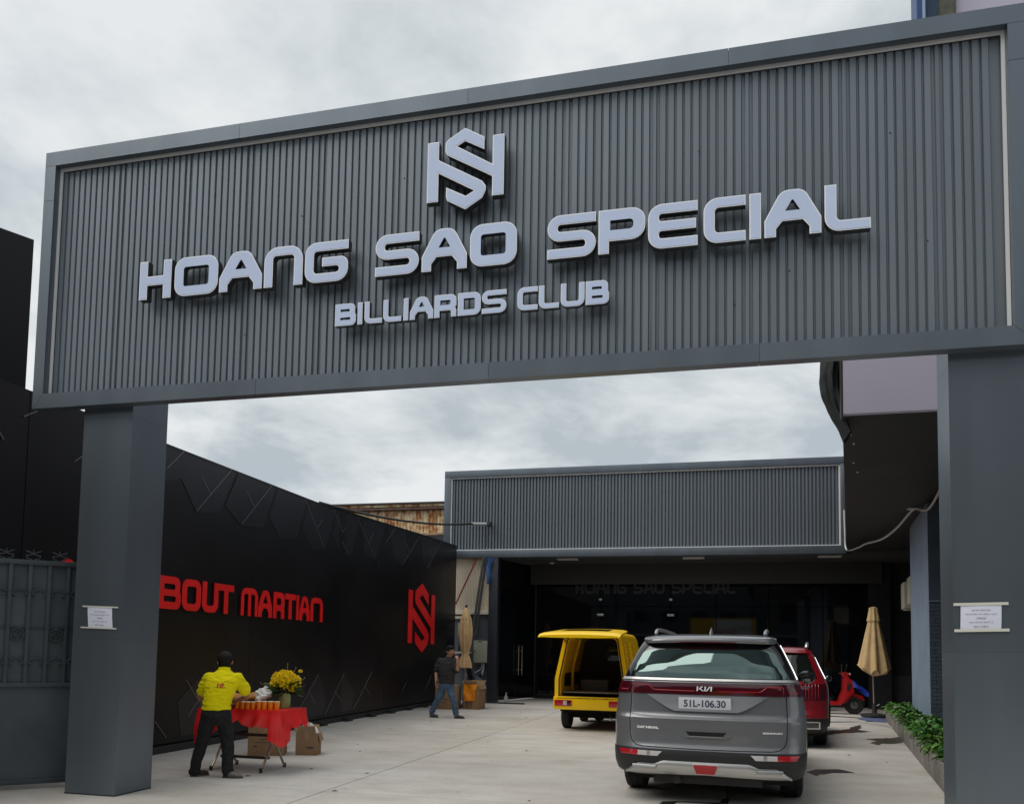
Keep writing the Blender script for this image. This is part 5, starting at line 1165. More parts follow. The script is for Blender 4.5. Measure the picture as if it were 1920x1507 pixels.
for sg in (-1, 1):
    MB().box(min(sg*(VW-0.135), sg*(VW-0.117)), max(sg*(VW-0.135), sg*(VW-0.117)), 0.35, 0.95, 0.85, 1.22).build('inner_panel', M['blackplastic'], yv, local=True)
    MB().box(min(sg*(VW-0.135), sg*(VW-0.117)), max(sg*(VW-0.135), sg*(VW-0.117)), 1.1, 1.8, 0.85, 1.30).build('inner_panel', M['blackplastic'], yv, local=True)
    MB().tube([(sg*(VW-0.15-0.0*z), 1.02, z) if z < 1.2 else (sg*(VW-0.15-0.15*(z-1.2)/0.6), 1.02, z) for z in rows(0.76, 1.80, 8)], 0.03, 8).build('inner_post', M['yellow_in'], yv, smooth=True, local=True)
    # pressed louvres and panel lines of the flank
    for y0, y1 in ((0.42, 1.02), (1.18, 1.75)):
        for kz in range(6):
            z = 1.34+0.066*kz; x = VW-0.165*((z-1.0)/0.93)-0.012
            MB().box(min(sg*x, sg*(x+0.016)), max(sg*x, sg*(x+0.016)), y0+0.06, y1-0.06, z, z+0.032).build('louvre', M['yellow'], yv, local=True, bevel=0.005)
        fr_ = [(sg*(VW-0.165*((z-1.0)/0.93)-0.004), y, z) for y, z in ((y0, 1.29), (y1, 1.29), (y1, 1.76), (y0, 1.76), (y0, 1.29))]
        MB().tube(fr_, 0.010, 6).build('flank_bead', M['yellow'], yv, smooth=True, local=True)
bm_ = MB(); bm_.box(-0.725, 0.725, -0.05, 0.30, 0.415, 0.665); bpr = bm_.build('rear_bumper', M['yellow'], yv, local=True, bevel=0.02)
for x in (-0.20, -0.06, 0.08, 0.30): MB().box(x-0.04, x+0.04, -0.052, -0.045, 0.632, 0.645).build('bumper_slot', M['under'], bpr, local=True)
for sg in (-1, 1):
    a = sg*0.53
    tl = MB().box(a-0.17, a+0.17, -0.066, -0.045, 0.485, 0.60).build('tail_lamp', M['redlens2'], yv, local=True, bevel=0.008)
    MB().box(a+0.005, a+0.075, -0.070, -0.06, 0.50, 0.585).build('lamp_lens', M['clearlens'], tl, local=True, bevel=0.004)
    MB().box(a+0.09, a+0.15, -0.069, -0.06, 0.50, 0.585).build('lamp_lens', M['redlens'], tl, local=True, bevel=0.004)
    wheel(yv, sg*0.60, 0.72, 0.275, 0.165, 8, sg); wheel(yv, sg*0.60, 2.55, 0.275, 0.165, 8, sg)
MB().box(-0.66, 0.66, 0.30, 3.0, 0.36, 0.66).box(-0.45, 0.45, 0.62, 0.82, 0.22, 0.36).build('underbody', M['under'], yv, local=True)
MB().tube([(-0.5, 0.72, 0.275), (0.5, 0.72, 0.275)], 0.05, 10).ball((0.05, 0.72, 0.275), 0.12).build('rear_axle', M['under'], yv, smooth=True, local=True)
MB().tube([(x, -0.054, z) for x, z in ((-0.66, 0.64), (0.66, 0.64))], 0.004, 5).build('bumper_seam', M['under'], bpr, local=True)
MB().box(-0.30, 0.25, 0.55, 1.30, 0.756, 0.98).build('cargo_crate', mat('dark crate', (0.03, 0.028, 0.026), 0.8), yv, local=True, bevel=0.01)
for x in (-0.42, 0.42): MB().box(x-0.05, x+0.05, 0.10, 0.20, VH-0.012, VH+0.03).build('hatch_hinge', M['yellow'], yv, local=True, bevel=0.008)
MB().tube(smooth_path([(0.2, 0.9, 0.3), (0.35, 0.35, 0.25), (0.38, 0.0, 0.25)], 5), 0.025, 8).build('exhaust_pipe', M['satin'], yv, smooth=True, local=True)
# hatch, hinged at the roof, swung up and a little past level
HL = 1.22; hang = math.radians(-4.5)
def hatf(u, v, th=0.0):
    x = (u-.5)*2; y = v*HL; wdt = 0.775-0.09*(1-v)-0.02*max(0, v-0.85)/0.15
    crown = -0.022*abs(x)**2-0.045*max(0, (v-0.82)/0.18)**2
    edge = max(0, (abs(x)-0.90)/0.10)
    lx = x*wdt-0.05*v; zz = crown-th*(1-0.65*abs(x)**3)-0.020*edge
    yy = -y*math.cos(hang); z0 = y*math.sin(hang)
    return Vector((lx, 0.16+yy, VH+0.055+z0+zz))
hb = MB(); NU, NV = 26, 16
hb.grid(lambda u, v: hatf(u, v), NU, NV); hb.grid(lambda u, v: hatf(u, v, 0.06), NU, NV); q = (NU+1)*(NV+1); w1 = NU+1
hb.f = hb.f[:NU*NV]+[f[::-1] for f in hb.f[NU*NV:]]
ring = [i for i in range(w1)]+[j*w1+NU for j in range(1, NV+1)]+[NV*w1+i for i in range(NU-1, -1, -1)]+[j*w1 for j in range(NV-1, 0, -1)]
for a, b in zip(ring, ring[1:]+ring[:1]): hb.f.append((b, a, q+a, q+b)); hb.m.append(0)
ht = hb.build('tail_hatch', M['yellow'], yv, smooth='fix', local=True, angle=50)
MB().grid(lambda u, v: hatf(0.5+(u-.5)*0.62, 0.18+0.42*v, -0.006), 14, 6).build('hatch_window', M['carglass'], ht, smooth=True, local=True)
for x in (0.36, 0.48, 0.57):
    p = hatf(x, 0.97, 0.06); MB().box(p.x-0.03, p.x+0.03, p.y-0.02, p.y+0.02, p.z-0.03, p.z).build('hatch_latch', M['blackplastic'], ht, local=True)
MB().tube([(-0.53, 0.20, 1.70), (-0.56, -0.28, 1.905)], 0.012, 8).build('gas_strut', M['blackplastic'], yv, smooth=True, local=True)
# ================================================================== table with its cloth
TX0, TX1, TY0, TY1, TZ = -6.26, -5.15, 9.14, 9.80, 0.752
tb = thing('folding_table', 'folding table with curved tubular legs under the red cloth', 'table', (-5.79, 9.47, 0))
MB().box(TX0+0.02, TX1-0.02, TY0+0.02, TY1-0.02, TZ-0.035, TZ-0.004).build('tabletop', M['tbrown'], tb, bevel=0.008)
for x in (-6.08, -5.40):
    sg = 1 if x > -5.8 else -1
    for yy, s2 in ((TY0+0.04, -1), (TY1-0.06, 1)):
        ym = (TY0+TY1)/2
        pts = smooth_path([(x+sg*0.02, ym+s2*0.05, TZ-0.05), (x, ym+s2*0.05, 0.42), (x, ym+s2*0.07, 0.30), (x, ym+s2*0.20, 0.12), (x, ym+s2*0.27, 0.035), (x, ym+s2*0.285, 0.012)], 6)
        lg = MB().tube(pts, 0.0145, 10).build('leg', M['tube'], tb, smooth=True)
        MB().lathe([(0.02, 0), (0.021, 0.05), (0.016, 0.055)], 12, (x, ym+s2*0.284, 0.0)).build('rubber_foot', M['blackplastic'], lg, smooth=True)
    MB().tube([(x, (TY0+TY1)/2-0.06, 0.40), (x, (TY0+TY1)/2+0.06, 0.40)], 0.012, 8).build('leg_brace', M['tube'], tb, smooth=True)
MB().box(-6.07, -5.41, 9.44, 9.50, 0.405, 0.435).build('stretcher', M['tbrown'], tb); MB().box(-6.07, -5.41, 9.36, 9.41, 0.14, 0.17).build('stretcher', M['tbrown'], tb)

def clothz(x, y):   # overhang length by position round the edge
    return 0
cl = MB(); rc = random.Random(5)
def hem(s):         # s: 0..1 along the perimeter starting at the front left corner: front, right, back, left
    f = 0.20+0.05*math.sin(19*s+1)+0.035*math.sin(43*s)+0.03*math.sin(91*s+2)
    if s < 0.333:
        u = s/0.333
        f += 0.10*math.exp(-((u-0.70)/0.06)**2)+0.16*math.exp(-((u-0.03)/0.06)**2)-0.05*math.exp(-((u-0.56)/0.10)**2)+0.10*math.exp(-((u-0.33)/0.10)**2)
    if s > 0.95 or 0.30 < s < 0.37: f += 0.12
    return f
per = []; NX_, NY_ = 44, 22
for i in range(NX_): per.append((TX0+(TX1-TX0)*i/NX_, TY0, 0, -1))
for i in range(NY_): per.append((TX1, TY0+(TY1-TY0)*i/NY_, 1, 0))
for i in range(NX_): per.append((TX1-(TX1-TX0)*i/NX_, TY1, 0, 1))
for i in range(NY_): per.append((TX0, TY1-(TY1-TY0)*i/NY_, -1, 0))
NP = len(per); rows_ = 12
for r in range(-3, rows_+1):
    for k, (x, y, nx, ny) in enumerate(per):
        s = k/NP
        # outward normal blended at the corners
        a, b = per[(k-2) % NP], per[(k+2) % NP]; nn = Vector((a[2]+b[2]+nx, a[3]+b[3]+ny)).normalized()
        if r < 0:
            f = (-r)*0.010; cl.v.append((x-nn.x*f, y-nn.y*f, TZ+0.001)); continue
        t = r/rows_; h = hem(s)*t
        fold = (0.018*math.sin(40*s*PI+2*math.sin(11*s))+0.012*math.sin(95*s+r*0.2))*t**0.8
        outw = 0.008+0.025*t+fold+0.10*max(0, math.sin(PI*min(1, h/0.35)))*0.3*t
        if 0.30 < s < 0.37: outw += 0.06*t
        cl.v.append((x+nn.x*outw, y+nn.y*outw, TZ+0.001-h-(0.004 if r else 0)))
R_ = rows_+4
for r in range(R_-1):
    for k in range(NP): cl.f.append((r*NP+k, (r+1)*NP+k, (r+1)*NP+(k+1) % NP, r*NP+(k+1) % NP)); cl.m.append(0)
cl.f.append(tuple(range(NP))); cl.m.append(0)
clo = cl.build('tablecloth', M['cloth'], None, smooth=True, angle=60)
tag(clo, 'thin red plastic cloth draped over the folding table with a ragged hem', 'tablecloth')

# things on the table
def cup(x, y, m_, label, r=0.034, h=0.088, grp='juice cups in a row on the red cloth'):
    t = thing('drink_cup', label, 'cup', (x, y, TZ+0.004), 0, grp)
    MB().lathe([(r*0.78, 0), (r*0.80, 0.002), (r, h)], 20).build('cup', m_, t, smooth=True, local=True)
    MB().lathe([(r*1.06, h), (r*1.06, h+0.006), (r*0.85, h+0.009), (0, h+0.010)], 20).build('lid', M['lid'], t, smooth=True, local=True)
cxs = [(-5.76, 9.20), (-5.69, 9.205), (-5.62, 9.21), (-5.55, 9.215), (-5.47, 9.215), (-5.40, 9.22), (-5.325, 9.235), (-5.25, 9.245)]
pos_w = ['leftmost, beside the purple cups', 'second in the row from the purple cups', 'third in the row from the purple cups', 'fourth in the row, left of the middle', 'fifth in the row, right of the middle', 'sixth in the row from the purple cups', 'next to last in the row, below the vase', 'last on the right end of the row']
for k, (x, y) in enumerate(cxs): cup(x, y, M['cup'], 'orange juice cup on the red cloth, '+pos_w[k], 0.036 if k > 3 else 0.034, 0.095 if k > 3 else 0.085)
for k, (x, y) in enumerate(((-6.01, 9.19), (-5.925, 9.195), (-5.84, 9.20))): cup(x, y, M['cupp'], 'small purple cup on the red cloth, '+['leftmost beside the man in yellow', 'middle of the three purple ones', 'touching the orange row'][k], 0.036, 0.055, 'purple cups on the red cloth')
tryo = thing('food_tray', 'dark low tray under the bread on the red cloth', 'tray', (-5.75, 9.42, TZ+0.004))
MB().box(-6.15, -5.40, 9.30, 9.58, TZ+0.004, TZ+0.02).build('tray_base', M['blackplastic'], tryo, bevel=0.006)
for y in (9.30, 9.57): MB().box(-6.15, -5.40, y, y+0.012, TZ+0.021, TZ+0.075).build('tray_rim', M['blackplastic'], tryo)
for k, (y, z, x0_, x1_, lb_) in enumerate(((9.36, TZ+0.125, -6.20, -5.56, 'long golden bread stick nearest the cups, in a plastic bag'), (9.47, TZ+0.150, -6.12, -5.55, 'long golden bread stick behind the front one, in a plastic bag'))):
    t = thing('bread_stick', lb_, 'bread', (x0_, y, z), 0, 'bread sticks on the table')
    pts = []; rad = []
    for i in range(41):
        u = i/40; pts.append((x0_+(x1_-x0_)*u, y+0.01*math.sin(5*u), z-0.02+0.04*u)); rad.append((0.030+0.007*abs(math.sin(u*PI*6)))*min(1, 0.35+min(u, 1-u)*9))
    MB().tube(pts, rad, 12).build('loaf', M['bread'], t, smooth=True)
    bagp = MB(); rb = random.Random(k+9)
    def bag(u, v, c=Vector((x1_+0.02, y, z+0.035))):
        a = 2*PI*u; r_ = 0.075*math.sin(PI*min(1, v*0.92+0.06))*(1+0.28*math.sin(3*a+5*v)+0.15*math.sin(7*a-9*v)); return c+Vector(((v-.5)*0.17, r_*math.cos(a), r_*math.sin(a)))
    bagp.grid(bag, 20, 10, closed_u=True).build('bag', M['plastic'], t, smooth=True)
vz = thing('flower_vase', 'green vase of yellow chrysanthemums at the back of the red cloth', 'vase', (-5.37, 9.64, TZ+0.002))
MB().lathe([(0.0, 0), (0.066, 0.0), (0.070, 0.006), (0.074, 0.12), (0.076, 0.19), (0.070, 0.192), (0.066, 0.12)], 28).build('vase_body', M['vase'], vz, smooth=True, local=True)
fb_ = MB(); rf = random.Random(11)
def flower_mesh(seed):
    r = random.Random(seed); mb = MB(); mb.ball((0, 0, 0), 0.034, 8, 6)
    for k in range(64):
        z = r.uniform(-0.45, 1); a = r.uniform(0, 2*PI); q = math.sqrt(1-z*z); d = Vector((q*math.cos(a), q*math.sin(a), z)); sx = d.orthogonal().normalized(); sy = d.cross(sx)
        c = d*0.028; e2 = d*r.uniform(0.050, 0.062)+Vector((0, 0, 0.006)); wv = (sx*math.cos(a*3)+sy*math.sin(a*3))*0.008
        mb.add([c-wv, c+wv, e2+wv*1.3, e2+d*0.006, e2-wv*1.3], [(0, 1, 2, 3, 4)])
    return mb.mesh('flower', M['petal'])
fms = [flower_mesh(s) for s in (1, 2, 3)]
fl_pos = []
for k in range(19):
    zc = 1-2*(k+0.5)/19*0.72; aa = 2.39996*k+0.4; q = math.sqrt(max(0, 1-zc*zc)); fl_pos.append((0.130*q*math.cos(aa)+0.01, 0.12*q*math.sin(aa), 0.310+0.105*zc, 1.0+0.25*((k*7) % 5)/4))
for k, (x, y, z, s_) in enumerate(fl_pos):
    o = put('flower', fms[k % 3], vz, True); o.location = (x, y, z); o.scale = (s_,)*3; d_ = Vector((x, y, z-0.30)); o.rotation_euler = d_.to_track_quat('Z', 'Y').to_euler()
o = put('flower', fms[0], vz, True); o.location = (.22, -.02, .46); o.scale = (.45,)*3; tag(o, 'small pale side flower on a stalk')
lf = MB()
for k in range(190):
    a = rf.uniform(0, 2*PI); el = rf.uniform(-0.35, 0.45); ln = rf.uniform(0.08, 0.20); d = Vector((math.cos(a)*math.cos(el), math.sin(a)*math.cos(el), math.sin(el)))
    c = Vector((0, 0, 0.20+rf.uniform(0, .06)))+d*rf.uniform(0.03, .12); sd_ = d.orthogonal().normalized(); sd_.rotate(Matrix.Rotation(rf.uniform(0, 6), 3, d)); w_ = ln*0.14
    lf.add([c, c+d*ln*.5+sd_*w_, c+d*ln, c+d*ln*.5-sd_*w_], [(0, 1, 2, 3)], 0 if k % 4 else 1)
lo_ = lf.build('bouquet_leaves', [M['leafd'], M['leaf']], vz, local=True); tag(lo_, kind='stuff')
tw = MB()
for a, el, ln in ((2.9, .12, .42), (0.4, .5, .27), (1.2, 1.0, .30), (1.9, 1.15, .33)):
    d = Vector((math.cos(a)*math.cos(el), math.sin(a)*math.cos(el), math.sin(el))); tw.tube([Vector((0, 0, .22)), Vector((0, 0, .24))+d*ln], [.004, .002], 5)
    for q in (0.7, 0.85, 1.0): tw.ball(Vector((0, 0, .24))+d*ln*q+Vector((0, 0.005, 0.008)), 0.009, 6, 4)
tw.build('filler_twig', M['stem'], vz, smooth=True, local=True)

# ================================================================== cardboard boxes
def carton(loc, rz, sx, sy, sz, label, open_=False, name='cardboard_box', marks=()):
    t = thing(name, label, 'box', loc, rz)
    MB().box(-sx/2, sx/2, -sy/2, sy/2, 0.002, sz).build('carton', M['kraft'], t, local=True, bevel=0.004)
    MB().box(-0.03, 0.03, -sy/2-0.0015, -sy/2, sz*0.72, sz).build('tape', M['kraft2'], t, local=True)
    if open_:
        for s_, ax in ((-1, 'x'), (1, 'x'), (-1, 'y'), (1, 'y')):
            if ax == 'x': P = [(s_*sx/2, -sy/2+.005, sz), (s_*sx/2, sy/2-.005, sz), (s_*(sx/2+0.035), sy/2-.01, sz-0.11 if s_ > 0 else sz+0.09), (s_*(sx/2+0.035), -sy/2+.01, sz-0.12 if s_ > 0 else sz+0.09)]
            else: P = [(-sx/2+.005, s_*sy/2, sz), (sx/2-.03, s_*sy/2, sz), (sx/2-.04, s_*(sy/2+0.03), sz+0.10), (-sx/2+.03, s_*(sy/2+0.03), sz+0.105)]
            q = Vector((0, 0, 0.004)) if False else None
            mb = MB(); mb.add(P+[(p[0]*0.985, p[1]*0.985, p[2]+0.003) for p in P], [(0, 1, 2, 3), (7, 6, 5, 4), (0, 4, 5, 1), (1, 5, 6, 2), (2, 6, 7, 3), (3, 7, 4, 0)]); mb.build('flap', M['kraft2'], t, local=True)
    for (u, z, wd, ht) in marks:
        MB().box(u-wd/2, u+wd/2, -sy/2-0.0012, -sy/2-0.0002, z, z+ht).build('print_mark', M['ink'], t, local=True)
    return t
b1 = carton((-6.28, 10.85, 0), 0.42, 0.50, 0.42, 0.47, 'large brown cardboard box standing behind the folding table', False, marks=((0.02, .22, .22, .012), (0.0, .18, .30, .01), (-.15, .12, .05, .02)))
carton((-6.55, 11.35, 0), 0.1, 0.30, 0.26, 0.40, 'brown cardboard box mostly hidden behind the larger one under the table', True)
b2 = carton((-5.75, 11.05, 0), 0.30, 0.31, 0.29, 0.31, 'open brown cardboard box with white plastic film beside the table', True, marks=((.05, .10, .10, .025), (.05, .09, .08, .006)))
fmz = MB()
def film(u, v):
    a = 2*PI*u; r_ = (0.14+0.03*math.sin(5*a+2))*(1-v*0.95); return Vector((-5.75+r_*math.cos(a), 11.05+r_*math.sin(a)*.9, 0.30+0.10*math.sin(PI*v*0.5)*(1+0.35*math.sin(4*a+3*v))+0.03*math.sin(9*a+6*v)))
fo = fmz.grid(film, 28, 8, closed_u=True).build('plastic_film', M['plastic'], None, smooth=True); tag(fo, 'crumpled white plastic film bulging out of the open box', 'plastic film')
carton((-6.98, 21.05, 0), 0.10, 0.58, 0.5, 0.62, 'brown cardboard box with dark print behind the walking man', False, marks=((.05, .30, .30, .008), (-.02, .24, .12, .025), (.14, .24, .12, .025), (-.05, .17, .1, .014)))
carton((-6.36, 21.35, 0), -0.15, 0.44, 0.45, 0.64, 'brown cardboard box under the orange bag near the blue grey wall', True, marks=((-.1, .04, .02, .22), (0.02, .04, .02, .22)))
ob = MB(); ob.grid(lambda u, v: (-6.40+(u-.5)*(0.30+0.05*v)+0.012*math.sin(9*v), 21.085-0.02*math.sin(PI*u)-0.02*math.sin(6*u+4*v)-0.015*v, 0.22+0.43*v), 14, 14)
tag(ob.build('plastic_bag', M['orange'], None, smooth=True), 'orange plastic bag hung over the front of a cardboard box', 'bag')
bw = MB(); bw.grid(lambda u, v: (-6.75+0.42*u, 21.9+0.05*math.sin(7*u+3*v), 0.72+0.34*v*(0.75+0.3*math.sin(5*u+1))), 12, 6)
tag(bw.build('bin_bag', mat('dark blue plastic', (0.018, 0.022, 0.04), 0.25), None, smooth=True), 'crumpled dark plastic sheet behind the boxes below the folded umbrella', 'plastic sheet')
MBp = MB(); MBp.obox((-7.26, 20.85, 0.0), (-7.22, 21.0, 0.78), 0.07, 0.03); tag(MBp.build('timber_plank', mat('pale timber', (0.30, 0.21, 0.15), 0.7), None), 'pale timber plank leaning behind the walking man', 'plank')

# ================================================================== umbrellas, cabinet, conduits
um = thing('patio_umbrella', 'folded tan umbrella tied at the waist beside the metal cabinet', 'umbrella', (-6.80, 21.9, 0))
def pleat(n_, d): return lambda a, i: 1+d*math.cos(n_*a)
MB().lathe([(0.14, 1.10), (0.175, 1.06), (0.165, 1.16), (0.125, 1.32), (0.075, 1.46), (0.085, 1.50), (0.14, 1.68), (0.17, 1.95), (0.165, 2.15), (0.135, 2.40), (0.115, 2.45)], 56, fr=pleat(8, 0.16)).build('canopy', M['umb'], um, smooth=True, local=True)
MB().lathe([(0.135, 2.40), (0.14, 2.38), (0.11, 2.50), (0.065, 2.64), (0.03, 2.70), (0.0, 2.705)], 40, fr=pleat(8, 0.06)).build('top_flap', M['umb'], um, smooth=True, local=True)
MB().lathe([(0.082, 1.455), (0.088, 1.48), (0.082, 1.505)], 24).build('tie_strap', M['umb'], um, smooth=True, local=True)
MB().tube([(0, 0, 0.02), (0, 0, 1.3)], 0.026, 10).build('pole', M['steel'], um, smooth=True, local=True)
MB().ball((0, 0, 2.735), 0.042).build('finial', M['blackplastic'], um, smooth=True, local=True)
MB().lathe([(0.0, 0), (0.26, 0), (0.26, 0.04), (0.06, 0.08), (0.04, 0.25), (0.0, 0.25)], 24).build('base', M['dark'], um, smooth=True, local=True)
u2 = thing('patio_umbrella', 'half folded tan umbrella on a round base next to the planter', 'umbrella', (3.77, 23.2, 0))
def pl8(a, i): return 1+0.13*abs(math.cos(4*a+0.5))-(0.02 if i > 2 else 0)
def sk(u, v):
    a = 2*PI*u; z = 1.24+1.38*v; r_ = 0.265*(1-v)**0.9+0.085; fold = 1+0.17*(1-v*0.5)*math.cos(8*a+0.4)
    if v < 0.001: z += 0.06*math.cos(8*a+0.4)-0.10*math.cos(a+1.2)
    r_ *= fold; return Vector((r_*math.cos(a), r_*math.sin(a), z))
MB().grid(sk, 80, 12, closed_u=True).build('canopy', M['umb'], u2, smooth=True, local=True)
MB().grid(lambda u, v: (sk(u, 0)*1).lerp(Vector((0.05*math.cos(2*PI*u), 0.05*math.sin(2*PI*u), 1.05)), v), 80, 3, closed_u=True).build('canopy_fold', M['umb'], u2, smooth=True, local=True)
MB().lathe([(0.155, 2.46), (0.145, 2.50), (0.105, 2.72), (0.10, 2.80), (0.02, 2.83), (0, 2.83)], 40, fr=lambda a, i: 1+0.10*math.cos(8*a)).build('top_flap', M['umb'], u2, smooth=True, local=True)
MB().tube([(0, 0, 0.06), (-0.03, 0, 1.3)], 0.028, 10).build('pole', M['steel'], u2, smooth=True, local=True)
MB().lathe([(0, 0.02), (0.33, 0.02), (0.34, 0.05), (0.33, 0.09), (0.10, 0.11), (0.06, 0.12), (0.05, 0.36), (0.0, 0.36)], 32).build('base', M['dark'], u2, smooth=True, local=True)
MB().tube([(0.05, -0.05, 0.30), (0.11, -0.08, 0.34)], 0.02, 8).build('clamp_knob', M['steel'], u2, smooth=True, local=True)
bm2 = MB(); bm2.grid(lambda u, v: (3.30+0.95*u+0.05*math.sin(7*v), 21.55+1.25*v+0.04*math.sin(9*u), 0.006+0.010*math.sin(12*u+5*v)**2), 14, 12); tag(bm2.build('floor_mat', M['bluemat'], None, smooth=True), 'faded blue mat lying on the ground before the umbrella base', 'mat')
path_cable('garden_hose', [(1.9, 20.3, .012), (2.5, 20.9, .012), (3.1, 21.1, .012), (3.5, 20.3, .012), (3.6, 19.2, .012), (3.72, 18.3, .012), (3.62, 17.7, .012), (3.48, 17.3, .012)], 0.022, M['pvc'], 'grey garden hose curling over the concrete beside the planter', 'hose')

eb_ = thing('electrical_cabinet', 'pale grey green metal electrical cabinet on the blue grey wall', 'cabinet', (-7.09, 24.5, 1.5))
MB().box(-7.32, -6.895, 24.40, 24.65, 1.17, 1.84).build('cabinet_body', M['elec'], eb_, bevel=0.008)
MB().box(-7.305, -6.91, 24.385, 24.399, 1.19, 1.82).build('cabinet_door', M['elec'], eb_, bevel=0.004)
MB().box(-7.285, -7.265, 24.375, 24.386, 1.48, 1.56).build('door_lock', M['blackplastic'], eb_)
MB().box(-7.20, -7.05, 24.36, 24.46, 1.845, 1.865).build('top_lug', M['elec'], eb_)
for k, pts in enumerate(([(-7.02, 24.48, 1.16), (-7.04, 24.44, 0.92), (-7.20, 24.38, 0.66), (-7.42, 24.36, 0.62), (-7.50, 24.38, 0.78), (-7.40, 24.40, 0.98)], [(-7.06, 24.48, 1.16), (-7.10, 24.44, 0.98), (-7.30, 24.38, 0.86), (-7.48, 24.36, 0.90)], [(-7.0, 24.48, 1.16), (-7.02, 24.42, 0.86), (-7.16, 24.36, 0.72), (-7.36, 24.35, 0.84), (-7.46, 24.36, 0.96)])):
    MB().tube(smooth_path(pts, 6), 0.022 if k == 0 else 0.016, 8).build('conduit_loop', M['pvc'], eb_, smooth=True)
mt_ = thing('meter_box', 'small pale meter box half hidden behind the folded umbrella', 'meter', (-7.75, 24.5, 2.1))
MB().box(-7.86, -7.58, 24.48, 24.65, 1.98, 2.38).build('meter_case', M['elec'], mt_, bevel=0.01); MB().box(-7.80, -7.66, 24.472, 24.481, 2.12, 2.26).build('meter_window', M['carglass'], mt_)
MB().box(-7.95, -7.5, 24.45, 24.65, 2.50, 2.58).build('meter_hood', M['cream'], mt_)
sf = thing('wall_shelf', 'narrow pale shelf with dark bottles on the wall behind the folded umbrella', 'shelf', (-7.7, 24.5, 1.4))
MB().box(-7.92, -7.46, 24.40, 24.65, 1.44, 1.50).build('shelf_board', M['cream'], sf); MB().box(-7.92, -7.46, 24.40, 24.65, 1.12, 1.16).build('shelf_board', M['dark'], sf)
for x in (-7.82, -7.70, -7.58): MB().lathe([(0.035, 1.50), (0.035, 1.64), (0.015, 1.70), (0.015, 1.76)], 10, (x, 24.5, 0)).build('bottle', M['blackplastic'], sf, smooth=True)
tp = MB(); tp.grid(lambda u, v: (-6.95+0.18*u*(0.6+0.5*v)+0.02*math.sin(8*v), 24.38-0.05*math.sin(PI*u)-0.03*math.sin(5*v+3*u), 3.55+0.80*v), 8, 12); tag(tp.build('tarpaulin', M['bluesteel'], None, smooth=True), 'strip of blue tarpaulin hanging beside the dark porch post', 'tarpaulin')
tag(MB().tube([(-7.14, 24.30, 0.02), (-6.90, 24.36, 0.66)], 0.02, 6).build('leaning_pipe', M['pvc'], None, smooth=True), 'short grey pipe leaning on the blue grey wall under the cabinet', 'pipe')
tag(MB().box(-7.4, -5.6, 23.85, 23.97, 0.0, 0.035).build('timber_batten', M['dark'], None), 'dark batten lying on the concrete before the porch', 'batten')
bt = thing('soap_bottle', 'small clear bottle standing on the ground beside the porch glass', 'bottle', (-6.25, 24.3, 0))
MB().lathe([(0.06, 0), (0.065, 0.02), (0.06, 0.17), (0.025, 0.22), (0.022, 0.27)], 14).build('bottle_body', M['pvc'], bt, smooth=True, local=True); MB().lathe([(0.026, 0.27), (0.026, 0.31), (0, 0.31)], 12).build('cap', M['steel'], bt, smooth=True, local=True)

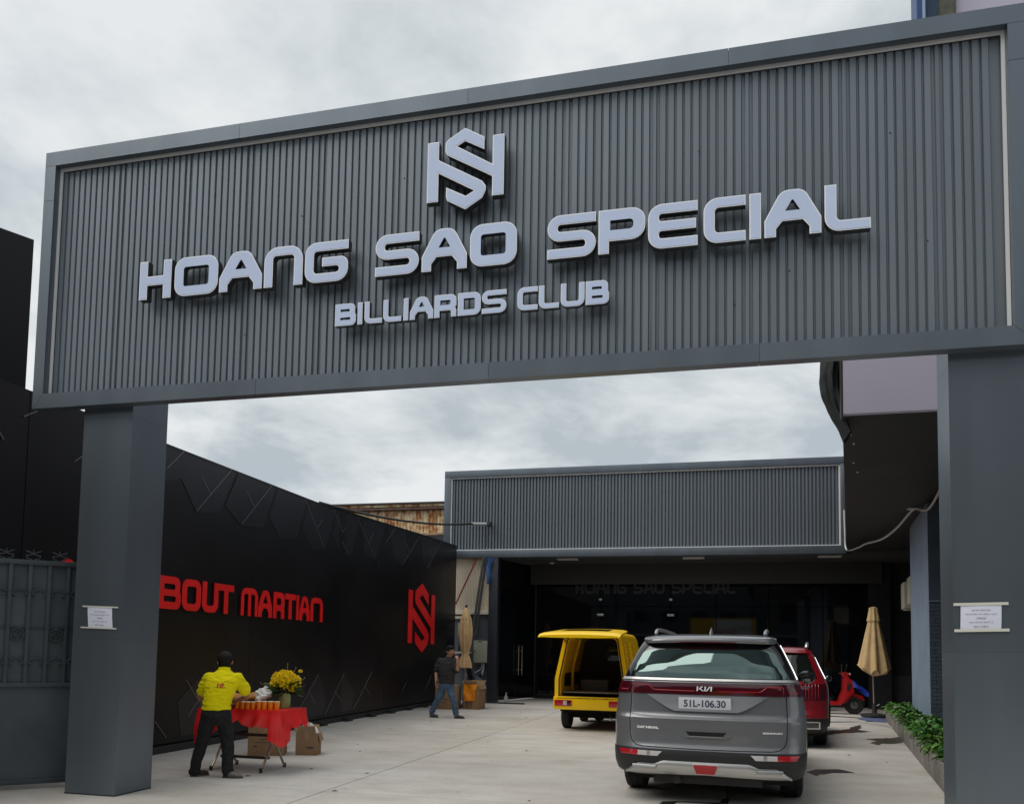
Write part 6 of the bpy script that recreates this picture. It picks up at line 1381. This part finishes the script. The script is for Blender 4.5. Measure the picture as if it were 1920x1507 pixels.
# ================================================================== scooters
def scooter(loc, rz, paint, label, cover=None):
    t = thing('motor_scooter', label, 'scooter', loc, rz, None)
    R = 0.245
    for x, nm in ((0.0, 'front_wheel'), (-1.23, 'rear_wheel')):
        wv = MB(); wv.lathe([(R*0.72, -0.045), (R*0.9, -0.05), (R, -0.025), (R, 0.025), (R*0.9, 0.05), (R*0.72, 0.045)], 32, (x, 0, R), axis='Y'); w_ = wv.build(nm, M['tyre'], t, smooth=True, local=True)
        rm = MB(); rm.lathe([(R*0.66, -0.03), (R*0.76, -0.032), (R*0.76, 0.032), (R*0.66, 0.03)], 28, (x, 0, R), axis='Y'); rm.lathe([(0.045, -0.05), (0.045, 0.05)], 14, (x, 0, R), axis='Y')
        for k in range(5): a = 2*PI*k/5+0.3; rm.obox((x+0.03*math.cos(a), 0, R+0.03*math.sin(a)), (x+R*0.70*math.cos(a), 0, R+R*0.70*math.sin(a)), 0.03, 0.028, up=(0, 1, 0))
        rm.build('rim', M['dark'], w_, smooth=True, local=True)
        MB().lathe([(0.05, -0.052), (0.10, -0.054), (0.10, -0.058), (0.05, -0.058)], 18, (x, 0, R), axis='Y').build('brake_disc', M['steel'], w_, smooth=True, local=True)
    def pr(poly, hw, nm, m_, ro=0.02, bev=0.012): mb = MB(); lo = fillet([(x, z, ro) for x, z in poly]); lo = lo if area(lo) > 0 else lo[::-1]; mb.prism([lo], lambda x, y, d: (x, d, y), -hw, hw); return mb.build(nm, m_, t, local=True, smooth=True, bevel=bev)
    pr([(0.28, 0.36), (0.20, 0.50), (0.0, 0.56), (-0.17, 0.50), (-0.27, 0.30), (-0.20, 0.30), (-0.10, 0.44), (0.05, 0.47), (0.18, 0.40)], 0.065, 'front_fender', paint)
    MB().tube([(0.0, -0.06, R), (-0.10, -0.07, 0.55)], 0.02, 8).tube([(0.0, 0.06, R), (-0.10, 0.07, 0.55)], 0.02, 8).build('fork', M['dark'], t, smooth=True, local=True)
    sh_ = pr([(-0.02, 0.60), (-0.08, 0.90), (-0.20, 1.03), (-0.27, 1.00), (-0.30, 0.62), (-0.44, 0.26), (-0.36, 0.24), (-0.20, 0.42)], 0.17, 'front_shield', paint, 0.03, 0.03)
    pr([(-0.10, 0.80), (-0.20, 0.84), (-0.22, 0.66), (-0.14, 0.60)], 0.176, 'shield_vent', M['blackplastic'], 0.015)
    pr([(-0.36, 0.24), (-0.90, 0.24), (-0.92, 0.34), (-0.44, 0.34)], 0.16, 'floorboard', paint, 0.02)
    pr([(-0.88, 0.30), (-0.80, 0.66), (-1.45, 0.80), (-1.62, 0.72), (-1.50, 0.55), (-1.05, 0.42)], 0.14, 'rear_body', paint, 0.05, 0.03)
    pr([(-0.78, 0.67), (-0.80, 0.76), (-1.10, 0.77), (-1.45, 0.87), (-1.46, 0.80)], 0.13, 'seat', M['blackplastic'], 0.03, 0.02)
    pr([(-0.18, 1.00), (-0.10, 1.06), (-0.22, 1.13), (-0.34, 1.08), (-0.30, 1.01)], 0.12, 'handlebar_cowl', paint, 0.02, 0.02)
    MB().ball((-0.105, 0, 1.055), 0.06, 12, 8, 0, (0.5, 1.2, 0.8)).build('headlight', M['clearlens'], t, smooth=True, local=True)
    MB().tube(smooth_path([(-0.32, -0.36, 1.08), (-0.26, -0.2, 1.10), (-0.24, 0, 1.10), (-0.26, 0.2, 1.10), (-0.32, 0.36, 1.08)], 4), 0.016, 8).build('handlebar', M['blackplastic'], t, smooth=True, local=True)
    for s_ in (-1, 1):
        MB().tube([(-0.27, s_*0.24, 1.11), (-0.24, s_*0.30, 1.26)], 0.008, 6).ball((-0.24, s_*0.32, 1.30), 0.06, 10, 8, 0, (0.3, 1, .75)).build('mirror', M['blackplastic'], t, smooth=True, local=True)
        MB().box(-0.09-0.03, -0.09+0.03, s_*0.13-0.03, s_*0.13+0.03, 0.70, 0.80).build('indicator', M['redlens'], t, local=True, bevel=0.01)
    MB().box(-1.40, -0.85, -0.10, 0.10, 0.22, 0.45).tube([(-0.9, 0.14, 0.28), (-1.5, 0.16, 0.33)], 0.05, 10).build('engine', M['dark'], t, local=True, bevel=0.02)
    MB().tube([(-0.70, 0, 0.25), (-0.66, -0.18, 0.01)], 0.012, 6).build('side_stand', M['dark'], t, smooth=True, local=True)
    if cover:
        pass
    return t
scooter((3.42, 24.2, 0), 0.06, M['scoot'], 'red motor scooter with a blue raincoat over its nose near the tan umbrella')
rc_ = MB(); rc_.grid(lambda u, v: (3.14+0.62*u+0.03*math.sin(6*v), 24.03+0.34*(v)+0.02*math.sin(9*u), 1.00-0.40*u**1.3-0.22*abs(v-.5)**2*4*0.6+0.025*math.sin(13*u+8*v)), 18, 12)
rcv = rc_.build('raincoat', M['tarp'], None, smooth=True); tag(rcv, 'crumpled blue raincoat draped over the nose of the red scooter', 'raincoat')
scooter((2.80, 25.4, 0), 0.15, M['gloss'], 'black motor scooter parked behind the red one in the porch shade')

# ================================================================== wet patches, cracks, litter on the yard floor
def patch_flat(nm, pts, m_, label, cat, z=0.004, seed=1, jag=0.085, kind=None):
    r = random.Random(seed); o = []
    for i, p in enumerate(pts):
        q = pts[(i+1) % len(pts)]; n_ = max(1, int(math.hypot(q[0]-p[0], q[1]-p[1])/0.12))
        for k in range(n_): t_ = k/n_; o.append((p[0]+(q[0]-p[0])*t_+r.uniform(-jag, jag), p[1]+(q[1]-p[1])*t_+r.uniform(-jag, jag)*1.6))
    if area(o) < 0: o = o[::-1]
    mb = MB(); tr_ = tessellate_polygon([[Vector((a, b, 0)) for a, b in o]]); mb.add([(a, b, z) for a, b in o], [tuple(t_) if True else t_ for t_ in tr_])
    ob_ = mb.build(nm, m_, None); return tag(ob_, label, cat, None, kind)
patch_flat('water_stain', [(2.55, 16.9), (2.9, 17.2), (3.35, 17.6), (3.5, 17.3), (3.2, 16.7), (3.0, 16.2), (2.75, 16.0), (2.55, 15.9), (2.5, 16.1), (2.75, 16.5)], M['wet'], 'dark wet stain spreading from the hose beside the planter', 'water stain', seed=2)
patch_flat('water_stain', [(2.2, 18.6), (2.5, 18.9), (2.75, 19.8), (2.95, 20.3), (3.0, 20.2), (2.85, 19.4), (2.75, 18.9), (2.95, 18.6), (2.6, 18.3), (2.0, 17.6), (1.6, 17.2), (1.65, 17.4)], M['wet'], 'thin dark wet trail on the concrete near the blue mat', 'water stain', seed=3, jag=0.04)
patch_flat('water_stain', [(1.05, 11.7), (1.2, 12.0), (1.45, 12.15), (1.62, 12.0), (1.4, 11.78), (1.25, 11.5), (1.12, 11.45)], M['wet'], 'dark wet stain on the ground right of the grey car', 'water stain', seed=5)
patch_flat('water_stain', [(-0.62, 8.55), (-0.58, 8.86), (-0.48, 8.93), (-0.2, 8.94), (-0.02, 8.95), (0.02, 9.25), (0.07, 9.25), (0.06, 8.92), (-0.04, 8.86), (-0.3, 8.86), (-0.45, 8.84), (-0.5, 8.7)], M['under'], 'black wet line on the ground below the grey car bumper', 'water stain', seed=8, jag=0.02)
path_cable('ground_cable', [(1.2, 22.5, .01), (2.0, 22.6, .01), (2.8, 22.9, .01), (3.4, 22.6, .01)], 0.014, M['cable'], 'thin black cable lying across the concrete by the scooter')
rl_ = random.Random(21); lm = []
for k in range(3):
    mb = MB(); s_ = 0.035; mb.add([(-s_, 0, 0.004), (0, -s_*.4, 0.010), (s_, 0, 0.006), (0, s_*.4, 0.014)], [(0, 1, 2), (0, 2, 3)]); lm.append(mb.mesh('fallen_leaf', M['fallen']))
for (x, y) in [(-5.2, 11.6), (-5.6, 12.4), (-6.2, 15.2), (-6.0, 17.0), (-5.0, 16.4), (-4.4, 19.0), (-4.9, 20.5), (-3.8, 13.6), (-5.0, 9.7), (-4.2, 9.6), (-4.0, 8.3), (-5.4, 8.9), (-2.9, 12.6), (-1.9, 8.4), (-7.1, 13.6), (-6.9, 16.2), (-7.2, 12.3), (-5.9, 19.3), (1.9, 14.0), (2.3, 13.2)]:
    o = put('fallen_leaf', lm[rl_.randrange(3)]); o.location = (x, y, 0.001); o.rotation_euler = (0, 0, rl_.uniform(0, 6)); s_ = rl_.uniform(.6, 1.4); o.scale = (s_, s_, 1)
    tag(o, 'small dry leaf lying on the pale concrete yard', 'leaf', 'dry leaves scattered on the yard')
# ================================================================== people
class Flesh:
    """closed ellipsoid and tapered-limb pieces, fused by a voxel remesh into one continuous surface"""
    def __init__(s): s.mb = MB()
    def limb(s, pts, n=14, sy=1.0, k=5):
        # pts: (x, y, z, r) ; smooth spline, ball ends
        P = [Vector(p[:3]) for p in pts]; R = [p[3] for p in pts]; sp = smooth_path(P, k); rr = []
        for i in range(len(pts)-1):
            for j in range(k): rr.append(R[i]+(R[i+1]-R[i])*j/k)
        rr.append(R[-1]); s.mb.tube(sp, rr, n); s.mb.ball(P[0], R[0]*0.995, n, 10); s.mb.ball(P[-1], R[-1]*0.995, n, 10); return s
    def loft(s, rings, n=28):
        # rings: (cx, cy, z, rx, ry[, rot])
        o = len(s.mb.v)
        for q in rings:
            cx, cy, z, rx, ry = q[:5]; a0 = q[5] if len(q) > 5 else 0
            for j in range(n):
                a = 2*PI*j/n; x, y = rx*math.copysign(abs(math.cos(a))**0.85, math.cos(a)), ry*math.copysign(abs(math.sin(a))**0.85, math.sin(a)); s.mb.v.append((cx+x*math.cos(a0)-y*math.sin(a0), cy+x*math.sin(a0)+y*math.cos(a0), z))
        for i in range(len(rings)-1):
            for j in range(n): s.mb.f.append((o+i*n+j, o+i*n+(j+1) % n, o+(i+1)*n+(j+1) % n, o+(i+1)*n+j)); s.mb.m.append(0)
        s.mb.f.append(tuple(o+j for j in range(n))[::-1]); s.mb.m.append(0); s.mb.f.append(tuple(o+(len(rings)-1)*n+j for j in range(n))); s.mb.m.append(0); return s
    def ball(s, c, r, sc_=(1, 1, 1), rot=None): s.mb.ball(c, r, 18, 14, 0, sc_, rot); return s
    def build(s, name, m_, parent, vox=0.012, smooth=6, folds=0.0, fz=(7, 7, 13)):
        me = s.mb.mesh(name, m_, smooth='fix'); o = bpy.data.objects.new(name, me); C.objects.link(o)
        rm = o.modifiers.new('r', 'REMESH'); rm.mode = 'VOXEL'; rm.voxel_size = vox; rm.use_smooth_shade = True
        sm = o.modifiers.new('s', 'SMOOTH'); sm.factor = 0.5; sm.iterations = smooth
        dg = bpy.context.evaluated_depsgraph_get(); dg.update()
        nm = bpy.data.meshes.new_from_object(o.evaluated_get(dg)); bpy.data.objects.remove(o)
        if folds:
            nm.update()
            for v in nm.vertices:
                q = Vector((v.co.x*fz[0], v.co.y*fz[1], v.co.z*fz[2])); f = noise.noise(q)+0.6*noise.noise(q*2.1+Vector((3, 1, 7)))
                v.co += v.normal*folds*(-abs(f)*1.6+0.45)
        for p in nm.polygons: p.use_smooth = True
        if not nm.materials: nm.materials.append(m_)
        return put(name, nm, parent, True)
def hand(fl, wrist, d, palm_n, size=0.17, curl=0.6):
    """palm and five fingers: d points from the wrist to the fingers, palm_n is the way the palm faces"""
    d = Vector(d).normalized(); pn = Vector(palm_n); pn = (pn-d*pn.dot(d)).normalized(); sd_ = d.cross(pn); w0 = Vector(wrist)
    pl_ = size*0.50
    for k in range(4):
        off = (k-1.5)*size*0.115; b = w0+d*size*0.08+sd_*off*0.6; kn = w0+d*pl_+sd_*off
        fl.limb([(*b, size*0.075), (*kn, size*0.062)], 8)
        ln = size*(0.44, 0.50, 0.47, 0.36)[k]; p = kn; dr_ = d.copy()
        seq = [(*p, size*0.052)]
        for q in range(3):
            dr_ = (dr_*math.cos(curl*0.8)+pn*math.sin(curl*0.8)).normalized(); pn2 = pn; p = p+dr_*ln*(0.42, .32, .26)[q]; seq.append((*p, size*(0.050, .046, .040)[q]))
        fl.limb(seq, 8, k=3)
    tb_ = w0+d*size*0.14-sd_*size*0.14; t1 = tb_+(d*0.6-sd_*0.55+pn*0.35).normalized()*size*0.22; t2 = t1+(d*0.85+pn*0.45).normalized()*size*0.2
    fl.limb([(*tb_, size*0.07), (*t1, size*0.058), (*t2, size*0.045)], 8, k=3)
def head(fl, c, r, face, tilt=0.0):
    """skull, jaw, nose, ears, lips: face is the horizontal way the face looks"""
    f = Vector(face).normalized(); s_ = Vector((f.y, -f.x, 0)); rot = Matrix((s_, f, Vector((0, 0, 1)))).transposed(); c = Vector(c)
    def at(x, y, z): return c+rot @ Vector((x, y, z))*r
    fl.ball(at(0, -0.05, 0.18), r, (0.80, 0.96, 0.92), rot); fl.ball(at(0, 0.22, -0.42), r*0.62, (0.95, 0.95, 0.98), rot); fl.ball(at(0, 0.38, -0.80), r*0.36, (1.0, 0.85, 0.75), rot)
    fl.limb([(*at(0, 0.86, 0.02), r*0.09), (*at(0, 1.02, -0.27), r*0.15)], 10)
    for q in (-1, 1):
        fl.ball(at(q*0.82, -0.08, -0.10), r*0.25, (0.35, 0.75, 1.1), rot); fl.ball(at(q*0.42, 0.70, -0.22), r*0.26, (1, .6, .8), rot); fl.ball(at(q*0.34, 0.82, 0.12), r*0.2, (1.2, .5, .35), rot)
    fl.ball(at(0, 0.84, -0.55), r*0.20, (1.3, .5, .45), rot)
    return at, rot
# ---- man in the yellow polo shirt at the table, seen from behind
p1 = thing('person', 'person in a yellow polo shirt and black trousers bending over the red table', 'person', (-5.73, 8.72, 0), 0.50)
fl = Flesh(); at, rot = head(fl, (0.062, 0.165, 1.335), 0.100, (-0.02, 1, 0))
fl.limb([(0.05, 0.09, 1.15, 0.058), (0.06, 0.145, 1.26, 0.056)])
fl.loft([(0, 0, 0.72, .11, .075), (0.0, 0.01, 0.86, .11, .07), (0.03, 0.04, 1.02, .12, .07), (0.05, 0.07, 1.10, .10, .05)])
fl.limb([(-0.135, 0.07, 1.08, .042), (-0.195, 0.12, 0.940, .043), (-0.165, 0.20, 0.885, .038), (-0.06, 0.37, 0.855, .027)]); hand(fl, (-0.05, 0.385, 0.853), (0.6, 0.8, -0.15), (0.3, 0, -1), 0.155, 0.5)
fl.limb([(0.245, 0.08, 1.08, .040), (0.312, 0.15, 0.955, .042), (0.30, 0.24, 0.905, .038), (0.19, 0.39, 0.865, .027)]); hand(fl, (0.175, 0.405, 0.862), (-0.6, 0.8, -0.2), (-0.2, 0, -1), 0.155, 0.5)
for hx_, kx, ax, ay in ((-0.085, -0.150, -0.225, 0.08), (0.085, 0.135, 0.155, -0.08)): fl.limb([(hx_, 0, 0.70, .06), (kx, 0.05 if ay > 0 else 0.03, 0.40, .048), (ax, ay, 0.07, .038)])
b_ = fl.build('body', M['skin'], p1, 0.006, 5)
sh1 = Flesh(); sh1.loft([(0.0, -0.005, 0.775, .163, .123), (0.0, -0.005, 0.83, .158, .118), (0.012, 0.01, 0.92, .166, .122), (0.035, 0.035, 1.04, .188, .132), (0.052, 0.06, 1.12, .200, .126), (0.057, 0.08, 1.175, .170, .105), (0.06, 0.095, 1.215, .095, .080), (0.061, 0.105, 1.235, .070, .066)])
sh1.limb([(-0.095, 0.07, 1.13, .080), (-0.145, 0.10, 1.04, .076), (-0.172, 0.118, 0.985, .069)]); sh1.limb([(0.212, 0.075, 1.13, .080), (0.268, 0.12, 1.05, .076), (0.300, 0.142, 0.995, .069)])
shirt = sh1.build('shirt', M['shirty'], p1, 0.010, 4, 0.012, (6, 6, 15))
cr = MB(); cr.lathe([(0.071, 0.0), (0.074, 0.012), (0.069, 0.035), (0.066, 0.034)], 24); co = cr.build('collar', M['shirty'], shirt, smooth=True, local=True); co.location = (0.060, 0.115, 1.222); co.rotation_euler = (-0.25, 0, 0)
bv = BVHTree.FromPolygons([v.co.copy() for v in shirt.data.vertices], [tuple(p.vertices) for p in shirt.data.polygons])
def on_back(x, z):
    h_ = bv.ray_cast(Vector((x, -1, z)), Vector((0, 1, 0))); return (h_[0] if h_[0] else Vector((x, -0.06, z)))+Vector((0, -0.0025, 0))
ob2 = mat('red shirt print', (0.55, 0.03, 0.02), 0.8)
tm = text_mesh('10', 0.06, 'CENTER', 0.003, 0.075, 0.046)
bmt = bmesh.new(); bmt.from_mesh(tm); bmesh.ops.subdivide_edges(bmt, edges=bmt.edges, cuts=1); bmt.to_mesh(tm); bmt.free()
for v in tm.vertices: v.co = on_back(0.04+v.co.x+v.co.y*0.25, 1.065+v.co.y)
tm.materials.clear(); tm.materials.append(ob2); put('shirt_print', tm, shirt, True)
MB().grid(lambda u, v: on_back(-0.005+0.10*u, 1.032+0.006*v), 8, 1).build('shirt_print', ob2, shirt, local=True)
for q in (-1, 1): MB().tube([on_back(0.045+q*0.03+q*0.115*k/10, 1.105-0.035*(k/10)**2)+Vector((0, 0.0015, 0)) for k in range(11)], 0.0022, 4).build('shirt_piping', ob2, shirt, local=True)
tr1 = Flesh(); tr1.loft([(0, 0, 0.83, .150, .112), (0, 0, 0.79, .158, .116), (0, -0.01, 0.71, .170, .122), (0, 0, 0.64, .160, .105), (0.0, 0, 0.60, .12, .085)])
tr1.limb([(-0.085, -0.005, 0.68, .090), (-0.125, 0.03, 0.50, .083), (-0.155, 0.05, 0.38, .070), (-0.195, 0.07, 0.20, .065), (-0.225, 0.08, 0.062, .063)])
tr1.limb([(0.085, -0.005, 0.68, .092), (0.120, 0.02, 0.50, .085), (0.138, 0.02, 0.38, .073), (0.150, -0.03, 0.20, .068), (0.157, -0.07, 0.058, .066)])
tro = tr1.build('trousers', M['trouser'], p1, 0.011, 4, 0.010, (8, 8, 10))
pk = MB(); pk.ball((0.165, -0.055, 0.66), 0.03, 10, 8, 0, (0.6, .6, 1.4)); pk.build('phone_pouch', M['blackplastic'], tro, smooth=True, local=True)
def shoe(c, ang, ln, up_m, so_m, parent):
    f = Flesh(); d = Vector((math.cos(ang), math.sin(ang), 0)); c = Vector(c)
    f.limb([(*(c+Vector((0, 0, .042))), .036), (*(c+d*ln*0.35+Vector((0, 0, .036))), .037), (*(c+d*ln*0.68+Vector((0, 0, .030))), .026)], 12); f.limb([(*(c+Vector((0, 0, .04))), .036), (*(c+Vector((0, 0, .085))), .038)], 12)
    o = f.build('shoe', up_m, parent, 0.008, 3); sd_ = Vector((-d.y, d.x, 0)); P = []
    for k in range(20): a = 2*PI*k/20; P.append((c.x+d.x*(ln*.30+ln*.53*math.cos(a))+sd_.x*.046*math.sin(a), c.y+d.y*(ln*.30+ln*.53*math.cos(a))+sd_.y*.046*math.sin(a)))
    MB().prism([P if area(P) > 0 else P[::-1]], lambda x, y, dd: (x, y, 0.018-dd), 0, 0.017).build('sole', so_m, o, local=True)
shoe((-0.225, 0.085, 0.0), 0.5, 0.22, M['shoe'], M['sole'], p1); shoe((0.150, -0.085, 0.0), -0.30, 0.235, M['shoeg'], M['sole'], p1)
hr = Flesh(); hr.ball(at(0, -0.10, 0.27), 0.100, (0.875, 1.04, 0.95), rot); hr.ball(at(0, -0.42, -0.08), 0.100, (0.72, 0.62, 0.80), rot); hr.ball(at(0, 0.45, 0.75), 0.05, (1.2, 1, .7), rot)
hr.build('hair', M['hair'], p1, 0.007, 3, 0.006, (30, 30, 18))

# ---- man in the dark polo walking to the right
p2 = thing('person', 'person in a dark polo shirt and blue jeans walking with one hand raised', 'person', (-6.05, 18.12, 0), 0.0)
fl = Flesh(); FD = Vector((0.62, -0.78, 0)); at2, rot2 = head(fl, (0.085, -0.03, 1.500), 0.108, FD)
fl.limb([(0.02, 0.0, 1.30, .065), (0.06, -0.01, 1.42, .060)])
fl.loft([(0, 0, 0.78, .13, .10), (0, 0, 0.95, .14, .10), (0.0, 0, 1.15, .14, .08), (0.0, 0, 1.25, .11, .06)])
fl.limb([(-0.205, 0.02, 1.22, .045), (-0.262, 0.03, 1.06, .046), (-0.255, 0.0, 0.97, .042), (-0.235, -0.06, 0.835, .030)]); hand(fl, (-0.234, -0.062, 0.825), (0.05, -0.15, -1), (1, -0.2, 0), 0.18, 0.65)
fl.limb([(0.205, -0.03, 1.22, .045), (0.262, -0.08, 1.07, .047), (0.285, -0.12, 1.10, .042), (0.298, -0.17, 1.265, .029)]); hand(fl, (0.298, -0.172, 1.275), (-0.10, -0.05, 1), (-0.5, 0.6, 0.1), 0.165, 0.85)
fl.limb([(-0.085, 0, 0.78, .075), (-0.19, 0.01, 0.42, .055), (-0.36, 0.03, 0.13, .04)]); fl.limb([(0.085, 0, 0.78, .075), (0.16, -0.03, 0.42, .055), (0.235, 0.0, 0.09, .04)])
fl.build('body', M['skin'], p2, 0.0065, 5)
ey = MB()
for q in (-1, 1): ey.ball(at2(q*0.34, 0.80, 0.0), 0.014, 8, 6, 0, (1.5, 0.7, 0.55), rot2)
ey.build('eye', M['hair'], p2, smooth=True, local=True)
MB().ball(at2(0, 0.92, -0.54), 0.016, 8, 6, 0, (1.7, 0.6, 0.5), rot2).build('mouth', mat('lips', (0.22, 0.075, 0.06), 0.5), p2, smooth=True, local=True)
s2 = Flesh(); s2.loft([(0, 0, 0.775, .185, .130), (0, 0, 0.85, .185, .128), (0, -0.005, 0.98, .190, .132), (0, 0, 1.12, .205, .135), (0, 0, 1.24, .210, .125), (0.005, 0, 1.30, .175, .100), (0.015, 0, 1.345, .095, .075), (0.02, 0, 1.362, .072, .066)])
s2.limb([(-0.165, 0.02, 1.27, .088), (-0.222, 0.025, 1.16, .084), (-0.252, 0.03, 1.08, .078)]); s2.limb([(0.165, -0.02, 1.27, .088), (0.222, -0.05, 1.16, .084), (0.255, -0.08, 1.08, .078)])
sh2 = s2.build('shirt', M['shirtb'], p2, 0.011, 4, 0.014, (6, 6, 12))
cr = MB(); cr.lathe([(0.074, 0.0), (0.078, 0.012), (0.072, 0.035), (0.069, 0.034)], 24); co = cr.build('collar', M['shirtb'], sh2, smooth=True, local=True); co.location = (0.025, 0, 1.352)
t2 = Flesh(); t2.loft([(0, 0, 0.84, .155, .118), (0, 0, 0.76, .165, .122), (0, 0, 0.68, .165, .115), (0, 0, 0.63, .12, .09)])
t2.limb([(-0.085, 0, 0.71, .092), (-0.135, 0.005, 0.55, .086), (-0.19, 0.01, 0.41, .075), (-0.285, 0.02, 0.26, .068), (-0.36, 0.03, 0.115, .063)])
t2.limb([(0.085, 0, 0.71, .092), (0.125, -0.02, 0.55, .086), (0.18, -0.03, 0.41, .075), (0.215, -0.015, 0.22, .068), (0.238, 0.0, 0.085, .066)])
t2.build('jeans', M['jeans'], p2, 0.011, 4, 0.014, (8, 8, 15))
shoe((0.235, 0.0, 0.0), -0.12, 0.26, M['shoe'], M['sole'], p2)
shoe((-0.37, 0.03, 0.015), -0.25, 0.25, mat('grey blue shoe', (0.10, 0.11, 0.14), 0.7, var=0.3, scale=15), M['sole'], p2)
hr = Flesh(); hr.ball(at2(0, -0.12, 0.32), 0.108, (0.90, 1.03, 0.93), rot2); hr.ball(at2(0, -0.40, -0.02), 0.108, (0.82, 0.66, 0.78), rot2); hr.ball(at2(0, 0.52, 0.86), 0.055, (1.5, 1, .6), rot2)
hr.build('hair', M['hair'], p2, 0.008, 3, 0.006, (30, 30, 18))
MB().tube([Vector((-0.20, -0.085, 0.79))+Vector((0.0, 0, 0)), Vector((-0.16, -0.10, 0.785))], 0.012, 8).build('wrist_strap', M['steel'], p2, smooth=True, local=True)
